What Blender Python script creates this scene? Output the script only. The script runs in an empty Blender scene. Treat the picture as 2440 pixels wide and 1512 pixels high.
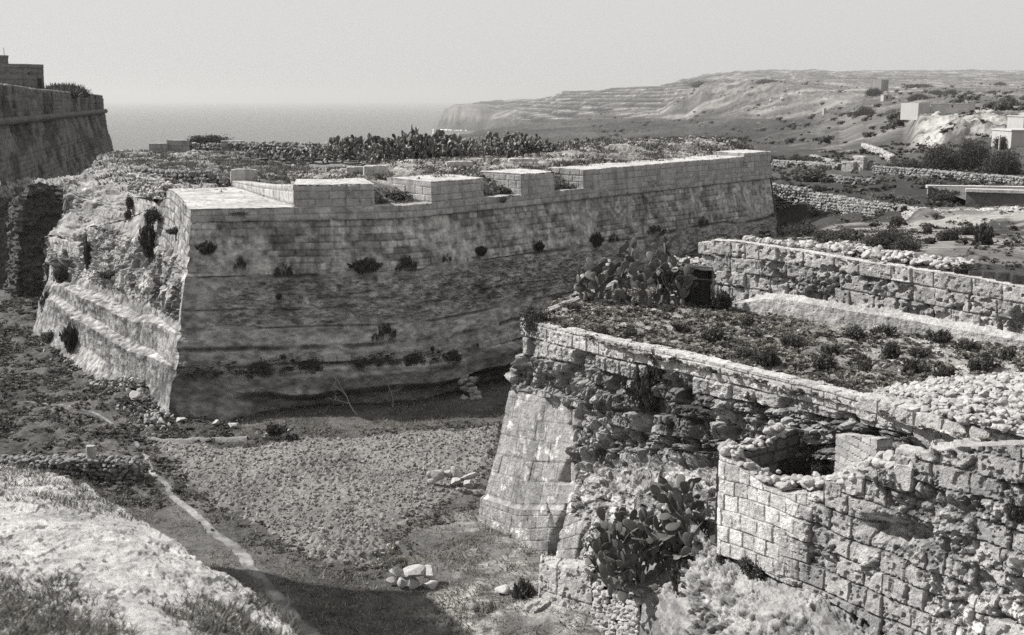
import bpy, math, random
import numpy as np
from mathutils import Matrix, Vector

# ------------------------------------------------------------------ scene
scene = bpy.context.scene
COL = scene.collection
F = 2684.0
TILT = math.atan(521.0 / F)
CT, ST = math.cos(TILT), math.sin(TILT)
CAM = np.array([0.0, 0.0, 0.0])


def ray(px, py):
    x = (px - 1220.0) / F
    y = (756.0 - py) / F
    return np.array([x, CT + ST * y, -ST + CT * y])


def at(px, py, Y):
    d = ray(px, py)
    return d * (Y / d[1])


def onz(px, py, z):
    d = ray(px, py)
    return d * (z / d[2])


def proj(P):
    """plan the work: where a world point is seen (used to place worn zones on walls)"""
    P = np.asarray(P, float)
    fw = P[..., 1] * CT - P[..., 2] * ST
    up = P[..., 1] * ST + P[..., 2] * CT
    fw = np.maximum(fw, 0.1)
    return 1220 + F * P[..., 0] / fw, 756 - F * up / fw


def onpl(px, py, A, B, off=0.0):
    A = np.array(A[:2], float); B = np.array(B[:2], float)
    t = (B - A) / np.linalg.norm(B - A)
    n = np.array([t[1], -t[0]])
    if n @ (-A) < 0:
        n = -n
    A2 = A + n * off
    d = ray(px, py)
    k = (n @ A2) / (n @ d[:2])
    return d * k


# ------------------------------------------------------------------ noise
def _h(ix, iy, iz, seed):
    h = (ix.astype(np.uint32) * np.uint32(374761393) + iy.astype(np.uint32) * np.uint32(668265263)
         + iz.astype(np.uint32) * np.uint32(2147483647) + np.uint32((int(seed) * 974711 + 12345) & 0xFFFFFFFF))
    h = (h ^ (h >> np.uint32(13))) * np.uint32(1274126177)
    h = (h ^ (h >> np.uint32(16))) * np.uint32(2246822519)
    h = h ^ (h >> np.uint32(15))
    return h.astype(np.float64) / 4294967295.0


def vnoise(p, seed=0):
    p = np.asarray(p, float)
    i = np.floor(p).astype(np.int64)
    f = p - i
    u = f * f * f * (f * (f * 6 - 15) + 10)
    r = 0
    for dx in (0, 1):
        wx = u[..., 0] if dx else 1 - u[..., 0]
        for dy in (0, 1):
            wy = u[..., 1] if dy else 1 - u[..., 1]
            for dz in (0, 1):
                wz = u[..., 2] if dz else 1 - u[..., 2]
                r = r + wx * wy * wz * _h(i[..., 0] + dx, i[..., 1] + dy, i[..., 2] + dz, seed)
    return r


def fbm(p, oct=5, seed=0, gain=0.5, lac=2.03):
    p = np.asarray(p, float)
    a, s, r = 1.0, 0.0, 0
    for k in range(oct):
        r = r + a * vnoise(p + 17.3 * k, seed + k)
        s += a
        a *= gain
        p = p * lac
    return r / s


def bil(p, oct=4, seed=0, gain=0.5):
    """billow: round lumps with sharp valleys"""
    p = np.asarray(p, float)
    a, s, r = 1.0, 0.0, 0
    for k in range(oct):
        r = r + a * np.abs(vnoise(p + 11.1 * k, seed + k) * 2 - 1)
        s += a
        a *= gain
        p = p * 2.05
    return r / s


def sst(a, b, x):
    t = np.clip((x - a) / (b - a), 0, 1)
    return t * t * (3 - 2 * t)


def worley(x, y, seed=0, jit=0.9):
    """2D cells: F1, F2 and the cell's random number"""
    ix = np.floor(x).astype(np.int64); iy = np.floor(y).astype(np.int64)
    f1 = np.full(x.shape, 9.0); f2 = np.full(x.shape, 9.0); cid = np.zeros(x.shape)
    z = np.zeros_like(ix)
    for dx in (-1, 0, 1):
        for dy in (-1, 0, 1):
            cx, cy = ix + dx, iy + dy
            px = cx + 0.5 + jit * (_h(cx, cy, z, seed) - 0.5)
            py = cy + 0.5 + jit * (_h(cx, cy, z, seed + 1) - 0.5)
            d = np.hypot(x - px, y - py)
            nr = d < f1
            f2 = np.where(nr, f1, np.minimum(f2, d))
            cid = np.where(nr, _h(cx, cy, z, seed + 2), cid)
            f1 = np.where(nr, d, f1)
    return f1, f2, cid


def facets(u, v, size, seed, tilt=.75, warp=.35):
    """broken stone: flat tilted chips with hard edges, about -0.5..0.5; also the crack between chips"""
    p = np.stack([u / size * .8, v / size * .8, u * 0 + seed], -1)
    x = u / size + warp * 2 * (fbm(p, 3, seed + 3) - .5); y = v / size * 1.25 + warp * 2 * (fbm(p + 40, 3, seed + 4) - .5)
    ix = np.floor(x).astype(np.int64); iy = np.floor(y).astype(np.int64); z = np.zeros_like(ix)
    f1 = np.full(x.shape, 9.0); f2 = np.full(x.shape, 9.0); val = np.zeros(x.shape); cid = np.zeros(x.shape)
    for dx in (-1, 0, 1):
        for dy in (-1, 0, 1):
            cx, cy = ix + dx, iy + dy
            qx = cx + .5 + .95 * (_h(cx, cy, z, seed) - .5); qy = cy + .5 + .95 * (_h(cx, cy, z, seed + 1) - .5)
            d = np.hypot(x - qx, y - qy)
            r = _h(cx, cy, z, seed + 2)
            w = (r - .5) + tilt * ((x - qx) * (_h(cx, cy, z, seed + 5) - .5) + (y - qy) * (_h(cx, cy, z, seed + 6) - .35))
            nr = d < f1
            f2 = np.where(nr, f1, np.minimum(f2, d)); val = np.where(nr, w, val); cid = np.where(nr, r, cid); f1 = np.where(nr, d, f1)
    return val, f2 - f1, cid


# ------------------------------------------------------------------ meshes
def mk_mesh(name, V, Fc, tone=None, smooth=True):
    V = np.ascontiguousarray(V, np.float32).reshape(-1, 3)
    Fc = np.ascontiguousarray(Fc, np.int32)
    k = Fc.shape[1]
    me = bpy.data.meshes.new(name)
    me.vertices.add(len(V))
    me.vertices.foreach_set("co", V.ravel())
    me.loops.add(Fc.size)
    me.loops.foreach_set("vertex_index", Fc.ravel())
    me.polygons.add(len(Fc))
    me.polygons.foreach_set("loop_start", np.arange(0, Fc.size, k, dtype=np.int32))
    try:
        me.polygons.foreach_set("loop_total", np.full(len(Fc), k, np.int32))
    except Exception:
        pass
    me.polygons.foreach_set("use_smooth", np.full(len(Fc), smooth, bool))
    at_ = me.attributes.new("tone", 'FLOAT', 'POINT')
    t = np.ones(len(V), np.float32) if tone is None else np.ascontiguousarray(tone, np.float32).ravel()
    at_.data.foreach_set("value", t)
    me.update(calc_edges=True)
    return me


def grid_faces(nr, nc):
    i = np.arange(nr * nc).reshape(nr, nc)
    return np.stack([i[:-1, :-1], i[:-1, 1:], i[1:, 1:], i[1:, :-1]], -1).reshape(-1, 4)


def tag(o, label=None, cat=None, group=None, kind=None):
    if label: o["label"] = label
    if cat: o["category"] = cat
    if group: o["group"] = group
    if kind: o["kind"] = kind
    return o


def link(name, me, mat=None, parent=None, **kw):
    o = bpy.data.objects.new(name, me)
    COL.objects.link(o)
    if mat is not None:
        me.materials.clear()
        me.materials.append(mat)
    if parent is not None:
        o.parent = parent
        L = parent.location.copy()
        p = parent.parent
        while p is not None:
            L += p.location
            p = p.parent
        o.matrix_parent_inverse = Matrix.Translation(-L)
    tag(o, **kw)
    return o


def empty(name, loc, label=None, cat=None, group=None):
    o = bpy.data.objects.new(name, None)
    COL.objects.link(o)
    o.location = Vector([float(c) for c in loc])
    o.empty_display_size = 0.3
    return tag(o, label, cat, group)


def crom(P, t):
    """sample control polyline P (n,k) at parameters t in [0,n-1], Catmull-Rom"""
    P = np.asarray(P, float)
    n = len(P)
    i = np.clip(np.floor(t).astype(int), 0, n - 2)
    f = (t - i)[:, None]
    f = f.reshape(f.shape[0], *([1] * (P.ndim - 1)))
    p1, p2 = P[i], P[i + 1]
    p0 = P[np.maximum(i - 1, 0)]
    p3 = P[np.minimum(i + 2, n - 1)]
    p0 = np.where((i == 0).reshape(f.shape), 2 * p1 - p2, p0)
    p3 = np.where((i == n - 2).reshape(f.shape), 2 * p2 - p1, p3)
    return 0.5 * (2 * p1 + (p2 - p0) * f + (2 * p0 - 5 * p1 + 4 * p2 - p3) * f ** 2 + (3 * p1 - p0 - 3 * p2 + p3) * f ** 3)


def lerp_s(P, t):
    P = np.asarray(P, float)
    n = len(P)
    i = np.clip(np.floor(t).astype(int), 0, n - 2)
    f = (t - i).reshape(-1, *([1] * (P.ndim - 1)))
    return P[i] * (1 - f) + P[i + 1] * f


def params(seglen, step):
    """parameters for a control polyline so that samples stand about STEP apart"""
    out = [0.0]
    for k, L in enumerate(seglen):
        n = max(1, int(math.ceil(L / step)))
        out += [k + (j + 1) / n for j in range(n)]
    return np.array(out)


def patch(ctrl, du, dv, cu=crom, cv=lerp_s):
    """dense grid from rows x columns of 3D control points: P (nr,nc,3), N, u (m), v (m)"""
    C = np.asarray(ctrl, float)
    su = np.linalg.norm(np.diff(C, axis=1), axis=2).mean(0)
    sv = np.linalg.norm(np.diff(C, axis=0), axis=2).mean(1)
    tu, tv = params(su, du), params(sv, dv)
    A = cv(C, tv)
    B = cu(np.swapaxes(A, 0, 1), tu)
    P = np.swapaxes(B, 0, 1).copy()
    gu = np.gradient(P, axis=1); gv = np.gradient(P, axis=0)
    N = np.cross(gu, gv)
    N /= np.maximum(np.linalg.norm(N, axis=2, keepdims=True), 1e-9)
    if (N * (CAM - P)).sum(2).mean() < 0:
        N = -N
    uu = np.concatenate([[0], np.cumsum(np.linalg.norm(np.diff(P.mean(0), axis=0), axis=1))])
    vv = np.concatenate([[0], np.cumsum(np.linalg.norm(np.diff(P.mean(1), axis=0), axis=1))])
    U, V = np.meshgrid(uu, vv)
    return P, N, U, V


def sheet(name, P, tone, mat, parent=None, smooth=True, **kw):
    nr, nc = P.shape[:2]
    return link(name, mk_mesh(name, P.reshape(-1, 3), grid_faces(nr, nc), tone, smooth), mat, parent, **kw)


def masonry(u, v, ch, wr, seed, joint=0.03, jd=0.04, off=0.02, tv=0.14, wav=0.03, groove_tone=0.35):
    """coursed blocks: displacement, tone, random number of the block, second random, distance to the joint"""
    rng = np.random.RandomState(seed)
    p = np.stack([u * 0.6, v * 0.6, u * 0 + seed], -1)
    v = v + wav * (fbm(p, 3, seed) - 0.5) * 2
    hs = ch * (0.88 + 0.24 * rng.rand(400))
    vb = np.cumsum(hs) - 3 * ch
    ci = np.clip(np.searchsorted(vb, v) - 1, 0, 398)
    dv = np.minimum(v - vb[ci], vb[ci + 1] - v)
    du = np.zeros_like(u); r1 = np.zeros_like(u); r2 = np.zeros_like(u)
    for c in np.unique(ci):
        m = ci == c
        w = wr[0] + (wr[1] - wr[0]) * rng.rand(int((u.max() - u.min()) / wr[0]) + 12)
        ub = np.cumsum(w) - 3 * wr[1] * rng.rand() - wr[1] + u.min()
        um = u[m] + 0.03 * (vnoise(np.stack([u[m] * 3, v[m] * 5, u[m] * 0], -1), seed + 5) - .5)
        bi = np.clip(np.searchsorted(ub, um) - 1, 0, len(ub) - 2)
        du[m] = np.minimum(um - ub[bi], ub[bi + 1] - um)
        ra, rb = rng.rand(len(ub)), rng.rand(len(ub))
        r1[m] = ra[bi]; r2[m] = rb[bi]
    d = np.maximum(np.minimum(du, dv), 0)
    jn = joint * (0.5 + vnoise(p * 4, seed + 9))
    g = 1 - sst(0.25 * jn, jn, d)
    disp = -jd * g + (r1 - 0.5) * 2 * off
    tone = (1 + (r2 - 0.5) * 2 * tv) * (1 - groove_tone * g)
    return disp, tone, r1, r2, d


def weld_box(c8, step):
    """six gridded faces over eight corners (bottom ring, top ring), welded: V, faces, face-uv, face index"""
    c = np.asarray(c8, float)
    quads = [(0, 1, 5, 4), (1, 2, 6, 5), (2, 3, 7, 6), (3, 0, 4, 7), (4, 5, 6, 7), (3, 2, 1, 0)]
    Vs, Fs, UV, n0 = [], [], [], 0
    for q in quads:
        a, b, cc, d = c[list(q)]
        lu = max(np.linalg.norm(b - a), np.linalg.norm(cc - d)); lv = max(np.linalg.norm(d - a), np.linalg.norm(cc - b))
        nu, nv = max(1, int(round(lu / step))), max(1, int(round(lv / step)))
        s, t = np.meshgrid(np.linspace(0, 1, nu + 1), np.linspace(0, 1, nv + 1))
        s3, t3 = s[..., None], t[..., None]
        P = a * (1 - s3) * (1 - t3) + b * s3 * (1 - t3) + cc * s3 * t3 + d * (1 - s3) * t3
        Vs.append(P.reshape(-1, 3)); Fs.append(grid_faces(nv + 1, nu + 1) + n0)
        UV.append(np.stack([s * lu, t * lv], -1).reshape(-1, 2)); n0 += P.shape[0] * P.shape[1]
    V = np.concatenate(Vs); Fc = np.concatenate(Fs)
    key = np.round(V * 2000).astype(np.int64)
    _, idx, inv = np.unique(key, axis=0, return_index=True, return_inverse=True)
    return V[idx], inv.reshape(-1)[Fc]


def vdisp(V, amp, sc, seed=0, oct=4):
    """vector noise on points"""
    return V + amp * 2 * np.stack([fbm(V * sc + 31 * k, oct, seed + 50 * k) - 0.5 for k in range(3)], -1)


def block(name, c8, mat, parent=None, step=0.12, amp=0.03, sc=2.5, seed=0, tone=1.0, course=0, wr=(0.5, 0.9), jd=.03, jw=.035, tv=.1, pit=0.0, rnd=0.0, **kw):
    """a displaced stone box; COURSE > 0 cuts joints round it at that spacing"""
    V, Fc = weld_box(c8, step)
    c = V.mean(0)
    T = np.ones(len(V)) * tone
    W = vdisp(V, amp, sc, seed)
    if rnd > 0:   # round the corners towards the inside
        lo, hi = V.min(0), V.max(0)
        h = np.maximum((hi - lo) / 2, .01); q = np.abs((V - (lo + hi) / 2) / h)
        k = np.sort(q, 1); e = sst(.7, 1.0, k[:, 1])
        W = W + (c - W) * (rnd * e)[:, None]
    if course:
        A, B = np.asarray(c8[0]), np.asarray(c8[1])
        t = (B - A)[:2] / np.linalg.norm((B - A)[:2]); n = np.array([t[1], -t[0]])
        rel = V[:, :2] - A[:2]
        uu = rel @ t + (rel @ n) * 1.0
        d, tn, r1, r2, dd = masonry(uu, V[:, 2].max() - V[:, 2], course, wr, seed + 3, jw, jd, .012, tv)
        side = 1 - sst(.02, .06, 0.04 + (V[:, 2] - V[:, 2].max()) * 0)
        dirs = np.concatenate([(V - c)[:, :2], np.zeros((len(V), 1))], 1)
        dirs /= np.maximum(np.linalg.norm(dirs, axis=1, keepdims=True), 1e-6)
        top = V[:, 2] > V[:, 2].max() - 0.02
        W = W + dirs * np.where(top, 0, d)[:, None]
        T = T * np.where(top, 1, tn)
    if pit > 0:
        pn = fbm(V * 5.0, 3, seed + 70)
        dirs = (V - c) / np.maximum(np.linalg.norm(V - c, axis=1, keepdims=True), 1e-6)
        W = W - dirs * (pit * sst(.55, .72, pn))[:, None]
    return link(name, mk_mesh(name, W, Fc, T, smooth=False), mat, parent, **kw)


def box8(p0, p1, depth, z0, z1, back=None):
    """corners of a wall piece: front plan points p0->p1, DEPTH to the back (perpendicular, away from the camera)"""
    p0 = np.array(p0[:2], float); p1 = np.array(p1[:2], float)
    t = (p1 - p0) / np.linalg.norm(p1 - p0)
    n = np.array([-t[1], t[0]])
    if n @ (p0 + p1) < 0:
        n = -n
    z0 = np.broadcast_to(z0, 2); z1 = np.broadcast_to(z1, 2)
    q = [p0, p1, p1 + n * depth, p0 + n * depth]
    zi = [0, 1, 1, 0]
    return [np.array([*q[k], z0[zi[k]]]) for k in range(4)] + [np.array([*q[k], z1[zi[k]]]) for k in range(4)]


# rocks -------------------------------------------------------------
def ico(sub):
    import bmesh
    bm = bmesh.new()
    bmesh.ops.create_icosphere(bm, subdivisions=sub, radius=1.0)
    bm.verts.ensure_lookup_table()
    V = np.array([v.co[:] for v in bm.verts]); Fc = np.array([[v.index for v in f.verts] for f in bm.faces])
    bm.free()
    return V, Fc


def rock_base(sub, seed, ang=0.5):
    V, Fc = ico(sub)
    rng = np.random.RandomState(seed)
    # chop with planes for a broken limestone look
    for k in range(9):
        n = rng.randn(3); n /= np.linalg.norm(n)
        h = 0.36 + 0.40 * rng.rand()
        d = V @ n
        V = V - n * np.maximum(d - h, 0)[:, None]
    V = V / np.abs(V).max(0) * .92
    V = V * (1 + 0.14 * (fbm(V * 2.6 + seed, 3, seed) - .5))[:, None]
    return V, Fc


ROCKS = [[rock_base(s, 100 + 7 * k + s) for k in range(8)] for s in (1, 2, 3)]


def rot_mats(n, rng, full=True):
    q = rng.randn(n, 4)
    if not full:
        q[:, 1:3] *= 0.12
        q[:, 0] = rng.randn(n)
    q /= np.linalg.norm(q, axis=1, keepdims=True)
    w, x, y, z = q.T
    return np.stack([np.stack([1 - 2 * (y * y + z * z), 2 * (x * y - w * z), 2 * (x * z + w * y)], -1),
                     np.stack([2 * (x * y + w * z), 1 - 2 * (x * x + z * z), 2 * (y * z - w * x)], -1),
                     np.stack([2 * (x * z - w * y), 2 * (y * z + w * x), 1 - 2 * (x * x + y * y)], -1)], 1)


def stones(pos, size, rng, sub=1, flat=0.7, full=True, tv=0.16, tone=1.0):
    """many stones as one mesh: V, faces, tones"""
    pos = np.asarray(pos, float); n = len(pos)
    size = np.broadcast_to(np.asarray(size, float), (n,))
    R = rot_mats(n, rng, full)
    S = np.stack([1 + .35 * (rng.rand(n) - .5), 1 + .35 * (rng.rand(n) - .5), flat * (1 + .3 * (rng.rand(n) - .5))], -1)
    var = rng.randint(0, 8, n)
    Vs, Fs, Ts, n0 = [], [], [], 0
    tn = tone * (1 + tv * 2 * (rng.rand(n) - .5))
    for k in range(8):
        m = np.where(var == k)[0]
        if not len(m): continue
        V, Fc = ROCKS[sub - 1][k]
        W = V[None] * S[m][:, None] * size[m][:, None, None] * 0.5
        W = np.einsum('nij,nvj->nvi', R[m], W) + pos[m][:, None]
        Vs.append(W.reshape(-1, 3))
        Fs.append((Fc[None] + (np.arange(len(m)) * len(V))[:, None, None]).reshape(-1, 3) + n0)
        Ts.append(np.repeat(tn[m], len(V)))
        n0 += len(m) * len(V)
    return np.concatenate(Vs), np.concatenate(Fs), np.concatenate(Ts)


def stone_obj(name, pos, size, mat, seed=0, sub=1, flat=.7, full=True, tv=.16, tone=1.0, parent=None, smooth=False, **kw):
    V, Fc, T = stones(pos, size, np.random.RandomState(seed), sub, flat, full, tv, tone)
    return link(name, mk_mesh(name, V, Fc, T, smooth), mat, parent, **kw)


def drywall(name, path, mat, h=1.2, th=0.5, s=0.26, seed=0, sub=1, top=None, parent=None, tone=1.0, both=False, **kw):
    """dry-stone wall: a core with rows of fitted stones over its near side and its top; path (x,y,zbase[,h])"""
    rng = np.random.RandomState(seed)
    P = np.array([p[:3] for p in path], float)
    H = np.array([p[3] if len(p) > 3 else h for p in path], float)
    L = np.concatenate([[0], np.cumsum(np.linalg.norm(np.diff(P[:, :2], axis=0), axis=1))])
    n = max(2, int(L[-1] / 0.5) + 1)
    ss = np.linspace(0, L[-1], n)
    Q = np.stack([np.interp(ss, L, P[:, k]) for k in range(3)], -1); HH = np.interp(ss, L, H)
    t = np.gradient(Q[:, :2], axis=0); t /= np.linalg.norm(t, axis=1, keepdims=True)
    nn = np.stack([t[:, 1], -t[:, 0]], -1)
    sgn = np.sign((nn * -Q[:, :2]).sum(1).mean()); nn *= sgn
    pos, siz = [], []
    hmax = HH.max()
    rows = int(math.ceil(hmax / (s * 0.72)))
    for r in range(rows + 1):
        z = r * s * 0.72
        x = rng.rand() * s
        while x < L[-1]:
            hh = np.interp(x, ss, HH)
            w = s * (0.75 + 0.6 * rng.rand())
            if z <= hh + 0.05 * rng.rand():
                q = [np.interp(x, ss, Q[:, k]) for k in range(3)]
                nv = np.array([np.interp(x, ss, nn[:, 0]), np.interp(x, ss, nn[:, 1])])
                ontop = z + s * 0.72 > hh
                for lay in ((1, -1) if both else (1,)):
                    o = (th / 2 - s * 0.25 + 0.05 * rng.randn()) * lay
                    pos.append([q[0] + nv[0] * o, q[1] + nv[1] * o, q[2] + z + s * .3 + .02 * rng.randn()]); siz.append(w * 1.18)
                if ontop:
                    for kk in range(2):
                        o = th * (rng.rand() - .5) * .9
                        pos.append([q[0] + nv[0] * o, q[1] + nv[1] * o, q[2] + hh + s * .2 + .02 * rng.randn()]); siz.append(w * (0.9 + .4 * rng.rand()))
            x += w * 0.92
    V, Fc, T = stones(pos, siz, rng, sub, .78, False, .2, tone)
    # core
    rows_ = []
    for off, zz in ((.3, 0), (.3, .86), (-.3, .86), (-.5, 0)):
        rows_.append(np.concatenate([Q[:, :2] + nn * th * off, (Q[:, 2] + zz * HH)[:, None]], 1))
    G = np.array(rows_); cf = grid_faces(4, n)
    ct = np.concatenate([cf[:, [0, 1, 2]], cf[:, [0, 2, 3]]]) + len(V)
    e0 = np.array([0, n, 2 * n, 3 * n]) + len(V); e1 = e0 + n - 1
    ends = np.array([[e0[0], e0[1], e0[2]], [e0[0], e0[2], e0[3]], [e1[0], e1[1], e1[2]], [e1[0], e1[2], e1[3]]])
    V = np.concatenate([V, G.reshape(-1, 3)]); T = np.concatenate([T, np.full(4 * n, .45 * tone)])
    return link(name, mk_mesh(name, V, np.concatenate([Fc, ct, ends]), T, False), mat, parent, **kw)


# ------------------------------------------------------------------ materials
WARM = (1.0, 0.982, 0.955)
DARK = (1.0, 0.97, 0.925)


def nmat(name):
    m = bpy.data.materials.new(name)
    m.use_nodes = True
    nt = m.node_tree
    nt.nodes.clear()
    out = nt.nodes.new("ShaderNodeOutputMaterial")
    return m, nt, out


def nd(nt, typ, **kw):
    n = nt.nodes.new("ShaderNode" + typ)
    for k, v in kw.items():
        if k in n.inputs.keys():
            n.inputs[k].default_value = v
        else:
            setattr(n, k, v)
    return n


def mth(nt, op, a, b=None, clamp=False):
    n = nt.nodes.new("ShaderNodeMath"); n.operation = op; n.use_clamp = clamp
    for i, x in enumerate((a, b)):
        if x is None: continue
        if isinstance(x, (int, float)): n.inputs[i].default_value = x
        else: nt.links.new(x, n.inputs[i])
    return n.outputs[0]


def noise(nt, vec, scale, detail=6, rough=.6, dist=0.0):
    n = nd(nt, "TexNoise"); n.inputs["Scale"].default_value = scale; n.inputs["Detail"].default_value = detail
    n.inputs["Roughness"].default_value = rough; n.inputs["Distortion"].default_value = dist
    nt.links.new(vec, n.inputs["Vector"])
    return n.outputs["Fac"]


def mrange(nt, x, a, b, c, d):
    n = nd(nt, "MapRange"); n.interpolation_type = 'SMOOTHSTEP'
    nt.links.new(x, n.inputs[0])
    for i, v in enumerate((a, b, c, d)): n.inputs[i + 1].default_value = v
    return n.outputs[0]


def stone_mat(name, base=.4, var=.5, lichen=.35, streak=0.0, bump=.6, sc=1.0, tint=WARM, rough=.95, lsc=1.0, coarse=.5):
    m, nt, out = nmat(name)
    pos = nd(nt, "NewGeometry").outputs["Position"]
    a = noise(nt, pos, .35 * sc, 6, .62)
    b = noise(nt, pos, 3.0 * sc, 8, .70)
    c = noise(nt, pos, 13 * sc, 6, .75)
    v = mth(nt, 'ADD', mth(nt, 'MULTIPLY', mth(nt, 'SUBTRACT', a, .5), var * 1.6), 1.0)
    v = mth(nt, 'ADD', v, mth(nt, 'MULTIPLY', mth(nt, 'SUBTRACT', b, .5), var * 2.2))
    v = mth(nt, 'ADD', v, mth(nt, 'MULTIPLY', mth(nt, 'SUBTRACT', c, .5), var * 2.4))
    if lichen > 0:
        l1 = noise(nt, pos, 1.3 * lsc, 9, .74, .4)
        v = mth(nt, 'MULTIPLY', v, mrange(nt, l1, .52, .66, 1.0, 1 - lichen))
        l2 = noise(nt, pos, 7 * lsc, 6, .7)
        v = mth(nt, 'MULTIPLY', v, mrange(nt, l2, .56, .66, 1.0, 1 - lichen * 1.1))
    if streak > 0:
        mp = nd(nt, "Mapping"); mp.inputs["Scale"].default_value = (1, 1, .12)
        nt.links.new(pos, mp.inputs[0])
        s = noise(nt, mp.outputs[0], 2.6, 6, .65)
        v = mth(nt, 'MULTIPLY', v, mrange(nt, s, .47, .68, 1.0, 1 - streak))
    at_ = nd(nt, "Attribute", attribute_name="tone")
    v = mth(nt, 'MULTIPLY', v, at_.outputs["Fac"])
    v = mth(nt, 'MULTIPLY', v, base)
    v = mth(nt, 'MINIMUM', mth(nt, 'MAXIMUM', v, .015), .82)
    cmb = nd(nt, "VectorMath", operation='SCALE')
    cmb.inputs[0].default_value = tint
    nt.links.new(v, cmb.inputs["Scale"])
    bs = nd(nt, "BsdfPrincipled")
    bs.inputs["Roughness"].default_value = rough
    bs.inputs["Specular IOR Level"].default_value = .12
    nt.links.new(cmb.outputs[0], bs.inputs["Base Color"])
    h = mth(nt, 'ADD', mth(nt, 'MULTIPLY', b, 1.0), mth(nt, 'MULTIPLY', c, .55))
    bp = nd(nt, "Bump"); bp.inputs["Strength"].default_value = bump; bp.inputs["Distance"].default_value = .12 / sc
    nt.links.new(h, bp.inputs["Height"])
    nt.links.new(bp.outputs[0], bs.inputs["Normal"])
    nt.links.new(bs.outputs[0], out.inputs[0])
    return m


def leaf_mat(name, base=.07, tint=(1.0, .97, .88), var=.6, trans=.25, rough=.7, spec=.2):
    m, nt, out = nmat(name)
    pos = nd(nt, "NewGeometry").outputs["Position"]
    at_ = nd(nt, "Attribute", attribute_name="tone")
    b = noise(nt, pos, 2.2, 4, .6)
    v = mth(nt, 'ADD', 1.0, mth(nt, 'MULTIPLY', mth(nt, 'SUBTRACT', b, .5), var))
    v = mth(nt, 'MULTIPLY', mth(nt, 'MULTIPLY', v, at_.outputs["Fac"]), base)
    cmb = nd(nt, "VectorMath", operation='SCALE'); cmb.inputs[0].default_value = tint
    nt.links.new(v, cmb.inputs["Scale"])
    bs = nd(nt, "BsdfPrincipled")
    bs.inputs["Roughness"].default_value = rough
    bs.inputs["Specular IOR Level"].default_value = spec
    nt.links.new(cmb.outputs[0], bs.inputs["Base Color"])
    if trans > 0:
        tr = nd(nt, "BsdfTranslucent"); nt.links.new(cmb.outputs[0], tr.inputs[0])
        mx = nd(nt, "MixShader"); mx.inputs[0].default_value = trans
        nt.links.new(bs.outputs[0], mx.inputs[1]); nt.links.new(tr.outputs[0], mx.inputs[2])
        nt.links.new(mx.outputs[0], out.inputs[0])
    else:
        nt.links.new(bs.outputs[0], out.inputs[0])
    return m


M_ASHLAR = stone_mat("ashlar_limestone", .345, .5, .30, .35, .6)
M_MERLON = stone_mat("merlon_limestone", .37, .40, .36, .3, .45)
M_GORGE = stone_mat("shade_toned_rock", .085, .6, .4, .2, .9)  # dark base colour stands for the deep shade in the gorge
M_ROCKCUT = stone_mat("rock_cut_limestone", .37, .36, .22, .12, 1.0)
M_LITROCK = stone_mat("bare_rock", .42, .42, .35, 0, .8)
M_TOWER = stone_mat("scarp_limestone", .44, .5, .32, .1, 1.0)
M_RUBBLE = stone_mat("rubble_stone", .37, .4, .3, 0, .6, 2.0)
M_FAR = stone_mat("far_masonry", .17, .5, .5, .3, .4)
M_SOIL = stone_mat("ploughed_soil", .215, .5, .25, 0, .9, 1.5, DARK)
M_GROUND = stone_mat("weedy_ground", .105, .8, .4, 0, .9, 1.2, DARK)
M_DRYGRND = stone_mat("dry_grassy_ground", .23, .9, .45, 0, .9, 1.0, DARK)
M_PATH = stone_mat("trodden_path", .21, .5, .25, 0, .6, 1.5)
M_BANK = stone_mat("sandy_bank_soil", .50, .36, .35, 0, 1.0, 1.0)
M_LEAF = leaf_mat("shrub_leaf", .068)
M_LEAF2 = leaf_mat("pale_shrub_leaf", .095)
M_GRASS = leaf_mat("grass_blade", .19, (1.0, .96, .86), .8, .3)
M_DGRASS = leaf_mat("dark_grass_blade", .09, (1.0, .96, .86), .8, .3)
M_PAD = leaf_mat("cactus_pad", .098, (1.0, .98, .9), .5, .0, .5, .4)
M_STEM = stone_mat("woody_stem", .16, .4, .2, 0, .6, 4.0, DARK)
SUN_E, SKY_S, SKY_POW, SKY_K, HAZE, EXPO = 4.4, 0.15, 0.05, 2.48, 1.15e-4, 0.80
# ================================================================== SETTING
SEA_Z = -80.0


def ratio(py):
    d = ray(1220, py)
    return d[2] / d[1]


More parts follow.
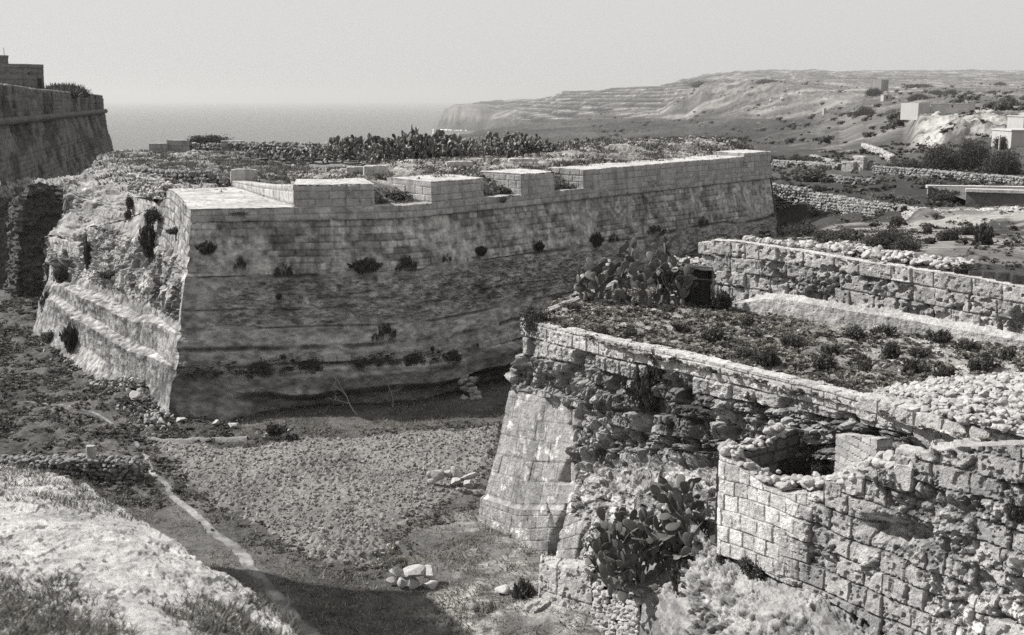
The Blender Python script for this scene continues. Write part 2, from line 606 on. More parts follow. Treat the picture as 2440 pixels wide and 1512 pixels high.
# ---- far land: columns of (distance, seen height py) or (distance, 'z', metres)
LOW = ('z', -83.0)
COLS = {
    850: [(37, 'z', -17.5), (100, 'z', -17.5), (200, 'z', -40), (600, 'z', -83), (9000, 'z', -83)],
    960: [(37, 'z', -17.5), (100, 'z', -17.5), (200, 'z', -30), (900, 'z', -52), (1200, 333), (1600, 'z', -83), (9000, 'z', -83)],
    1040: [(37, 'z', -17.5), (100, 'z', -17.5), (200, 'z', -22), (900, 'z', -38), (1250, 324), (1700, 'z', -83), (3000, 'z', -83), (3090, 'z', -83), (9000, 'z', -83)],
    1062: [(37, 'z', -17.5), (100, 'z', -17.5), (200, 'z', -20), (900, 'z', -36), (1300, 321), (1800, 'z', -83), (2980, 'z', -83), (3060, 285), (3130, 262), (3400, 258), (4600, 'z', -83), (9000, 'z', -83)],
    1090: [(37, 'z', -17.5), (100, 'z', -17.5), (200, 'z', -20), (900, 'z', -35), (1300, 318), (1800, 'z', -83), (2950, 'z', -83), (3010, 285), (3060, 252), (3400, 247), (4600, 'z', -83), (9000, 'z', -83)],
    1150: [(37, 'z', -17.5), (100, 'z', -17.5), (200, 'z', -18), (900, 'z', -33), (1400, 310), (1900, 'z', -83), (2900, 'z', -81), (2960, 280), (3020, 255), (3500, 241), (5200, 'z', -83), (9000, 'z', -83)],
    1185: [(37, 'z', -17.5), (100, 'z', -17.5), (200, 'z', -17), (900, 'z', -31), (1600, 302), (2000, 'z', -66), (2700, 290), (3020, 262), (3600, 239), (5200, 'z', -83), (9000, 'z', -83)],
    1250: [(37, 'z', -17.5), (100, 'z', -17.5), (200, 'z', -16), (900, 326), (1700, 295), (2500, 268), (3600, 236), (5400, 'z', -83), (9000, 'z', -83)],
    1290: [(37, 'z', -17.5), (100, 'z', -17.5), (200, 'z', -16), (900, 326), (1700, 290), (2500, 262), (3600, 232), (5400, 'z', -83), (9000, 'z', -83)],
    1345: [(37, 'z', -17.5), (100, 'z', -17.5), (200, 'z', -15), (850, 328), (1600, 288), (2400, 252), (3300, 216), (5400, 'z', -60), (9000, 'z', -83)],
    1450: [(37, 'z', -17.5), (100, 'z', -17.5), (200, 'z', -14), (800, 332), (1500, 284), (2200, 245), (3100, 209), (5400, 'z', -40), (9000, 'z', -83)],
    1560: [(37, 'z', -17.5), (100, 'z', -17.5), (200, 'z', -12), (700, 334), (1400, 283), (2000, 243), (2900, 202), (5400, 'z', -10), (9000, 'z', -83)],
    1630: [(37, 'z', -17.5), (100, 'z', -17.5), (200, 'z', -11), (650, 336), (1300, 281), (1420, 255), (1500, 236), (1700, 228), (2700, 194), (4200, 186), (9000, 'z', -83)],
    1690: [(40, 'z', -6), (60, 'z', -7.5), (90, 'z', -11), (200, 'z', -11), (600, 338), (1150, 278), (1300, 250), (1420, 222), (1600, 193), (2400, 'z', 8), (4400, 173), (9000, 'z', -60)],
    1800: [(40, 'z', -5.7), (47, 'z', -6.2), (90, 'z', -10.8), (110, 'z', -9), (200, 'z', -10), (550, 340), (1000, 280), (1150, 252), (1260, 226), (1400, 195), (2200, 'z', 10), (4500, 164), (9000, 'z', -60)],
    1860: [(40, 'z', -5.7), (47, 'z', -6.1), (90, 560), (97, 487), (99, 444), (120, 428), (150, 407), (170, 393), (250, 374), (480, 340), (900, 282), (1080, 250), (1200, 224), (1330, 197), (2200, 'z', 10), (4500, 163), (9000, 'z', -60)],
    1930: [(40, 'z', -5.7), (46, 'z', -6.0), (70, 563), (90, 512), (93, 495), (95, 461), (112, 436), (135, 412), (155, 398), (220, 378), (420, 338), (780, 292), (950, 262), (1080, 232), (1250, 205), (2200, 186), (4500, 164), (9000, 'z', -60)],
    2000: [(40, 'z', -5.7), (45, 'z', -5.9), (62, 560), (82, 520), (88, 505), (90, 471), (110, 440), (130, 417), (150, 400), (200, 380), (350, 338), (620, 296), (800, 262), (1000, 232), (1300, 208), (2600, 182), (4500, 167), (9000, 'z', -60)],
    2060: [(40, 'z', -5.6), (44, 612), (56, 572), (72, 534), (80, 513), (83, 483), (104, 446), (122, 424), (140, 404), (180, 384), (280, 342), (480, 292), (640, 262), (900, 232), (1400, 205), (2800, 181), (4500, 166), (9000, 'z', -60)],
    2150: [(40, 622), (54, 576), (64, 545), (73, 525), (76, 492), (95, 455), (115, 430), (132, 412), (165, 390), (235, 345), (300, 312), (380, 285), (470, 264), (700, 240), (1000, 222), (1800, 200), (3000, 180), (4500, 165), (9000, 'z', -60)],
    2200: [(39, 626), (52, 578), (62, 545), (69, 525), (73, 497), (95, 453), (112, 430), (130, 412), (165, 385), (212, 345), (225, 312), (240, 282), (300, 272), (500, 247), (900, 224), (1800, 200), (3000, 181), (4500, 164), (9000, 'z', -60)],
    2300: [(38, 635), (50, 580), (60, 545), (65, 530), (69, 500), (78, 486), (95, 452), (112, 432), (150, 385), (190, 345), (205, 312), (222, 283), (290, 272), (480, 247), (900, 223), (1800, 200), (3000, 182), (4500, 164), (9000, 'z', -60)],
    2400: [(37, 645), (48, 592), (57, 552), (62, 528), (68, 497), (78, 485), (95, 452), (110, 436), (145, 385), (180, 345), (195, 320), (212, 290), (280, 272), (480, 247), (900, 223), (1800, 200), (3000, 182), (4500, 165), (9000, 'z', -60)],
    2470: [(37, 650), (46, 600), (55, 556), (60, 532), (67, 497), (78, 485), (95, 454), (108, 440), (140, 385), (175, 345), (195, 320), (212, 292), (280, 272), (480, 247), (900, 223), (1800, 200), (3000, 182), (4500, 165), (9000, 'z', -60)],
    2900: [(37, 'z', -5.6), (46, 600), (55, 560), (60, 535), (67, 500), (78, 485), (95, 454), (108, 440), (140, 385), (175, 345), (195, 320), (212, 292), (280, 272), (480, 247), (900, 223), (1800, 200), (3000, 182), (4500, 165), (9000, 'z', -60)],
}
def ground_D(px, py):
    """the nearest distance at which the land in direction px is seen at the height py"""
    z = far_z(np.full(DROW.shape, float(px)), DROW)
    a = z / DROW; k = np.where((a >= ratio(py)) & (DROW > 38))[0]
    return float(DROW[k[0]]) if len(k) else 60.0


DROW = np.unique(np.concatenate([np.geomspace(31, 110, 170), np.geomspace(110, 700, 170), np.geomspace(700, 3600, 170), np.geomspace(3600, 9000, 40)]))
CX = sorted(COLS)
ZT = []
for c in CX:
    D = [e[0] for e in COLS[c]]
    Z = [e[2] if e[1] == 'z' else ratio(e[1]) * e[0] for e in COLS[c]]
    ZT.append(np.interp(DROW, D, Z))
ZT = np.array(ZT)
CPX = np.concatenate([np.arange(850, 1040, 8), np.arange(1040, 2480, 3.0), np.arange(2480, 2900, 20)])


def far_z(px, D):
    """ground height of the far land in a direction (px) at a distance, without the fine relief"""
    px = np.asarray(px, float); D = np.asarray(D, float)
    fi = np.interp(px, CX, np.arange(len(CX)))
    i = np.clip(fi.astype(int), 0, len(CX) - 2); f = fi - i
    f = f * f * (3 - 2 * f)
    fj = np.interp(D, DROW, np.arange(len(DROW)))
    j = np.clip(fj.astype(int), 0, len(DROW) - 2); g = fj - j
    return (ZT[i, j] * (1 - g) + ZT[i, j + 1] * g) * (1 - f) + (ZT[i + 1, j] * (1 - g) + ZT[i + 1, j + 1] * g) * f


def dirx(px, z_over_d=0.0):
    return (px - 1220.0) / F


PXG, DG = np.meshgrid(CPX, DROW)
ZG = far_z(PXG, DG)
# a seen direction px belongs to x/y = (px-1220)/F * (CT - ST*z/y)
XG = (PXG - 1220) / F * (CT * DG - ST * ZG)
FARP = np.stack([XG, DG, ZG], -1)
q = FARP * np.array([1, 1, 1.0])
amp = np.clip(DG * 0.0035, .05, 5.0)
n1 = fbm(q * (1 / np.clip(DG * .05, 2, 70))[..., None] * 0 + q / 22.0, 5, 3) - .5
n2 = fbm(q / 3.0, 4, 7) - .5
n3 = fbm(q / 120.0, 5, 11) - .5
onland = sst(-82, -76, ZG)
rel = n1 * np.clip(DG / 260, .1, 3.0) + n2 * np.clip(DG / 300, .12, 3.2) + n3 * np.clip((DG - 150) / 160, 0, 7)
# rocky crag zones
crag = np.exp(-(((PXG - 1780) / 170) ** 2 + ((ZG / DG - ratio(222)) / .011) ** 2)) * (DG > 900)
crag2 = ((PXG > 2130) & (DG > 195) & (DG < 300)) * 1.0 * sst(2140, 2220, PXG)
rel = rel + crag * ((bil(q / 30.0, 5, 21, .6) - .3) * 9 + (bil(q / 9.0, 4, 22, .6) - .3) * 5) + crag2 * (bil(q / 5.0, 5, 23) - .3) * 3.5
# cultivation terraces on the far ridge
terr = sst(1180, 1300, PXG) * np.maximum((1 - sst(1560, 1700, PXG)) * sst(1500, 1900, DG), sst(2000, 2400, DG))
hh = 7.5
zs = ZG + n3 * 10
st = np.floor(zs / hh) * hh + hh * sst(.72, 1.0, zs / hh - np.floor(zs / hh)) - zs
ZN = ZG + rel * onland + terr * st * .85
# the land is held up by the retaining wall behind the terrace: nothing of it stands in front of that wall
_ra, _rb = np.array([7.66, 42.4]), np.array([16.5, 35.4])
_rt = (_rb - _ra) / np.linalg.norm(_rb - _ra); _rn = np.array([-_rt[1], _rt[0]])
_sd = (XG - _ra[0]) * _rn[0] + (DG - _ra[1]) * _rn[1]
_st = (XG - _ra[0]) * _rt[0] + (DG - _ra[1]) * _rt[1]
ZN = np.where((_sd < .25) & (DG < 60), np.minimum(ZN, -17.5), ZN)
ZN = np.where((_st < -.4) & (DG < 60), np.minimum(ZN, -7.4 - 10 * sst(-.4, -2.5, _st)), ZN)
FARP = np.stack([XG, DG, ZN], -1)
# tones of the soil: scrub, pale rock, fields
tone = 0.75 + 0.9 * n3 + .8 * n1
slope = np.abs(np.gradient(ZN, axis=0) / np.maximum(np.gradient(DG, axis=0), .01))
pale = sst(.5, .64, fbm(q / 60.0, 5, 31)) * sst(600, 1200, DG)
pale = np.maximum(pale, 0.9 * sst(.35, .7, slope) * (DG > 700))
pale = np.maximum(pale, .6 * crag * sst(.42, .55, fbm(q / 14.0, 5, 33)))
pale = np.maximum(pale, crag2 * sst(.40, .55, fbm(q / 4.0, 5, 35)))
cliff = np.exp(-(((PXG - 1105) / 48) ** 2)) * (DG > 2850) * (DG < 3300)
pale = np.maximum(pale, cliff * 1.0)
darkslope = sst(960, 1000, PXG) * (DG > 180) * (ZG / DG < ratio(283)) * (1 - crag2)
pale = pale * (1 - .8 * darkslope)
tone = tone * (1 - .32 * darkslope * (PXG < 2000))
sandy = (DG > 39) * (DG < 74) * sst(1850, 1900, PXG) * sst(.40, .50, fbm(q / 3.5, 4, 37)) * (1 - sst(.5, .6, fbm(q / 9., 3, 39)) * .5)
tone = tone + pale * 1.15 + sandy * 1.9 + 1.1 * crag2 * sst(.40, .52, fbm(q / 4.0, 5, 35)) + .35 * crag * sst(.45, .55, fbm(q / 14.0, 5, 33))
tl = np.sin(zs / hh * 2 * np.pi) * terr
tone = tone * (1 + .75 * tl)
# field walls across the dark valley side: thin pale lines of stone
for k, (sd, sc_) in enumerate(((41, 160.0), (43, 230.0))):
    a = fbm(q / sc_, 3, sd)
    ln = np.exp(-((a - .5) / .0035) ** 2) * (DG > 300) * (DG < 2600) * (fbm(q / 40, 3, sd + 9) > .5)
    tone = tone + ln * .6
fld = worley(FARP[..., 0] / 70 + .5 * (fbm(q / 50.0, 3, 51) - .5), FARP[..., 1] / 110, 52)
rt_ = sst(1850, 2000, PXG) * (DG > 110)
tone = tone * (1 + rt_ * (.55 * (fld[2] - .35))) + rt_ * .30 * sst(280, 320, DG) + rt_ * .8 * (fld[1] - fld[0] < .035) * (DG > 240)
tone = tone * (1 + .5 * (fbm(q / 7.0, 4, 53) - .5) + .6 * (fbm(q / np.array([25.0, 60.0, 8.0]), 4, 54) - .5))
M_HILL = stone_mat("scrubby_hillside", .10, .6, .35, 0, .6, .18, DARK)
sheet("hills", FARP, tone, M_HILL, kind="structure")

# ---- sea
m, nt, out = nmat("sea_water")
bs = nd(nt, "BsdfPrincipled")
bs.inputs["Base Color"].default_value = (.10, .098, .093, 1)
bs.inputs["Roughness"].default_value = .35
bs.inputs["IOR"].default_value = 1.33
pos = nd(nt, "NewGeometry").outputs["Position"]
mp = nd(nt, "Mapping"); mp.inputs["Scale"].default_value = (1, .45, 1); nt.links.new(pos, mp.inputs[0])
w1 = noise(nt, mp.outputs[0], .05, 9, .7)
bp = nd(nt, "Bump"); bp.inputs["Strength"].default_value = 1.0; bp.inputs["Distance"].default_value = 9.0
nt.links.new(w1, bp.inputs["Height"]); nt.links.new(bp.outputs[0], bs.inputs["Normal"])
nt.links.new(bs.outputs[0], out.inputs[0])
M_SEA = m
sx = np.concatenate([-np.geomspace(16000, 50, 30), np.geomspace(50, 16000, 30)])
sy = np.geomspace(60, 26000, 60)
SX, SY = np.meshgrid(sx, sy)
sheet("sea", np.stack([SX, SY, np.full_like(SX, SEA_Z)], -1), None, M_SEA, kind="structure")

# surf along the foot of the headland
rng = np.random.RandomState(5)
pp = []
for px in np.linspace(1030, 1190, 60):
    D = 2985 - 40 * sst(1060, 1150, px) + 40 * (rng.rand() - .5) - 60 * sst(1150, 1190, px)
    pp.append([dirx(px) * (CT * D - ST * SEA_Z), D])
pp = np.array(pp)
rows = []
for k, o in enumerate((-18, -8, 4, 22)):
    w = o * (.5 + rng.rand(60)) + (0 if k else -20 * rng.rand(60))
    rows.append(np.stack([pp[:, 0], pp[:, 1] + w, np.full(60, SEA_Z + [.3, 1.2, 1.8, .6][k])], -1))
M_FOAM = stone_mat("sea_foam", .8, .1, 0, 0, .3, .1)
sheet("surf", np.array(rows), None, M_FOAM, kind="structure")


# ---- ditch floor
def gz(x, y):
    x = np.asarray(x, float); y = np.asarray(y, float)
    z = -15.4 + 0 * x
    z = z + 1.1 * sst(60, 78, y) * sst(-18, -28, x)
    z = z + .25 * np.exp(-(((x - 1.8) / 2.6) ** 2 + ((y - 31.5) / 2.6) ** 2))
    z = z + .9 * np.exp(-(((x + 19.5) / 3) ** 2 + ((y - 57.5) / 4) ** 2))
    z = z + 0.9 * sst(40, 15, y) * sst(-6, -12, x)
    p = np.stack([x, y, 0 * x], -1)
    return z + .5 * (fbm(p * .22, 4, 61) - .5)


PATHPX = [(60, 955, 7), (120, 968, 7), (200, 985, 8), (262, 1005, 9), (305, 1035, 10), (322, 1065, 13), (335, 1095, 16), (355, 1130, 18), (385, 1165, 20), (430, 1210, 23), (500, 1268, 29), (560, 1318, 36), (610, 1368, 42), (660, 1422, 45), (715, 1478, 50), (775, 1545, 58), (860, 1640, 70)]
PATHC = crom(np.array([onz(a, b, -15.35)[:2] for a, b, w in PATHPX]), np.linspace(0, len(PATHPX) - 1, 260))
_s = np.linspace(0, 1, 260)
PATHC = PATHC + (np.stack([fbm(np.stack([_s * 9, _s * 0, _s * 0 + 3 * k], -1), 3, 86 + k) for k in range(2)], -1) - .5) * 1.1 * (1 - _s[:, None] * .3)


def path_dist(x, y):
    d = np.full(x.shape, 1e9)
    for c_ in PATHC[::2]:
        d = np.minimum(d, (x - c_[0]) ** 2 + (y - c_[1]) ** 2)
    return np.sqrt(d)


xs = np.arange(-46, 9, .11); ys = np.concatenate([np.arange(18, 62, .11), np.arange(62, 110, .3)])
GX, GY = np.meshgrid(xs, ys)
p = np.stack([GX, GY, 0 * GX], -1)
scrub = sst(-15, -18, GX) * sst(40, 44, GY)
rough_ = fbm(p * 1.1, 4, 63) - .5
calm = sst(.25, 1.3, path_dist(GX, GY))
GZ = gz(GX, GY) + calm * (.10 * (fbm(p * 2.6, 4, 62) - .5)) + calm * scrub * (.55 * rough_ + .22 * (bil(p * 2.2, 4, 64) - .3))
tone = 1.0 + 1.1 * (fbm(p * .5, 5, 65) - .5)
gx_, gy_ = proj(np.stack([GX, GY, GZ], -1))
weed = sst(900, 1000, gx_) * sst(1190, 1260, gy_)      # stony weeds below the scarp
debris = sst(1375, 1420, gy_) * sst(960, 1060, gx_)
tone = tone * (1 + .35 * weed) + 1.6 * debris * sst(.42, .55, fbm(p * 1.5, 4, 68)) + 1.1 * weed * sst(.52, .62, fbm(p * 2.2, 4, 67)) * sst(1000, 1150, gx_)
sheet("ground", np.stack([GX, GY, GZ], -1), tone, M_GROUND, kind="structure")

# ---- ploughed field: clods
fpoly = [onz(a, b, -15.4)[:2] for a, b in ((352, 1055), (420, 1046), (620, 1062), (700, 1042), (900, 1040), (1205, 1010), (1190, 1080), (1165, 1170), (1090, 1200), (960, 1255), (900, 1345), (760, 1345), (660, 1300), (560, 1240), (470, 1180), (400, 1110))]
fpoly = np.array(fpoly)


def poly_dist(x, y, poly):
    """signed distance, positive inside"""
    d = np.full(x.shape, 1e9); ins = np.zeros(x.shape, bool)
    n = len(poly)
    for i in range(n):
        a, b = poly[i], poly[(i + 1) % n]
        e = b - a
        t = np.clip(((x - a[0]) * e[0] + (y - a[1]) * e[1]) / (e @ e), 0, 1)
        d = np.minimum(d, np.hypot(x - a[0] - t * e[0], y - a[1] - t * e[1]))
        c = ((a[1] > y) != (b[1] > y)) & (x < (b[0] - a[0]) * (y - a[1]) / (b[1] - a[1] + 1e-12) + a[0])
        ins ^= c
    return np.where(ins, d, -d)


lo, hi = fpoly.min(0) - .8, fpoly.max(0) + .8
GX, GY = np.meshgrid(np.arange(lo[0], hi[0], .055), np.arange(lo[1], hi[1], .06))
p = np.stack([GX, GY, 0 * GX], -1)
sd = poly_dist(GX, GY, fpoly) + 1.1 * (fbm(p * .9, 4, 71) - .5)
msk = sst(-.5, .9, sd + .9 * (fbm(p * 2.5, 3, 70) - .5))
f1, f2, cid = worley(GX / .19 + .35 * fbm(p * 3, 3, 76), GY / .18 + .35 * fbm(p * 3, 3, 77), 72)
g1, g2, cid2 = worley(GX / .13, GY / .12, 75)
clod = (1 - np.clip(f1, 0, 1) ** 1.5) * (.35 + cid) * .12 + (1 - np.clip(g1, 0, 1)) * .07 * cid2 + .14 * (fbm(p * 1.6, 4, 73) - .5)
clod = clod * (.45 + .8 * sst(.35, .65, fbm(p * .35, 3, 74)))
GZ = gz(GX, GY) + .03 + clod * msk - .22 * (1 - msk)
tone = (1 + .3 * (cid - .5) + .25 * (cid2 - .5)) * (.9 + .5 * (fbm(p * .4, 3, 78) - .5))
sheet("ploughed_field", np.stack([GX, GY, GZ], -1), tone, M_SOIL, kind="structure")

pts = np.stack([GX, GY, GZ], -1)[msk > .6]
_r = np.random.RandomState(79); pts = pts[_r.randint(len(pts), size=5200)]
stone_obj("clods", pts + [0, 0, .02], .05 + .17 * _r.rand(len(pts)) ** 2.2, M_SOIL, 79, 1, .75, True, tv=.35, tone=1.2, kind="stuff")

# ---- footpath
pc = np.array([onz(a, b, -15.35) for a, b, w in PATHPX])
pw = np.array([w * p_[1] / 2684 * .80 for (a, b, w), p_ in zip(PATHPX, pc)])
tt = np.linspace(0, len(pc) - 1, 420)
C = lerp_s(PATHC, np.linspace(0, 259, 420)); W = np.interp(tt, np.arange(len(pw)), pw)
t = np.gradient(C, axis=0); t /= np.linalg.norm(t, axis=1, keepdims=True)
nn = np.stack([t[:, 1], -t[:, 0]], -1)
rows, tn = [], []
for o in np.linspace(-.75, .75, 15):
    j = (fbm(np.stack([C[:, 0] * 2.5, C[:, 1] * 2.5, 0 * W + (2 if o > 0 else 1)], -1), 4, 81) - .5) * .9
    j2 = (fbm(np.stack([C[:, 0] * .8, C[:, 1] * .8, 0 * W + 5], -1), 2, 83) - .5) * .9
    xy = C + nn * (W * (o * (1 + j) + j2 * .5))[:, None]
    edge = abs(o) / .75
    z = gz(xy[:, 0], xy[:, 1]) + .03 - .10 * sst(.55, 1.0, np.full(len(W), edge)) + .05 * (fbm(np.stack([xy[:, 0] * 6, xy[:, 1] * 6, 0 * W], -1), 3, 82) - .5)
    rows.append(np.stack([xy[:, 0], xy[:, 1], z], -1)); tn.append((1.05 - .6 * edge ** 2) * (1 + 1.8 * (fbm(np.stack([xy[:, 0] * 1.6, xy[:, 1] * 1.6, 0 * W], -1), 4, 85) - .5)))
sheet("footpath", np.array(rows), np.array(tn), M_PATH, kind="structure")
# the little pale balk along the head of the field
BALK = [(352, 1041, 8), (400, 1045, 8), (450, 1045, 8), (520, 1042, 7), (590, 1039, 6)]
pc = np.array([onz(a, b, -15.3) for a, b, w in BALK])
tt = np.linspace(0, len(pc) - 1, 90); C = crom(pc[:, :2], tt)
rows = []
for o, hz in ((-.30, -.15), (-.12, .14), (.05, .18), (.30, -.15)):
    j = .22 * (fbm(np.stack([C[:, 0] * 3, C[:, 1] * 3, 0 * tt + o], -1), 3, 84) - .5)
    rows.append(np.stack([C[:, 0], C[:, 1] + o + j, gz(C[:, 0], C[:, 1]) + hz + j * .5], -1))
sheet("earth_balk", np.array(rows), None, M_PATH, kind="structure")

# ---- near bank (lower left): pale stony slope of the outwork we look across
BR = [
    [(725, 1545, 11.2), (610, 1425, 13.3), (462, 1315, 15.1), (325, 1237, 16.6), (215, 1165, 18.0), (120, 1130, 19.0), (0, 1108, 20.0), (-160, 1085, 21.5)],
    [(600, 1560, 10.6), (470, 1440, 12.0), (330, 1340, 13.4), (200, 1270, 14.7), (100, 1225, 15.7), (0, 1190, 16.6), (-100, 1165, 17.4), (-260, 1150, 18.5)],
    [(380, 1580, 9.7), (250, 1480, 10.7), (130, 1400, 11.7), (20, 1345, 12.6), (-60, 1310, 13.2), (-160, 1280, 13.8), (-260, 1260, 14.4), (-400, 1250, 15.4)],
    [(150, 1620, 8.8), (40, 1540, 9.5), (-60, 1480, 10.2), (-150, 1440, 10.7), (-240, 1410, 11.2), (-330, 1390, 11.7), (-420, 1370, 12.2), (-560, 1360, 13)],
]
ctl = [[at(*c) for c in r] for r in BR]
lip = [c + np.array([.10, .12, -.45]) for c in ctl[0]]
wall = [c + np.array([.35, .4, -4.0]) for c in ctl[0]]
foot = [np.array([c[0] + 1.0, c[1] + 1.1, -16]) for c in ctl[0]]
P, N, U, V = patch([foot, wall, lip] + ctl, .045, .05, crom, lerp_s)
q = P.copy()
b1 = bil(q * 2.2, 5, 91) - .3
steps = fbm(q * np.array([.8, .8, 5]), 4, 92) - .5
onslope = sst(8.9, 9.6, V)
edge_n = fbm(q * .9, 4, 95) - .5
fa, ca, ia = facets(U, V, .55, 97); fb, cb, ib = facets(U, V, .20, 98); fc_, cc_, ic_ = facets(U, V, .085, 99)
chip = sst(.38, .55, fbm(q * 1.3, 3, 90))
P = P + N * ((.05 * b1 + .12 * steps + (.05 * fa + .03 * fb + .012 * fc_) * (.25 + .75 * chip)) * (.6 + .4 * onslope))[..., None]
P = P + (np.array([.71, .71, 0]) * edge_n[..., None] * .28)
bp_ = sst(.54, .61, fbm(q * 5.0, 3, 89))
crb = (1 - sst(0, .08, ca)) * chip
P = P - N * (.018 * bp_ + .015 * crb)[..., None]
tone = (1.05 + .5 * (fbm(q * 1.5, 5, 94) - .5) + .5 * (fbm(q * 9, 4, 96) - .5) + .15 * (ib - .5) * chip) * (1 - .16 * bp_) * (1 - .12 * crb)
sheet("bank", P, tone, M_BANK, smooth=False, kind="structure")
BANKP, BANKN = P, N
# ================================================================== THE GREAT BASTION
BPATH = np.array([(-15.8, 55.4), (-10.9, 56.35), (-8.0, 56.95), (-6.0, 57.5), (-4.6, 58.4), (-3.2, 59.9), (-1.27, 62.1), (.55, 64.1), (5.2, 69.7), (12.5, 78.3), (19.8, 86.9)])
_t = np.linspace(0, len(BPATH) - 1, 1200)
_c = crom(BPATH, _t)
_l = np.concatenate([[0], np.cumsum(np.linalg.norm(np.diff(_c, axis=0), axis=1))])
BLEN = _l[-1]


def bpath(u):
    u = np.asarray(u, float)
    x = np.interp(u, _l, _c[:, 0]); y = np.interp(u, _l, _c[:, 1])
    e = .6
    ua, ub = np.clip(u - e, 0, BLEN), np.clip(u + e, 0, BLEN)
    tx = np.interp(ub, _l, _c[:, 0]) - np.interp(ua, _l, _c[:, 0]); ty = np.interp(ub, _l, _c[:, 1]) - np.interp(ua, _l, _c[:, 1])
    L = np.hypot(tx, ty)
    return np.stack([x, y], -1), np.stack([ty / L, -tx / L], -1)


def u_at_px(px):
    us = np.linspace(0, BLEN, 2000)
    c, n = bpath(us)
    gx, gy = proj(np.concatenate([c, np.full((2000, 1), -5.6)], 1))
    return float(np.interp(px, gx, us))


NL = np.array([-.877, -.48])     # outward normal of the left flank at the salient


def batter(z):
    return np.where(z > -5.9, 0.0, np.where(z > -8, (-5.9 - z) * .19, .4 + (-8 - z) * .215))


def salient(z):
    o = float(batter(np.array(z)))
    n1 = np.array([.19, -.98])
    M = np.array([n1, NL])
    return np.array([*(BPATH[0] + np.linalg.solve(M, [o, o])), z])


def bfront(zlist, off_extra=0.0, u0=0.0, u1=None, step=1.0):
    u1 = BLEN if u1 is None else u1
    us = np.linspace(u0, u1, max(3, int((u1 - u0) / step)))
    c, n = bpath(us)
    rows = []
    for z in zlist:
        o = float(batter(np.array(z))) + off_extra
        xy = c + n * o
        if u0 == 0.0:      # pull the first samples to the salient edge
            s = salient(z)[:2]
            k = np.clip(1 - us / 2.5, 0, 1)[:, None]
            xy = xy + (s - xy[0]) * k
        rows.append(np.concatenate([xy, np.full((len(us), 1), z)], 1))
    return np.array(rows)


def chip_corner(P, U):
    """the salient's arris is broken: both faces draw back together"""
    z = P[..., 2]
    n = fbm(np.stack([z * 1.6, z * 0, z * 0], -1), 4, 331) - .42
    return P + np.array([.62, .78, 0]) * (np.maximum(n, -.02) * .7 * (1 - sst(0, .7, U)))[..., None]


bast = empty("bastion", (-15, 58, -15.4), "huge sloping stone bastion with notched parapet and sharp corner, filling the middle of the view", "bastion")

# --- masonry face under the cordon
P, N, U, V = patch(bfront([-5.98, -7.0, -8.6]), .07, .045)
q = P.copy()
d, tn, r1, r2, dd = masonry(U, V, .36, (.45, 1.0), 7, .045, .04, .02, .40, .03, .42)
wn = fbm(q * np.array([.45, .45, .7]), 5, 101)
worn = sst(.50, .60, wn)                      # patches where the skin is weathered smooth and pale
fine = fbm(q * 4, 4, 102) - .5
P = chip_corner(P, U)
P = P + N * (d * (1 - .75 * worn) - .03 * worn + .035 * fine - .05 * sst(.60, .75, fbm(q * 2.2, 4, 103)))[..., None]
dark = sst(.50, .62, fbm(q * np.array([.7, .7, .9]), 5, 104)) * (r1 > .25)
stn = fbm(q * np.array([1.6, 1.6, .3]), 4, 105)
tone = (tn * (1 - .8 * worn) + (1.16 + .6 * fine) * .8 * worn) * (1 - .26 * dark) * (1 + 1.3 * fine) * (1 - .22 * sst(.52, .62, stn)) * (1 + .12 * sst(.5, .4, stn))
sheet("scarp_wall", P, tone, M_ASHLAR, bast)

# --- rock-cut foot with beds, ledges and an undercut bottom
P, N, U, V = patch(bfront([-8.56, -10.2, -12.0, -13.4, -14.3, -15.2, -16.3]), .085, .055)
q = P.copy()
z = q[..., 2]
wv = .5 * (fbm(np.stack([U * .10, U * 0, U * 0], -1), 3, 110) - .5)
zz = z + wv
bed = np.zeros_like(z)
tone = np.ones_like(z)
# hackled band under the masonry
hack = sst(-8.7, -9.2, zz) * (1 - sst(-10.9, -11.5, zz)) * (1 - .7 * sst(26, 31, U)) * sst(1.0, 3.0, U)
hf, hc, hi_ = facets(U, z, .55, 115, 1.4); hg, hcg, _x = facets(U, z * 2.2, .26, 116, 1.2)
bed += hack * (.22 * (bil(q * np.array([1.3, 1.3, 4.2]), 5, 111) - .32) + .12 * hf + .10 * hg)
tone *= 1 - hack * .42 * sst(.52, .60, fbm(q * np.array([2.4, 2.4, 9]), 3, 112))
tone *= 1 - .12 * (1 - hack) * sst(.57, .63, fbm(q * np.array([3, 3, 7]), 3, 114))
# beds: sharp re-entrant lines
for zc, w_, dp, sd in ((-8.75, .10, .12, 1), (-11.35, .05, .10, 4), (-12.35, .10, .22, 2), (-13.15, .06, .10, 3), (-10.4, .04, .05, 6)):
    zl = zc + .35 * (fbm(np.stack([U * .35, U * 0 + sd, U * 0], -1), 4, 113 + sd) - .5)
    g = np.exp(-((zz - zl) / w_) ** 2) * sst(.34, .5, fbm(np.stack([U * .5, U * 0 + 7 * sd, U * 0], -1), 3, 119 + sd))
    bed -= dp * g
    tone *= 1 - .55 * g
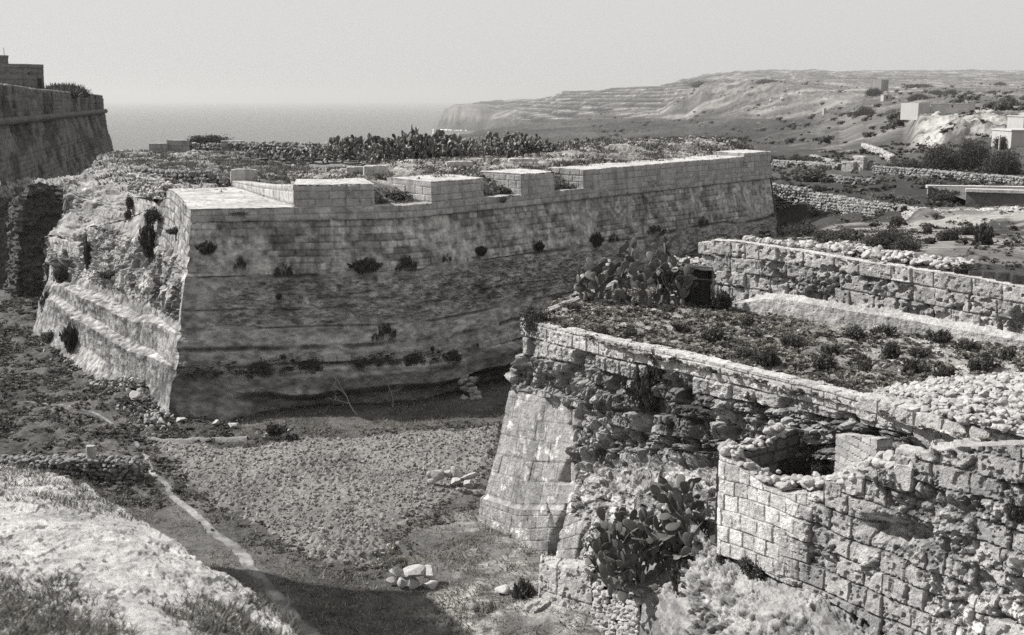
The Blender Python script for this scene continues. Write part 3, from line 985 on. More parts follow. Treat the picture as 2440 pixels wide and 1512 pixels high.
# the foot: bulging lumps over an undercut
bot = sst(-13.35, -13.8, zz)
lump = fbm(np.stack([U * .22, zz * .25, U * 0], -1), 4, 121)
bed += bot * (1.7 * (lump - .42)) + .35 * np.exp(-((zz + 13.75) / .35) ** 2) * sst(3, 7, U)
under = sst(-14.35, -14.75, zz + .8 * (fbm(np.stack([U * .3, U * 0, U * 0], -1), 3, 123) - .5)) * sst(2.5, 4.5, U)
bed -= 1.25 * under * (1 + .5 * sst(12, 22, U))
fine = fbm(q * np.array([3, 3, 5]), 5, 122) - .5
bed += .14 * fine + .30 * (fbm(q * np.array([.5, .5, .9]), 4, 124) - .5) * sst(0, 3, U)
tone *= (1 + 1.5 * fine) * (1 + .7 * (fbm(q * np.array([.9, .9, 4.5]), 5, 127) - .5)) * (1 - .25 * sst(.5, .62, fbm(q * .35, 4, 125)))
rim = np.exp(-((zz + 13.58 + .55 * (fbm(np.stack([U * .28, U * 0, U * 0], -1), 3, 128) - .5)) / .07) ** 2) * sst(2.5, 5, U)
tone *= 1 + .75 * rim  # pale dusty lip, its lit edge painted in as a bright line
# tall pale cut face between the beds, dark growth low down
smooth = sst(-11.4, -11.7, zz) * (1 - sst(-12.2, -12.4, zz))
tone *= 1 + .12 * smooth
growth = sst(-13.0, -13.35, zz) * (1 - sst(-13.55, -13.8, zz)) * sst(.42, .55, fbm(q * np.array([.35, .35, .5]), 4, 126))
tone *= 1 - .55 * growth
tone *= 1 - .25 * bot
P = chip_corner(P, U) + N * bed[..., None]
sheet("rock_foot", P, tone, M_ROCKCUT, bast, smooth=False)
# strips of squared blocks let into the rock low down
for k, (xa, xb, ya, yb, h) in enumerate(((748, 862, 862, 857, .26), (1080, 1228, 832, 792, .34), (868, 905, 856, 851, .2))):
    ua, ub = u_at_px(xa) + .2, u_at_px(xb) + .2
    n = 12
    us = np.linspace(ua, ub, n); c, nn = bpath(us)
    rows = []
    for hz in (0, 1):
        pts = []
        for i, u in enumerate(us):
            o = 1.52 + .12
            xy = c[i] + nn[i] * o
            pts.append(xy)
        rows.append(np.array(pts))
    zz_ = []
    for i in range(n):
        f = i / (n - 1)
        px_, py_ = xa + (xb - xa) * f, ya + (yb - ya) * f
        zz_.append(rows[0][i][1] * ratio(py_))
    zz_ = np.array(zz_)
    A = np.concatenate([rows[0], (zz_)[:, None]], 1); B = np.concatenate([rows[1], (zz_ + h)[:, None]], 1)
    inn = np.concatenate([nn * -.5, np.zeros((n, 1))], 1)
    P, N, U, V = patch([A + inn, A, B, B + inn], .06, .05)
    d, tn, *_ = masonry(U, V * 0 + .4, 5, (.5, .8), 9 + k, .05, .05, .03, .15)
    P = P + N * (d + .02 * (fbm(P * 5, 3, 8) - .5))[..., None]
    sheet("inserted_course", P, tn * 1.15, M_ASHLAR, bast)

# --- cordon band: two courses that stand proud of the scarp
lipf = .13
P, N, U, V = patch(np.concatenate([bfront([-5.32], -.8), bfront([-5.32], lipf), bfront([-5.98], lipf), bfront([-6.0], -.05)]), .06, .05)
q = P.copy()
d, tn, r1, r2, dd = masonry(U, V - .93 + .30, .33, (.55, 1.1), 19, .035, .025, .01, .14, .02, .36)
P = P + N * (d * .8 + .03 * (fbm(q * 4, 4, 131) - .5) - .05 * sst(.62, .75, fbm(q * 2, 4, 132)))[..., None]
sheet("cordon", P, tn * (1 + .8 * (fbm(q * np.array([2, 2, 3]), 4, 133) - .5)), M_MERLON, bast)

# --- merlons
ZT_ = -4.2


def merlon(ua, ub, z0, z1, depth, seed, splay=.35):
    us = np.linspace(ua, ub, max(2, int((ub - ua) / 1.2) + 1))
    c, n = bpath(us)
    fr = c + n * .02
    L = np.linspace(0, 1, len(us))[:, None]
    tdir = np.array([-n[:, 1], n[:, 0]]).T
    bk = c - n * depth
    bk[0] = bk[0] - tdir[0] * splay; bk[-1] = bk[-1] + tdir[-1] * splay
    rows = []
    zb = np.interp(us, [ua, ub], np.broadcast_to(z1, 2))
    def row(xy, z): return np.concatenate([xy, np.broadcast_to(z, len(us))[:, None]], 1)
    n_, m_ = len(us), 0
    # front, top, back as one wrapped sheet
    P, N, U, V = patch([row(fr, z0 - .02), row(fr - n * .03, zb), row(bk, zb + .06), row(bk, z0)], .045, .04)
    H = float(np.mean(zb) - z0)
    q = P.copy()
    d, tn, r1, r2, dd = masonry(U, V, .375, (.45, 1.0), seed, .035, .022, .012, .16, .02, .28)
    face = (V < H - .015)
    e = np.exp(-((V - H) / .06) ** 2)
    top = 1 - face
    rough = fbm(q * 3, 4, seed + 1) - .5
    P = P + N * (np.where(face, d, .05 * rough) + .025 * (fbm(q * 5, 3, seed + 2) - .5) - .08 * e * np.clip(.6 + 9 * rough + 6 * (fbm(q * 7, 2, seed + 4) - .5), 0, 3))[..., None]
    P[..., 2] += sst(H * .7, H, V) * .10 * (fbm(q * 1.1, 4, seed + 5) - .5)
    T = np.where(face, tn, 1.18 + .5 * rough)
    Vs = [P.reshape(-1, 3)]; Fs = [grid_faces(*P.shape[:2])]; Ts = [T.ravel()]
    n0 = Vs[0].shape[0]
    # cheeks: fans of courses
    for k in (0, -1):
        a, b = fr[k], bk[k]
        Pc, Nc, Uc, Vc = patch([[np.array([*a, z0 - .02]), np.array([*b, z0 - .02])], [np.array([*(a - n[k] * .03), zb[k]]), np.array([*b, zb[k] + .06])]], .06, .05, lerp_s)
        qc = Pc.copy()
        dc, tc, *_ = masonry(Uc + 3, Vc, .375, (.5, .9), seed, .035, .022, .012, .08, .02, .3)
        Pc = Pc + Nc * (dc * sst(0, .1, Uc) * sst(0, .08, Vc.max() - Vc) + .02 * (fbm(qc * 5, 3, seed + 2) - .5))[..., None]
        Vs.append(Pc.reshape(-1, 3)); Fs.append(grid_faces(*Pc.shape[:2]) + n0); Ts.append((tc * 1.08).ravel()); n0 += Vs[-1].shape[0]
    return link("merlon", mk_mesh("merlon", np.concatenate(Vs), np.concatenate(Fs), np.concatenate(Ts), False), M_MERLON, bast)


MER = [(702, 893), (1028, 1152), (1241, 1320), (1389, 1771), (1771, 1834)]
MU = [(u_at_px(a), u_at_px(b)) for a, b in MER]
merlon(MU[0][0], MU[0][1], -5.32, -4.2, 3.0, 201, -.15)
merlon(MU[1][0], MU[1][1], -5.32, -4.22, 3.2, 211)
merlon(MU[2][0], MU[2][1], -5.32, -4.18, 3.0, 221)
merlon(MU[3][0], MU[3][1], -5.32, [-4.22, -4.18], 2.4, 231)
merlon(MU[4][0] + .02, BLEN, -5.32, [-3.93, -3.93], 2.4, 241)

# --- end face at the far shoulder (turned away to the right)
c, n = bpath(np.array([BLEN]))
rows = []
for z in (-5.32, -5.98, -8.0, -12.0, -15):
    o = float(batter(np.array(z))) + (.1 if z > -6 else 0)
    a = c[0] + n[0] * o + np.array([.65, .76]) * o * .6
    rows.append([np.array([*a, z]), np.array([*(a + np.array([-6, 9.0])), z]), np.array([*(a + np.array([-14, 20.0])), z])])
P, N, U, V = patch(rows, .3, .1, lerp_s)
sheet("return_face", P, None, M_ASHLAR, bast)

# --- corner gun platform: pale sloping slabs
pl = [np.array([*salient(-5.32)[:2], -5.31]), np.array([*(bpath(np.array([MU[0][0] + .05]))[0][0]), -5.31])]
bk_l = at(400, 450, 62.0); bk_r = at(556, 446, 63.0)
ctl = [[pl[0] + np.array([-.02, -.14, 0]), (pl[0] + pl[1]) / 2 + np.array([0, -.14, 0]), pl[1] + np.array([0, -.14, 0])],
       [(pl[0] + bk_l) / 2, (pl[0] + pl[1] + bk_l + bk_r) / 4, (pl[1] + bk_r) / 2 + np.array([.1, 0, 0])],
       [bk_l, (bk_l + bk_r) / 2, bk_r + np.array([.1, 0, 0])],
       [bk_l + np.array([-.4, 1.6, -.1]), (bk_l + bk_r) / 2 + np.array([0, 1.5, -.1]), bk_r + np.array([0, 1.5, -.1])]]
P, N, U, V = patch(ctl, .06, .06, lerp_s)
q = P.copy()
d, tn, *_ = masonry(U, V, .6, (.8, 1.4), 251, .05, .015, .008, .07, .02, .25)
P = P + np.array([0, 0, 1]) * (d + .04 * (fbm(q * 3, 4, 252) - .5))[..., None]
sheet("gun_platform", P, 1.12 * tn * (1 + .7 * (fbm(q * np.array([1, 2, 1]), 5, 253) - .5)), M_MERLON, bast)

# --- cheek wall behind the platform (left cheek line of the first merlon, running back)
a = bpath(np.array([MU[0][0]]))[0][0] + np.array([-.02, .02])
b = at(552, 403, 64.0)[:2]
m_ = a + (b - a) * .45
P, N, U, V = patch([[np.array([*a, -5.3]), np.array([*m_, -5.12]), np.array([*b, -4.85])], [np.array([*a, -4.2]), np.array([*m_, -4.45]), np.array([*b, -4.55])],
                    [np.array([a[0] + .7, a[1] + .1, -4.2]), np.array([m_[0] + .7, m_[1] + .1, -4.45]), np.array([b[0] + .7, b[1] + .1, -4.55])]], .05, .05, lerp_s)
q = P.copy()
d, tn, *_ = masonry(U, V, .40, (.5, .9), 261, .04, .03, .012, .08, .01, .45)
d = np.where(V < .9, d, 0)
P = P + N * (d + .02 * (fbm(q * 5, 3, 262) - .5))[..., None]
sheet("cheek_wall", P, tn * 1.12, M_MERLON, bast)

# --- rampart fill behind the parapet
nC = 90
us = np.linspace(MU[0][0] - .1, BLEN, nC)
c, n = bpath(us)
back = crom(np.array([(-21, 104), (-12, 107), (-2, 108), (6, 108), (12, 104), (17, 99), (20.2, 91)]), np.linspace(0, 6, nC))
f_ = np.concatenate([np.linspace(.006, .16, 46), np.linspace(.17, 1, 90)])
XY = c[None] * (1 - f_[:, None, None]) + back[None] * f_[:, None, None]
df = np.linalg.norm(XY - c[None], axis=2)
UU = np.broadcast_to(us, df.shape)
GXf, GYf = XY[..., 0], XY[..., 1]
tu, tv_ = np.linspace(0, 1, 700), None
# refine to a dense grid
XYd = lerp_s(XY, np.linspace(0, len(f_) - 1, 420)); XYd = np.swapaxes(lerp_s(np.swapaxes(XYd, 0, 1), np.linspace(0, nC - 1, 520)), 0, 1)
UUd = np.broadcast_to(np.linspace(us[0], us[-1], 520), XYd.shape[:2])
cd_, nd_ = bpath(UUd[0]); df = np.linalg.norm(XYd - cd_[None], axis=2)


def emb(u):
    """1 inside an embrasure, 0 at the merlons"""
    r = np.zeros_like(u)
    for (a0, b0), (a1, b1) in zip(MU[:-1], MU[1:]):
        if a1 - b0 > .3:
            r = np.maximum(r, sst(b0 - .25, b0 + .05, u) * (1 - sst(a1 - .05, a1 + .25, u)))
    return r


def fill_z(X, Y, u, df):
    hi = -4.30 + .25 * sst(3, 7, df) + .75 * sst(-1, 8, X) * sst(5.5, 11, df) - .75 * sst(-5, -15, X) * sst(3, 9, df)
    hi = hi - .5 * sst(16, 30, df) - 1.6 * sst(.85, 1.0, df / 36)
    e = emb(u)
    flo = -5.33 + .95 * sst(.9, 3.6, df)
    z = hi * (1 - e * (1 - sst(3.0, 4.6, df))) + flo * e * (1 - sst(3.0, 4.6, df))
    lipz = (1 - e) * (1 - sst(1.5, 2.3, df))          # under the merlons' own stone
    return z - lipz * .5


X_, Y_ = XYd[..., 0], XYd[..., 1]
Z_ = fill_z(X_, Y_, UUd, df)
p = np.stack([X_, Y_, 0 * X_], -1)
rb = bil(p * 1.9, 4, 271) - .3
inemb = emb(UUd) * (1 - sst(3, 4, df))
Z_ = Z_ + (.22 * rb + .20 * (fbm(p * .7, 4, 272) - .5)) * sst(.3, 1.0, df) * (1 - .6 * inemb)
tone = (.95 + 1.1 * rb + 1.2 * (fbm(p * .8, 5, 273) - .5)) * (1 - .35 * sst(20, 6, df) * sst(.5, .62, fbm(p * .5, 3, 274)))
M_FILL = stone_mat("rubbly_earth", .23, .8, .5, 0, .9, 1.0, DARK)
P = np.stack([X_, Y_, Z_], -1)
sheet("rampart_fill", P, tone, M_FILL, bast)

# back wall courses at the inner end of the embrasures, broken blocks standing in the fill
for (x0, x1, y0, y1, Y, dz, sd) in ((548, 612, 403, 428, 64.2, .55, 281), (825, 873, 397, 416, 63.5, .5, 282), (866, 925, 394, 415, 62.6, .55, 283), (1062, 1128, 384, 406, 68.0, .6, 284), (1212, 1284, 377, 398, 73.0, .6, 285),
                                   (1152, 1238, 410, 428, 66.0, .5, 286), (1318, 1390, 400, 420, 71.5, .55, 287)):
    A, B = at(x0, y1, Y), at(x1, y1, Y + .15)
    zt = at(x0, y0, Y)[2]
    c8 = box8(A, B, .55, A[2] - .6, zt)
    block("loose_parapet_block", c8, M_MERLON, bast, .06, .05, 2.0, sd, 1.1, course=(.38 if x1 - x0 > 70 and sd > 285 else 0), pit=.03, rnd=.06)

# --- left flank: ruined masonry crest, rubble, two ledges, sheer rock foot
zl = [-5.3, -7.3, -8.5, -10.2, -11.3, -11.35, -12.9, -12.95, -14.5, -15.3, -16.0]
cor = [salient(z_) for z_ in zl]
cols = [
    [(400, 452, 61.8), (396, 520, 61.2), (393, 562, 60.6), (380, 690, 59.2), (376, 752, 58.6), (368, 768, 57.5), (366, 832, 57.4), (358, 850, 56.4), (350, 910, 56.6), (334, 958, 56.0)],
    [(352, 500, 65.0), (348, 522, 64.4), (335, 560, 63.6), (322, 690, 62.4), (316, 735, 62.0), (305, 758, 60.5), (300, 802, 60.8), (288, 824, 59.4), (280, 880, 59.8), (262, 925, 59.2)],
    [(286, 528, 68.0), (282, 560, 67.2), (275, 600, 66.4), (262, 665, 65.4), (258, 706, 65.2), (244, 730, 63.3), (240, 765, 63.8), (226, 786, 62.5), (222, 838, 62.8), (205, 880, 62.0)],
    [(222, 540, 70.8), (220, 575, 70.0), (216, 610, 69.4), (208, 655, 68.6), (204, 684, 68.2), (190, 704, 66.6), (186, 735, 66.8), (172, 754, 65.4), (170, 808, 65.8), (150, 858, 65.2)],
    [(172, 560, 73.0), (170, 590, 72.4), (164, 620, 72.0), (155, 650, 71.2), (150, 670, 71.0), (142, 684, 70.0), (136, 706, 69.8), (128, 720, 69.0), (122, 770, 68.8), (108, 820, 68.2)],
    [(122, 562, 76.0), (122, 600, 75.6), (121, 630, 75.2), (120, 655, 75.0), (118, 668, 74.6), (112, 680, 74.0), (104, 700, 73.6), (98, 712, 73.0), (92, 752, 72.6), (80, 800, 72.0)],
]
ctl = []
for r in range(10):
    ctl.append([cor[r]] + [at(*cc[r]) for cc in cols])
ctl.append([cor[10]] + [at(*cc[9]) + np.array([-.5, -.6, -1.2]) for cc in cols])
for r in range(11):   # a further column, turned away behind the far end
    e = ctl[r][-1]
    ctl[r].append(e + np.array([1.0, 5.0, 0]))
P, N, U, V = patch(ctl, .07, .055, crom, lerp_s)
P[..., 2] += (.42 * (fbm(np.stack([U * .30, U * 0, U * 0], -1), 4, 322) - .5) + .14 * (fbm(np.stack([U * 1.1, V * .5, U * 0], -1), 3, 323) - .5)) * sst(0, 2.0, U) * sst(2.5, 4, V) * (1 - sst(V.max() - 3, V.max() - 1, V))
q = P.copy()
gx_, gy_ = proj(P)
nrow = np.linspace(0, 1, P.shape[0])[:, None]
zq = q[..., 2]
rub = sst(-7.6, -8.2, zq) * (1 - sst(-10.6, -11.2, zq))
awayc = sst(.0, 1.6, U)
rockd = .55 * (bil(q * np.array([.9, .9, 1.1]), 5, 301) - .3)
strat = .25 * (bil(q * np.array([1.2, 1.2, 4.0]), 4, 302) - .32)
fine = fbm(q * 4, 4, 303) - .5
d, tn, r1, r2, dd = masonry(U, V, .36, (.5, .9), 305, .05, .04, .03, .15, .02, .5)
mas = (1 - rub) * (zq > -8.3)
mas = mas * (1 - sst(4.5, 7.5, U))
fA, cA, iA = facets(U, V, .8, 316); fB, cB, iB = facets(U, V, .32, 317); fC, cC, iC = facets(U, V, .15, 318)
hole = sst(.58, .66, fbm(q * 1.2, 4, 319))
disp = (rub * (.6 * rockd + .36 * fA + .22 * fB + .10 * fC - .35 * hole) + (1 - rub) * (.14 * strat + .12 * fine) * (1 - .6 * mas)) * awayc + d * mas
P = chip_corner(P, U) + N * disp[..., None]
pal = sst(.42, .56, fbm(q * .8, 5, 306))
tone = (.66 + .45 * pal * rub + 1.3 * fine + .6 * (fbm(q * .5, 4, 307) - .5)) * (tn * mas + (1 - mas))
tone *= 1 - .45 * rub * sst(.52, .62, fbm(q * 1.8, 4, 308))
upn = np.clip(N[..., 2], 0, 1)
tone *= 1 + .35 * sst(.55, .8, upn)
edge_l = np.zeros_like(tone)
for kk in (5, 7):
    rowz = np.array([c_[2] for c_ in ctl[kk]]); zl_ = np.interp(np.linspace(0, 1, P.shape[1]), np.linspace(0, 1, len(rowz)), rowz)
    edge_l = np.maximum(edge_l, np.exp(-((zq - zl_[None] + .25 + .3 * (fbm(q * 1.2, 3, 320) - .5)) / .22) ** 2))
tone *= 1 - .5 * edge_l * sst(.40, .52, fbm(q * 2.5, 4, 321)) * sst(1.5, 3, U)
streakn = fbm(q * np.array([2.0, 2.0, .25]), 4, 309)
tone *= 1 - .35 * sst(.5, .62, streakn) * (1 - rub)
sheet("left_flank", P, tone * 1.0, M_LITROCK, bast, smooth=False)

# --- plateau behind the flank
ctl = [
    [at(735, 470, 59), at(470, 462, 61.2), at(400, 462, 61.9), at(352, 508, 65), at(286, 534, 68.0), at(222, 545, 70.8), at(172, 565, 73), at(118, 566, 76.2)],
    [at(735, 445, 65) - np.array([0, 0, .9]), at(500, 436, 66), at(400, 440, 66), at(345, 480, 67), at(300, 505, 69), at(225, 500, 73), at(190, 500, 76), at(168, 500, 78)],
    [at(735, 425, 72) - np.array([0, 0, .4]), at(520, 418, 73), at(420, 422, 73), at(345, 432, 74), at(290, 447, 74), at(235, 450, 76), at(200, 455, 78), at(166, 446, 79)],
    [at(735, 402, 84) - np.array([0, 0, .2]), at(540, 398, 84), at(440, 400, 83), at(350, 405, 83), at(285, 408, 84), at(235, 412, 85), at(215, 416, 86), at(192, 424, 86)],
    [at(735, 384, 94), at(560, 383, 94), at(460, 383, 94), at(360, 384, 94), at(290, 386, 94), at(250, 388, 94), at(232, 391, 95), at(222, 397, 95)],
    [at(735, 371, 105), at(580, 370, 105), at(470, 370, 105), at(380, 371, 105), at(320, 373, 104), at(280, 375, 103), at(258, 378, 102), at(244, 383, 102)],
    [at(735, 380, 108) - np.array([0, 0, 6]), at(580, 380, 108) - np.array([0, 0, 6]), at(470, 380, 108) - np.array([0, 0, 6]), at(380, 381, 108) - np.array([0, 0, 6]), at(320, 383, 107) - np.array([0, 0, 6]), at(280, 385, 106) - np.array([0, 0, 6]), at(258, 388, 105) - np.array([0, 0, 6]), at(240, 393, 105) - np.array([0, 0, 6])],
]
for r in ctl:
    e = r[-1]
    r.append(e + np.array([-.5, .2, -1.4])); r.append(e + np.array([-1.2, .5, -11.0]))
P, N, U, V = patch(ctl, .14, .14, crom, crom)
q = P.copy()
PLATP = q.copy()
rb = bil(q * np.array([.8, .8, 1.5]), 5, 311) - .3
nz = sst(.2, .6, np.abs(N[..., 2]))
P = P + N * (.30 * rb * (1.6 - nz) + .25 * (fbm(q * .4, 4, 312) - .5) + .26 * facets(U, V, 1.1, 316)[0] + .18 * facets(U, V, .42, 317)[0])[..., None]
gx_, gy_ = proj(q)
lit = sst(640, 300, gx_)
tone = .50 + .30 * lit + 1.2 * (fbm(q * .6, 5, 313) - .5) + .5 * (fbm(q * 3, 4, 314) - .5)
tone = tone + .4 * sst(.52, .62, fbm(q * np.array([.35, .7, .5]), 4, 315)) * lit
M_PLAT = stone_mat("rocky_plateau", .32, .6, .4, 0, .8, .8)
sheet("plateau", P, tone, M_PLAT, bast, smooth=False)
# ================================================================== NEAR COUNTERSCARP (right)
TA, TB = (.3, 39.6), (11.6, 24.5)
TD = (np.array(TB) - np.array(TA)); TD /= np.linalg.norm(TD)
TN = np.array([-TD[1], TD[0]]) * -1
if TN @ -np.array(TA) < 0: TN = -TN
TN3 = np.array([*TN, 0])


def tp(px, py, off=0.0):
    return onpl(px, py, TA, TB, off)


scarp = empty("counterscarp", (3, 36, -15.2), "ruined limestone scarp with a smooth leaning corner and eaten-away upper courses, right of the ditch", "scarp")
c0 = [(1240, 757, 0), (1240, 800, 0), (1234, 860, .13), (1215, 922, .28), (1213, 928, .32), (1185, 1070, .78), (1155, 1178, 1.08), (1145, 1186, 1.2), (1140, 1240, 1.28), (1141, 1300, 1.42), (1150, 1345, 1.56)]
SC = [
    [(1300, 775, 0), (1299, 815, 0), (1295, 868, .15), (1284, 940, .30), (1282, 946, .34), (1265, 1085, .8), (1240, 1205, 1.1), (1234, 1214, 1.22), (1226, 1275, 1.3), (1222, 1340, 1.45), (1215, 1385, 1.6)],
    [(1390, 795, 0), (1389, 838, 0), (1386, 880, .05), (1380, 955, .12), (1378, 962, .2), (1368, 1090, .75), (1350, 1205, 1.1), (1345, 1215, 1.25), (1335, 1275, 1.35), (1322, 1345, 1.5), (1300, 1400, 1.6)],
    [(1460, 812, 0), (1459, 856, 0), (1457, 905, -.1), (1453, 980, 0), (1452, 1000, .1), (1448, 1085, .35), (1440, 1140, 1.2), (1436, 1172, 1.3), (1430, 1240, 1.6), (1420, 1345, 1.7), (1410, 1415, 1.8)],
    [(1550, 828, 0), (1549, 872, 0), (1548, 925, -.15), (1546, 990, -.05), (1546, 1030, .1), (1544, 1085, .25), (1540, 1130, 1.0), (1536, 1160, 1.5), (1532, 1245, 1.8), (1530, 1345, 2.0), (1525, 1415, 2.1)],
    [(1640, 848, 0), (1640, 893, 0), (1640, 950, -.15), (1640, 1000, 0), (1640, 1040, .1), (1640, 1085, .25), (1640, 1130, .8), (1640, 1160, 1.4), (1640, 1245, 1.8), (1640, 1345, 2.0), (1640, 1420, 2.1)],
    [(1740, 872, 0), (1740, 915, 0), (1740, 965, -.1), (1740, 1010, 0), (1740, 1045, .1), (1740, 1085, .15), (1740, 1125, .5), (1740, 1160, 1.2), (1740, 1245, 1.8), (1740, 1345, 2.0), (1740, 1420, 2.1)],
    [(1830, 893, 0), (1830, 937, 0), (1830, 980, -.05), (1830, 1015, 0), (1830, 1050, 0), (1830, 1085, 0), (1830, 1120, .1), (1830, 1155, .1), (1830, 1240, .2), (1830, 1345, .3), (1830, 1420, .3)],
    [(1910, 912, 0), (1910, 957, 0), (1910, 990, 0), (1910, 1020, 0), (1910, 1050, 0), (1910, 1085, 0), (1910, 1120, 0), (1910, 1150, 0), (1910, 1240, .1), (1910, 1345, .2), (1910, 1420, .3)],
    [(2040, 946, 0), (2040, 990, 0), (2040, 1015, 0), (2040, 1040, 0), (2040, 1060, 0), (2040, 1090, 0), (2040, 1120, 0), (2040, 1150, 0), (2040, 1240, .1), (2040, 1345, .2), (2040, 1420, .3)],
    [(2150, 975, 0), (2150, 1015, 0), (2150, 1035, .1), (2150, 1055, .2), (2150, 1075, .4), (2150, 1095, .5), (2150, 1120, .6), (2150, 1150, .6), (2150, 1240, .6), (2150, 1345, .6), (2150, 1420, .6)],
    [(2270, 1005, 0), (2270, 1045, 0), (2270, 1062, .3), (2270, 1075, .6), (2270, 1090, 1.2), (2270, 1105, 1.3), (2270, 1125, 1.3), (2270, 1150, 1.3), (2270, 1240, 1.3), (2270, 1345, 1.3), (2270, 1420, 1.3)],
    [(2440, 1050, 0), (2440, 1085, .2), (2440, 1096, .6), (2440, 1105, 1.0), (2440, 1115, 1.8), (2440, 1130, 1.8), (2440, 1145, 1.8), (2440, 1160, 1.8), (2440, 1250, 1.8), (2440, 1345, 1.8), (2440, 1420, 1.8)],
    [(2640, 1110, 0), (2640, 1135, .2), (2640, 1146, .6), (2640, 1155, 1.0), (2640, 1165, 1.8), (2640, 1180, 1.8), (2640, 1195, 1.8), (2640, 1210, 1.8), (2640, 1300, 1.8), (2640, 1345, 1.8), (2640, 1420, 1.8)],
]
ctl = []
for r in range(11):
    a = tp(*c0[r])
    row = [a + np.array([5.2, 9.5, .25]), a + np.array([1.9, 3.2, .1]), a + np.array([.22, .32, 0]), a] + [tp(*c[r]) for c in SC]
    ctl.append(row)
# a top lip running back over the platform edge
lip = [p_ - TN3 * .55 + np.array([0, 0, -.02]) for p_ in ctl[0]]
lip2 = [p_ - TN3 * .65 + np.array([0, 0, -.5]) for p_ in ctl[0]]
P, N, U, V = patch([lip2, lip] + ctl, .038, .03, lerp_s, lerp_s)
q = P.copy()
gx, gy = proj(q)
U0 = np.interp(1240, gx[30], U[0]) if True else 0
i0 = int(np.argmin(np.linalg.norm(q[15] - tp(*c0[1]), axis=1)))
Uc = U - U[0, i0]
topm = sst(1.20, 1.26, V)                   # below the lip's arris
Vc = V - 1.15
d, tn, r1, r2, dd = masonry(U, Vc, .43, (.42, .85), 407, .03, .03, .022, .10, .06, .30)
# the dressed skin survives on the corner
low = fbm(np.stack([q[..., 2] * 1.1, Uc * .8, U * 0], -1), 3, 410) - .5
smooth = (1 - sst(1368, 1385, gx + 120 * low + 40 * (r1 - .5))) * sst(922, 936, gy - .20 * (gx - 1215) + 12 * low)
mid = sst(0, .12, smooth)
topc = 1 - sst(.40, .47, Vc + .05 * low)                  # the coping course
second = (sst(.40, .47, Vc)) * (1 - sst(.86, .92, Vc)) * (.3 + .7 * (r1 > .45))
eaten = topm * (1 - smooth) * (1 - topc) * (1 - .75 * second)
belowy = sst(1085, 1130, gy + 10 * low) * sst(1350, 1400, gx)   # bare bright ledges
# eaten stone: hollows, stubs of blocks, honeycomb
hol = fbm(q * np.array([.8, .8, .8]), 4, 411)
honey = bil(q * 3.4, 4, 412)
stub = (r1 > .60) * sst(.03, .09, dd)
fA, cA, iA = facets(Uc, Vc, .62, 441); fB, cB, iB = facets(Uc, Vc, .26, 442); fC, cC, iC = facets(Uc, Vc, .12, 443)
stubs = (r1 > .52) * sst(.02, .06, dd)
dis = -.24 * sst(.44, .56, hol) + .20 * (stubs - .4) + .34 * (r1 - .5) * sst(0, .05, dd) + .12 * fA + .13 * fB + .10 * fC + .16 * (honey - .32) - .07 * (1 - sst(0, .10, cB)) - .09 * sst(.55, .63, fbm(q * 3.6, 3, 445))
ledge = .26 * (bil(q * np.array([.8, .8, 1.8]), 4, 413, .5) - .3) + .07 * fA + .05 * fB + .03 * fC - .10 * sst(.55, .65, fbm(q * 4.5, 3, 444))
dis = dis * (1 - belowy) + ledge * 1.3 * belowy
fine = fbm(q * 7, 4, 414) - .5
pits = sst(.57, .70, fbm(q * 5.5, 3, 415))
D = eaten * dis + (1 - eaten) * (d * (.65 + .35 * topc) * (1 - .2 * smooth) - .05 * pits * topm * (1 - .8 * smooth)) + .05 * fine * (1 - .5 * smooth)
# vertical cracks and the fallen piece at the foot of the corner
for (xa, ya, xb, yb, w_, dp) in ((1345, 1205, 1300, 1345, 5, .5), (1352, 1098, 1346, 1150, 5, .35), (1300, 1200, 1330, 1290, 2.5, .15)):
    tt_ = np.clip((gy - ya) / (yb - ya), 0, 1)
    xc = xa + (xb - xa) * tt_ + 14 * low
    wid = w_ * (.5 + 1.6 * tt_)
    g = np.exp(-((gx - xc) / wid) ** 2) * sst(ya - 6, ya + 8, gy) * (1 - sst(yb - 4, yb + 6, gy))
    D = D - dp * g
P = P + N * D[..., None]
tone = np.where(topm > .5, 1 + (tn - 1) * (1 - .25 * smooth), 1.0) * (1 - eaten) + eaten * (1 - .5 * sst(.55, .63, fbm(q * 3.6, 3, 445))) * (.84 + .4 * (honey - .3) + .30 * (iB - .5) + .25 * (iA - .5)) * (1 - .35 * (1 - sst(0, .12, cB)))
tone = tone * (1 + .7 * fine) * (1 + .16 * topc * topm)
veg = eaten * (1 - belowy) * sst(.47, .58, fbm(q * .55, 4, 417)) * sst(1400, 1480, gx) * (1 - sst(1740, 1800, gx))
tone = tone * (1 - .5 * veg) * (1 + .18 * belowy) * (1 - .18 * eaten * (1 - belowy))
stk = fbm(q * np.array([2.6, 2.6, .45]), 4, 446)
tone = tone * (1 - .22 * smooth) * (1 - .30 * smooth * sst(.50, .62, stk)) * (1 + .9 * smooth * sst(.66, .70, fbm(q * 3.2, 3, 447)))
tone = np.where((V < 1.15), 1.1 + .6 * fine, tone)
sheet("scarp_face", P, tone, M_TOWER, scarp, smooth=False)

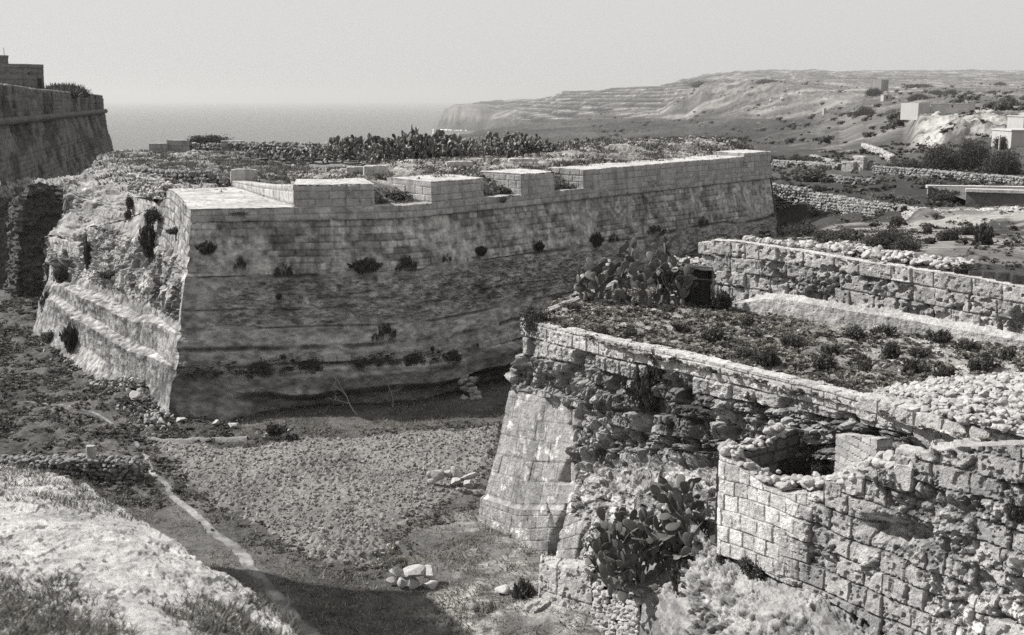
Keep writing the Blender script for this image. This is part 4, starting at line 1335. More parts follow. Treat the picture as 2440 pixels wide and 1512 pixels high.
# --- platform on top (overgrown field)
fr = [(.9, 40.2), (3.8, 35.4), (6.4, 32.2), (9.05, 28.7), (11.6, 24.5), (14.5, 20.0)]
bk = [(3.2, 47.0), (7.4, 44.2), (9.3, 41.8), (12.6, 39.2), (17.0, 35.6), (22, 31.5)]
ctl = []
for f in (-.06, .0, .33, .66, 1.0, 1.15):
    ctl.append([np.array([a[0] * (1 - f) + b[0] * f, a[1] * (1 - f) + b[1] * f, -7.74 + (.05 if 0 < f < 1 else -.08) + .0 * f]) for a, b in zip(fr, bk)])
P, N, U, V = patch(ctl, .07, .07, lerp_s, lerp_s)
q = P.copy()
P[..., 2] += .26 * (fbm(q * .9, 4, 421) - .5) + .14 * (bil(q * 3, 4, 422) - .3)
q = P.copy()
tone = 1.0 + 1.3 * (fbm(q * .7, 5, 423) - .5) + .8 * (fbm(q * 4, 4, 424) - .5)
gx, gy = proj(q)
tone = tone * (1 + .75 * sst(1950, 2300, gx) * sst(.40, .55, fbm(q * .8, 4, 425)))
sheet("platform_ground", P, tone, M_DRYGRND, kind="structure")
PLTP = q


def plat_z(x, y):
    return -7.72


# --- retaining wall at the back of the platform
RA, RB = (7.66, 42.4), (16.5, 35.4)


def rp(px, py, off=0.0):
    return onpl(px, py, RA, RB, off)


RC = [  # top, plinth top, plinth edge, foot
    [(1697, 572, 0), (1696, 716, .05), (1696, 724, .12), (1692, 748, .18)],
    [(1760, 576, 0), (1762, 712, .05), (1763, 722, .30), (1763, 752, .36)],
    [(1850, 588, 0), (1850, 694, .05), (1850, 712, .45), (1850, 775, .5)],
    [(2000, 614, 0), (2000, 716, .05), (2000, 736, .5), (2000, 800, .55)],
    [(2150, 636, 0), (2150, 738, .05), (2150, 760, .5), (2150, 830, .55)],
    [(2300, 658, 0), (2300, 765, .05), (2300, 788, .5), (2300, 850, .55)],
    [(2440, 684, 0), (2440, 790, .05), (2440, 812, .5), (2440, 880, .55)],
    [(2640, 718, 0), (2640, 825, .05), (2640, 848, .5), (2640, 920, .55)],
]
ctl = [[rp(*c[r]) for c in RC] for r in range(4)]
RN = np.array([*(np.array([RB[1] - RA[1], -(RB[0] - RA[0])]) / np.hypot(RB[0] - RA[0], RB[1] - RA[1])), 0])
if RN[:2] @ -np.array(RA) < 0: RN = -RN
ctl = [[p_ - RN * .6 + np.array([0, 0, -.4]) for p_ in ctl[0]], [p_ - RN * .6 for p_ in ctl[0]]] + ctl
endc = [r[0] - RN * .55 + np.array([-.03, 0, 0]) for r in ctl]
ctl = [[endc[i]] + ctl[i] for i in range(6)]
P, N, U, V = patch(ctl, .04, .04, crom, lerp_s)
q = P.copy()
gx, gy = proj(q)
zt = np.interp(gx, [1690, 1850, 2440, 2640], [ctl[2][1][2], ctl[2][3][2], ctl[2][7][2], ctl[2][8][2]])
dep = zt - q[..., 2]
plin = sst(.0, .05, np.linalg.norm(q - (q @ RN)[..., None] * RN, axis=-1) * 0 + ((q - rp(2000, 614)) @ RN) - .10)
d, tn, r1, r2, dd = masonry(U, dep, .55, (.55, 1.25), 434, .035, .05, .04, .18, .05, .35)
low = fbm(q * .7, 4, 431) - .5
er = (1 - plin) * sst(.50, .58, dep) * sst(.0, .06, low + .16 * (r1 - .5))
honey = bil(q * 4.0, 4, 432)
pits = sst(.55, .66, fbm(q * 6.5, 3, 433))
topm = (V > 1.0)
block_out = (r1 > .9) * (dep > .45) * (dep < 1.6)
D = topm * ((1 - plin) * (d * .9 - .09 * pits * (.4 + (r2 > .4)) + er * (-.22 * sst(.4, .55, fbm(q * 1.4, 3, 436)) + .16 * (honey - .33) + .16 * facets(U, dep, .3, 439)[0] + .10 * facets(U, dep, .12, 440)[0]) + .08 * block_out) + plin * (.10 * low + .05 * (honey - .3)))
P = P + N * (D + .04 * (fbm(q * 8, 3, 435) - .5))[..., None]
tone = np.where(plin > .5, 1.05 + .5 * low, tn * (1 - .25 * er) * (1 - .25 * pits))
tone = tone * (1 + .8 * (fbm(q * 5, 3, 437) - .5)) * np.where(dep < .45, 1.08, .95)
tone = np.where(topm, tone, 1.15)
rw = empty("retaining_wall", (12, 39, -7.8), "pitted block retaining wall with a sloping pale plinth, behind the overgrown terrace", "wall")
sheet("wall_face", P, tone, M_TOWER, rw, smooth=False)
A = rp(1662, 632); B = rp(1697, 632)
block("end_block", box8(A, B + np.array([.02, 0, 0]), .5, rp(1680, 605)[2], rp(1662, 576)[2]), M_TOWER, rw, .05, .03, 3, 441, 1.05, pit=.05, rnd=.06)
block("end_block", box8(A + np.array([.15, .1, 0]), B + np.array([.02, .1, 0]), .5, rp(1680, 640)[2], rp(1680, 607)[2]), M_TOWER, rw, .05, .05, 3, 442, .95, pit=.08, rnd=.08)

# --- stone hut doorway in the corner
hut = empty("stone_hut", (7.1, 42.8, -7.9), "low stone hut with a dark boarded doorway under a slab roof, behind the prickly pear", "hut")
dl = at(1630, 736, 42.9); dr = rp(1694, 740)
fl = min(dl[2], dr[2]) - .25
ztp = at(1660, 642, 42.6)[2]
A = np.array([dl[0], dl[1] + .35]); B = np.array([dr[0] + .05, dr[1] + .3])
m, nt, out = nmat("weathered_boards")
bs = nd(nt, "BsdfPrincipled"); pos = nd(nt, "NewGeometry").outputs["Position"]
mp = nd(nt, "Mapping"); mp.inputs["Scale"].default_value = (9, 9, .6); nt.links.new(pos, mp.inputs[0])
v = mth(nt, 'MULTIPLY', mrange(nt, noise(nt, mp.outputs[0], 1.0, 5), .3, .7, .5, 1.3), .055)
cm = nd(nt, "VectorMath", operation='SCALE'); cm.inputs[0].default_value = DARK; nt.links.new(v, cm.inputs["Scale"])
nt.links.new(cm.outputs[0], bs.inputs["Base Color"]); bs.inputs["Roughness"].default_value = .8
nt.links.new(bs.outputs[0], out.inputs[0]); M_BOARD = m
zd = at(1660, 664, 42.6)[2]
V = []
Vb, Fb = [], []
n0 = 0
nb = 5
for k in range(nb):
    a = A + (B - A) * (k / nb); b = A + (B - A) * ((k + .97) / nb)
    v_, f_2 = weld_box(box8(a, b, .04 + .008 * (k % 2), fl, zd - .06), .3); Vb.append(v_); Fb.append(f_2 + n0); n0 += len(v_)
dob = link("door", mk_mesh("door", np.concatenate(Vb), np.concatenate(Fb), None, False), M_BOARD, hut)
block("door_frame", box8(A + np.array([-.02, -.04]), B + np.array([.02, -.04]), .1, zd - .09, zd - .02), M_STEM, hut, .1, .01, 3, 451, 1.3)
# walls and roof of the hut
Ab = A + np.array([0, .08]); Bb = B + np.array([0, .08])
block("rear_wall", box8(Ab + np.array([-.6, .12]), Bb + np.array([.25, .12]), .3, fl, ztp), M_STEM, hut, .2, .02, 2, 452, .6)
jl = at(1588, 738, 43.0); jr = at(1632, 738, 42.75)
drywall("side_pier", [(jl[0], jl[1] + .35, fl, ztp - fl - .1), (jr[0] - .1, jr[1] + .25, fl, ztp - fl)], M_RUBBLE, th=.6, s=.30, seed=453, sub=2, parent=hut, tone=.85)
rl = at(1575, 640, 42.7); rr = rp(1696, 640)
block("roof_slab", box8(np.array([rl[0], rl[1] - .1]), np.array([rr[0] + .05, rr[1] - .05]), 1.7, ztp, ztp + .17), M_TOWER, hut, .07, .07, 3, 454, 1.0)
rng = np.random.RandomState(455)
pts = []
for k in range(95):
    f = rng.rand(); g = rng.rand()
    pts.append([rl[0] + (rr[0] - rl[0]) * f + .5 * g, rl[1] + (rr[1] - rl[1]) * f + 1.3 * g, ztp + .21 + .10 * rng.rand()])
stone_obj("roof_rubble", pts, .14 + .16 * rng.rand(95), M_RUBBLE, 456, 2, .5, False, parent=hut, tone=1.0)
for a, b, r_ in (((1612, 622, 42.2), (1676, 616, 42.0), .03), ((1640, 634, 42.0), (1694, 612, 41.8), .025)):
    pa, pb = at(*a), at(*b)
    pa[2] = ztp + .17; pb[2] = ztp + .24
    v_, f_2 = weld_box(box8(pa, pb, r_ * 2, pa[2], pa[2] + r_ * 2), .2)
    link("roof_pole", mk_mesh("roof_pole", v_, f_2, None, False), M_STEM, hut)

# --- front wall of the sunken yard (lower right)
FA, FB = (5.3, 28.0), (10.5, 21.4)


def fp(px, py, off=0.0):
    return onpl(px, py, FA, FB, off)


FC = [  # top, mid, lower, foot
    [(1715, 1075, 0), (1713, 1160, .03), (1711, 1240, .06), (1709, 1318, .1)],
    [(1797, 1140, 0), (1796, 1200, .03), (1794, 1275, .06), (1792, 1345, .12)],
    [(1862, 1172, 0), (1860, 1230, .03), (1858, 1310, .08), (1856, 1385, .15)],
    [(1968, 1168, 0), (1966, 1250, .03), (1962, 1345, .1), (1958, 1425, .2)],
    [(2060, 1132, 0), (2058, 1240, .03), (2052, 1370, .15), (2046, 1470, .3)],
    [(2135, 1104, 0), (2132, 1230, .05), (2126, 1385, .2), (2120, 1520, .35)],
    [(2245, 1072, 0), (2242, 1230, .1), (2236, 1400, .25), (2228, 1570, .4)],
    [(2350, 1062, 0), (2348, 1240, .1), (2344, 1430, .25), (2336, 1620, .4)],
    [(2450, 1062, 0), (2448, 1250, .1), (2444, 1450, .25), (2436, 1660, .4)],
    [(2620, 1090, 0), (2620, 1300, .1), (2620, 1500, .25), (2620, 1720, .4)],
]
FNn = np.array([*(np.array([FB[1] - FA[1], -(FB[0] - FA[0])]) / np.hypot(FB[0] - FA[0], FB[1] - FA[1])), 0])
if FNn[:2] @ -np.array(FA) < 0: FNn = -FNn
ctl = [[fp(*c[r]) for c in FC] for r in range(4)]
inn = [p_ - FNn * .55 for p_ in ctl[0]]
ctl = [[p_ + np.array([0, 0, -2.6]) for p_ in inn], inn] + ctl
ctl = [[r[0] - FNn * (.5 if i > 1 else 0.02) + np.array([.02, 0, 0])] + r for i, r in enumerate(ctl)]
P, N, U, V = patch(ctl, .03, .028, crom, lerp_s)
q = P.copy()
gx, gy = proj(q)
V0 = V[:, 0][:, None] * 0
onface = V > 3.12
zref = -8.95 - .0 * gx
d, tn, r1, r2, dd = masonry(U, -q[..., 2] + 40 + .10 * (fbm(q * .6, 3, 460) - .5), .42, (.28, .58), 461, .022, .03, .02, .20, .07, .38)
fresh = 1 - sst(1895, 1990, gx + .35 * (gy - 1180) + 130 * (fbm(q * .8, 3, 462) - .5))        # well-kept ashlar at the corner
big = sst(2010, 2080, gx)
d2, tn2, s1, s2, dd2 = masonry(U, -q[..., 2] + 40, .50, (.42, .95), 463, .03, .08, .04, .18, .12, .5)
use2 = 1 - fresh
d = d * fresh + d2 * use2; tn = tn * fresh + tn2 * use2
hz = fbm(q * .75, 4, 464)
zone = .9 * sst(.47, .53, hz + .16 * (s1 - .5)) * use2 * sst(2030, 2130, gx + .15 * (gy - 1200)) * (1 - sst(1290, 1330, gy - .25 * (gx - 2100))) * sst(1130, 1150, gy + 20 * (s1 - .5))
zone = np.maximum(zone, use2 * sst(.55, .59, fbm(q * 1.0, 4, 473) + .22 * (s2 - .5)))
honey = bil(q * 4.6, 4, 465)
hol = sst(.45, .60, fbm(q * 1.5, 3, 466))
pits = sst(.55, .66, fbm(q * 8, 3, 467)) * use2
shelf = np.exp(-(((gx - 2130) / 75) ** 2 + ((gy - 1268 - .22 * (gx - 2130)) / 30) ** 2) ** 2)
D = d * (1 - .15 * zone) - .06 * pits * (1 - zone) + zone * (-.12 * hol + .20 * (s1 - .5) * sst(0, .05, dd2) + .26 * (honey - .34) + .10 * facets(U, q[..., 2], .34, 472)[0] + .10 * facets(U, q[..., 2], .13, 474)[0] - .07 * sst(.55, .63, fbm(q * 5.5, 3, 477))) + .03 * (fbm(q * 9, 3, 468) - .5) - .55 * shelf
D = D + .16 * (fbm(q * .6, 3, 469) - .5) * use2
P = P + N * np.where(onface, D, .06 * (fbm(q * 4, 3, 470) - .5))[..., None]
tone = tn * (1 + .42 * fresh) * (1 - .30 * zone * sst(.5, .3, honey)) * (1 - .4 * zone * sst(.55, .63, fbm(q * 5.5, 3, 477))) * (1 - .22 * pits) * (1 + .7 * (fbm(q * 6, 4, 471) - .5)) * (1 - .16 * use2 * (1 - sst(2050, 2400, gx)))
tone = tone * (1 + .45 * shelf) * (1 + .55 * sst(2100, 2440, gx) * sst(1290, 1480, gy))  # lower right painted brighter, as if overexposed and turned to the light
yard = empty("yard_wall", (7, 25.5, -11.6), "thick wall of squared and honeycombed blocks enclosing a sunken yard, lower right", "wall")
sheet("wall_face", P, np.where(onface, tone, .95), M_TOWER, yard, smooth=False)
# left side of the yard, seen on its shaded inner face
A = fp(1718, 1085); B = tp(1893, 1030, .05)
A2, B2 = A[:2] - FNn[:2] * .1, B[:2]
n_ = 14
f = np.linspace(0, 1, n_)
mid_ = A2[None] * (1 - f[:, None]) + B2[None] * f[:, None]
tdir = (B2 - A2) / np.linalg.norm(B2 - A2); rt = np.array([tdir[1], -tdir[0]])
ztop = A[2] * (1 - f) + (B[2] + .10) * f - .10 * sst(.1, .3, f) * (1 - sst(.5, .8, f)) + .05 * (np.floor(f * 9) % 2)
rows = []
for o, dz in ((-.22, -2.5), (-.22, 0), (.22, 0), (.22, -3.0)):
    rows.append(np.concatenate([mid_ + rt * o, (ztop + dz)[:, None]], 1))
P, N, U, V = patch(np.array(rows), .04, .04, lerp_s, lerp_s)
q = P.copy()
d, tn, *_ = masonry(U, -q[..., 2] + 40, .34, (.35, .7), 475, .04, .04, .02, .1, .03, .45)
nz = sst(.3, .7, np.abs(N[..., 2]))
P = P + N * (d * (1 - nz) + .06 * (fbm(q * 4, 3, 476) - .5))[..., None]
sheet("side_wall", P, tn * .42, M_TOWER, yard)  # tone lowered to paint the shade on the inner face
rng = np.random.RandomState(477)
pts = [[*(mid_[int(8.5 + 4.5 * rng.rand())] + rt * .3 * (rng.rand() - .5)), ztop[10] + .06 + .40 * rng.rand() * (k / 26)] for k in range(26)]
for k in range(46):
    i_ = rng.rand() * 12.9; a_ = mid_[int(i_)] * (1 - i_ % 1) + mid_[int(i_) + 1] * (i_ % 1)
    pts.append([*(a_ + rt * .42 * (rng.rand() - .5)), np.interp(i_, np.arange(14), ztop) + .05 + .06 * rng.rand()])
stone_obj("loose_coping", pts, .16 + .2 * rng.rand(72), M_RUBBLE, 478, 2, .7, False, parent=yard)
# loose rubble along the sagging top
pts, sz = [], []
for k in range(190):
    px = 1722 + (2130 - 1722) * rng.rand()
    py = np.interp(px, [1720, 1790, 1862, 1968, 2060, 2135], [1078, 1138, 1172, 1168, 1132, 1104])
    p_ = fp(px, py, -.05 - .5 * rng.rand())
    dz = abs(rng.randn()) * .10
    pts.append([p_[0], p_[1], fp(px, py)[2] + .02 + dz]); sz.append(.14 + .22 * rng.rand())
stone_obj("top_rubble", pts, sz, M_RUBBLE, 479, 2, .72, False, parent=yard, tone=.95)
# floor of the yard
fl_ = [[fp(1700, 1075, -.3) * [1, 1, 0] + [0, 0, -11.7], fp(2140, 1075, -.3) * [1, 1, 0] + [0, 0, -11.4], fp(2440, 1075, -.3) * [1, 1, 0] + [0, 0, -9.3]],
       [tp(1700, 1000, 2.2) * [1, 1, 0] + [0, 0, -11.6], tp(2140, 1040, .3) * [1, 1, 0] + [0, 0, -11.2], tp(2440, 1040, .5) * [1, 1, 0] + [0, 0, -8.6]]]
P, N, U, V = patch(fl_, .12, .12, lerp_s)
P[..., 2] += .2 * (fbm(P * 1.2, 4, 480) - .5)
sheet("yard_ground", P, None, M_GROUND, kind="structure")
# small right-hand wall of the yard: thin lit courses
A = at(1988, 1110, 27.9); B = at(2086, 1115, 26.2)
zt_ = at(1992, 1034, 27.9)[2]; zt2 = at(2082, 1046, 26.2)[2]
c8 = box8(A, B, .45, [A[2] - 1.2, B[2] - 1.2], [zt_, zt2])
block("thin_course_wall", c8, M_RUBBLE, yard, .03, .03, 3, 481, .9, course=.21, wr=(.25, .6), jd=.03, jw=.02, tv=.2, pit=.03, label="small wall of thin pale courses beside the dark hollow")
# big blocks standing on the wall
for k, (xa, xb, ya, yb, off, rnd, tn_) in enumerate(((2132, 2172, 1067, 1106, -.02, .06, 1.2), (2172, 2215, 1072, 1106, -.05, .30, 1.15), (2212, 2252, 1062, 1108, -.05, .25, 1.15), (2128, 2168, 1103, 1150, .06, .06, 1.2),
                                                      (2250, 2330, 1052, 1110, -.3, .12, 1.0), (2330, 2420, 1058, 1118, -.25, .10, 1.1), (1962, 2000, 1130, 1166, .0, .3, 1.0), (2003, 2050, 1124, 1160, .0, .3, 1.0))):
    A, B = fp(xa, yb, off), fp(xb, yb + 10, off)
    zt_ = fp(xa, ya, off)[2]
    block("loose_top_block", box8(A, B, .5, min(A[2], B[2]) - .1, zt_), M_TOWER, yard, .045, .06, 2.2, 482 + k, tn_, pit=.04, rnd=rnd)

# --- rocky ledges in front of the yard wall, running down to the ditch
LD = [
    [(1640, 1230, 29.2), (1709, 1300, 28.4), (1792, 1330, 27.4), (1856, 1372, 26.6), (1958, 1412, 25.5), (2046, 1455, 24.5), (2120, 1505, 23.7), (2230, 1560, 22.5), (2440, 1640, 20.6)],
    [(1655, 1330, 28.9), (1690, 1330, 28.2), (1770, 1362, 27.0), (1840, 1398, 26.0), (1940, 1440, 24.9), (2030, 1485, 23.9), (2100, 1535, 23.2), (2200, 1590, 22.0), (2400, 1680, 20.2)],
    [(1640, 1352, 28.6), (1676, 1368, 27.7), (1760, 1400, 26.4), (1830, 1440, 25.3), (1930, 1485, 24.2), (2020, 1530, 23.3), (2090, 1580, 22.6), (2190, 1640, 21.4), (2390, 1730, 19.7)],
    [(1620, 1370, 28.7), (1668, 1392, 27.5), (1750, 1428, 26.2), (1820, 1468, 25.1), (1920, 1520, 23.9), (2010, 1570, 23.0), (2080, 1620, 22.3), (2180, 1690, 21.0), (2380, 1790, 19.2)],
    [(1600, 1385, 28.9), (1645, 1430, 27.4), (1735, 1475, 25.8), (1805, 1520, 24.6), (1905, 1575, 23.4), (2000, 1630, 22.4), (2070, 1690, 21.6), (2170, 1760, 20.3), (2370, 1860, 18.6)],
    [(1560, 1420, 29.4), (1610, 1475, 27.6), (1700, 1530, 25.9), (1775, 1580, 24.6), (1880, 1640, 23.2), (1980, 1700, 22.1), (2050, 1760, 21.3), (2150, 1830, 20.0), (2350, 1940, 18.3)],
    [(1520, 1480, 29.6), (1575, 1540, 27.9), (1660, 1600, 26.2), (1740, 1660, 24.8), (1850, 1730, 23.3), (1950, 1800, 22.1), (2020, 1870, 21.2), (2120, 1950, 19.9), (2320, 2060, 18.2)],
]
ctl = [[at(*c) for c in r] for r in LD]
P, N, U, V = patch(ctl, .032, .03, crom, lerp_s)
q = P.copy(); gx, gy = proj(q)
beds = bil(q * np.array([.7, .7, 3.2]), 5, 501, .55) - .3
honey = bil(q * 4.6, 4, 502, .55) - .3
rocky = .25 + .75 * sst(.40, .50, fbm(q * .8, 4, 503)) * (1 - .6 * sst(1480, 1580, gy))
pits = sst(.53, .60, fbm(q * 4.2, 3, 510)) * rocky
crk = 1 - sst(0, .09, facets(U, V, .55, 507)[1])
fB = facets(U, V, .26, 508)[0]; fC = facets(U, V, .11, 509)[0]
P = P + N * ((.36 * beds + .20 * honey + .10 * fB + .07 * fC) * rocky - .11 * pits - .06 * crk * rocky)[..., None]
tone = (.74 + .9 * honey * rocky + .5 * (fbm(q * 1.2, 5, 505) - .5)) * (1 - .5 * pits) * (1 - .35 * crk * rocky) * (1 - .35 * sst(.52, .62, fbm(q * np.array([1.5, 1.5, 4]), 4, 511)))
sheet("rock_ledge", P, tone, M_LITROCK, kind="structure")

# --- cactus terrace: earth between scarp and ledges
CTR = [
    [(1410, 1290, 33.0), (1455, 1262, 32.4), (1540, 1245, 31.8), (1640, 1235, 31.0), (1712, 1215, 30.4)],
    [(1405, 1340, 32.2), (1455, 1318, 31.8), (1545, 1310, 31.0), (1640, 1302, 30.1), (1712, 1295, 29.2)],
    [(1408, 1372, 31.5), (1460, 1378, 31.0), (1548, 1380, 30.2), (1630, 1375, 29.4), (1705, 1360, 28.6)],
    [(1412, 1392, 31.2), (1465, 1398, 30.6), (1545, 1402, 29.8), (1620, 1408, 28.9), (1690, 1420, 28.0)],
]
ctl = [[at(*c) for c in r] for r in CTR]
P, N, U, V = patch(ctl, .07, .07, crom, lerp_s)
q = P.copy()
P = P + N * (.22 * (fbm(q * 1.4, 4, 511) - .5))[..., None]
sheet("terrace_ground", P, 1.0 + 1.2 * (fbm(q * 1.6, 4, 512) - .5), M_DRYGRND, kind="structure")
# rubble-stone infill below the cactus, between the pier and the ledges
pts, sz = [], []
rng = np.random.RandomState(520)
for k in range(520):
    f = rng.rand(); g = rng.rand()
    px = 1414 + (1535 - 1414 - 25 * g) * f; py = 1390 + (1560 - 1390) * g
    p_ = at(px, py, 31.0 - 1.15 * f - .55 * g)
    pts.append(p_); sz.append(.13 + .20 * rng.rand())
infill = empty("rubble_wall", (2.6, 30.4, -15), "rough wall of loose round stones under the big prickly pear", "wall")
stone_obj("stone_facing", pts, sz, M_RUBBLE, 521, 2, .75, False, parent=infill)
ctl = [[at(1408, 1385, 31.25), at(1545, 1392, 29.95)], [at(1408, 1570, 30.75), at(1515, 1570, 29.6)]]
P, N, U, V = patch(ctl, .08, .08, lerp_s)
P = P - N * .05 + N * (.05 * (fbm(P * 5, 3, 522) - .5))[..., None]
sheet("earth_core", P, np.full(P.shape[:2], .6), M_STEM, infill)
# pale earthy slope right of it
ctl = [[at(1530, 1396, 29.9), at(1600, 1402, 29.0), at(1660, 1415, 28.1)], [at(1528, 1460, 29.5), at(1610, 1470, 28.6), at(1690, 1490, 27.4)], [at(1518, 1580, 29.2), at(1620, 1590, 28.0), at(1720, 1600, 26.6)]]
P, N, U, V = patch(ctl, .06, .06)
q = P.copy()
P = P + N * (.14 * (fbm(q * 1.8, 4, 531) - .5) + .04 * (fbm(q * 8, 3, 532) - .5))[..., None]
sheet("earth_slope", P, .58 + .9 * (fbm(q * np.array([3, 3, .8]), 5, 533) - .5), M_BANK, kind="structure")

# --- pier at the foot of the scarp
pier = empty("stone_pier", (1.6, 31.8, -15.6), "tall pitted stone pier at the foot of the scarp, left of the loose-stone wall", "pier")
A, B = at(1290, 1345, 32.4), at(1408, 1360, 31.4)
ctl = [[A + np.array([.2, .9, -.1]), (A + B) / 2 + np.array([.2, .9, -.1]), B + np.array([.2, .9, -.1]), B + np.array([.35, 1.2, -.1])],
       [A, (A + B) / 2 + np.array([0, 0, .05]), B, B + np.array([.35, .5, 0])],
       [at(1287, 1352, 32.3), at(1348, 1352, 31.75), at(1409, 1366, 31.3), at(1411, 1366, 31.6)],
       [at(1283, 1440, 32.0), at(1345, 1440, 31.5), at(1409, 1450, 31.05), at(1411, 1450, 31.4)],
       [at(1270, 1580, 31.6), at(1340, 1580, 31.1), at(1406, 1590, 30.7), at(1409, 1590, 31.1)]]
ctl = [[r[0] + np.array([.05, .8, 0])] + r for r in ctl]
P, N, U, V = patch(ctl, .03, .03, lerp_s, lerp_s)
q = P.copy()
d, tn, *_ = masonry(U, -q[..., 2] + 40, 1.3, (1.5, 2.6), 541, .04, .03, .02, .08, .05, .2)
pits = sst(.56, .68, fbm(q * 7, 3, 542))
P = P + N * (d - .05 * pits + .12 * (fbm(q * 1.6, 4, 543) - .5) + .04 * (fbm(q * 8, 3, 544) - .5))[..., None]
sheet("pier_face", P, tn * (1 - .2 * pits) * (1 + .6 * (fbm(q * 4, 4, 545) - .5)), M_TOWER, pier, smooth=False)
# broken footings at the bottom edge of the view
for k, (xa, xb, ya, yb, Y, lb) in enumerate(((1178, 1238, 1462, 1560, 31.8, "leftmost broken footing block at the bottom edge, dark sided with a pale top"),
                                             (1242, 1272, 1440, 1560, 31.6, "narrow upright broken footing block at the bottom edge"))):
    A, B = at(xa, yb, Y), at(xb, yb, Y - .35)
    o = block("footing_block", box8(A, B, .8, A[2] - .3, at(xa, ya, Y)[2]), M_TOWER, None, .05, .10, 1.8, 551 + k, .95, pit=.08, rnd=.10)
    tag(o, lb, "block")

# --- rubble slope at the right end of the terrace
ctl = [[at(2075, 948, 28.6), at(2160, 962, 27.4), at(2280, 990, 25.8), at(2470, 1040, 23.7), at(2700, 1100, 21.5)],
       [at(2100, 935, 29.3), at(2180, 930, 28.4), at(2290, 935, 27.2), at(2470, 960, 25.0), at(2700, 1010, 22.6)],
       [at(2150, 925, 30.0), at(2220, 915, 29.4), at(2310, 905, 28.6), at(2470, 895, 27.0), at(2700, 905, 24.8)],
       [at(2180, 920, 30.6), at(2260, 905, 30.2), at(2340, 905, 29.5), at(2470, 895, 28.2), at(2700, 890, 26)]]
heapn = empty("stone_heap", (11, 27, -7.7), "great heap of pale loose stones spilling over the near end of the terrace", "stone heap")
P, N, U, V = patch(ctl, .12, .12)
sheet("heap_core", P - N * .10, np.full(P.shape[:2], .7), M_RUBBLE, heapn)
rng = np.random.RandomState(561)
nr_, nc_ = P.shape[:2]
pts, sz = [], []
for k in range(2300):
    i, j = rng.randint(nr_), rng.randint(nc_)
    s_ = .09 + .25 * rng.rand() ** 1.8
    pts.append(P[i, j] + N[i, j] * (.03 * rng.randn()) + .06 * rng.randn(3) * [1, 1, .3]); sz.append(s_)
stone_obj("loose_stones", pts, sz, M_RUBBLE, 562, 2, .7, False, parent=heapn)
# blocks of the scarp's coping beneath the heap
for k, (xa, xb, ya, yb) in enumerate(((2090, 2130, 952, 1000), (2132, 2172, 966, 1012), (2176, 2240, 980, 1035), (2245, 2300, 1000, 1060), (2305, 2350, 1012, 1070), (2352, 2425, 1040, 1085), (2040, 2086, 940, 985), (2186, 2240, 1020, 1062))):
    A, B = tp(xa, yb, .12), tp(xb, yb + 8, .12)
    block("coping_block", box8(A, B, .5, min(A[2], B[2]) - .12, tp(xa, ya, .12)[2]), M_TOWER, scarp, .045, .06, 2.2, 570 + k, 1.05, pit=.05, rnd=.10)
# ================================================================== LEFT: distant bastion, gorge, dry walls
S_ = 1.6      # how far off the second bastion stands
lb = empty("distant_bastion", (-64, 160, -26), "tall shaded bastion with rounded cordon and ragged parapet, at the left edge", "bastion")
LP = np.array([(-46.3, 130.0), (-41.0, 109.0), (-34.0, 82.0), (-29.5, 64.0)])
LNm = np.array([.968, -.25])
_rn3 = np.array([*LNm, 0])


def lrow(z, off, jit=0):
    return [np.array([*(p_ + LNm * off), z]) for p_ in LP]


rows = [lrow(.40, -2.2), lrow(.42, -.15), lrow(.30, .02), lrow(-1.25, .02), lrow(-1.5, .1), lrow(-6, .95), lrow(-11, 1.9), lrow(-17, 3.1)]
for r_, zz_ in zip(rows[:3], (.0, 0, 0)):
    for k, dz in enumerate((0, .15, .35, .6)): r_[k][2] += dz
rows = [[r_[0] + np.array([-9.0, 7.0, -.1])] + r_ for r_ in rows]
rows = [[p_ * S_ for p_ in r_] for r_ in rows]
P, N, U, V = patch(rows, .32, .17, lerp_s, lerp_s)
if (N[40, 60] @ _rn3) < 0: N = -N
q = P.copy()
d, tn, r1, r2, dd = masonry(U, -q[..., 2] + 40, .5, (.7, 1.3), 601, .07, .05, .03, .15, .03, .3)
par = q[..., 2] > -2.1
er = sst(.50, .60, fbm(q * np.array([.25, .25, .4]), 4, 602))
P = P + N * (d - 1.0 * er * par * sst(.5, .7, fbm(q * .8, 3, 603)) - .25 * er * (~par) + .15 * (fbm(q * 1.5, 4, 604) - .5))[..., None]
tone = tn * (1 - .5 * er) * (1 + .6 * (fbm(q * np.array([1, 1, .25]), 4, 605) - .5))
tone = tone * (1 - .5 * sst(.55, .62, fbm(q * np.array([.18, .18, .30]), 4, 606)))
sheet("scarp_wall", P, tone, M_FAR, lb)
# rounded cordon
path = [np.array([-55.3, 137.0])] + [p_ for p_ in LP]
rows = []
for a in np.linspace(-1.7, 1.7, 9):
    o = .05 + .36 * math.cos(a * .9); dz = .24 * math.sin(a)
    rows.append([np.array([*(p_ + LNm * o + (np.array([.1, -.1]) if k < 2 else 0)), -1.35 - dz]) for k, p_ in enumerate(path)])
rows = [[p_ * S_ for p_ in r_] for r_ in rows]
P, N, U, V = patch(rows, .4, .09, lerp_s, lerp_s)
P = P + .06 * (fbm(P * 1.5, 3, 607) - .5)[..., None]
sheet("cordon", P, np.full(P.shape[:2], .8), M_FAR, lb)
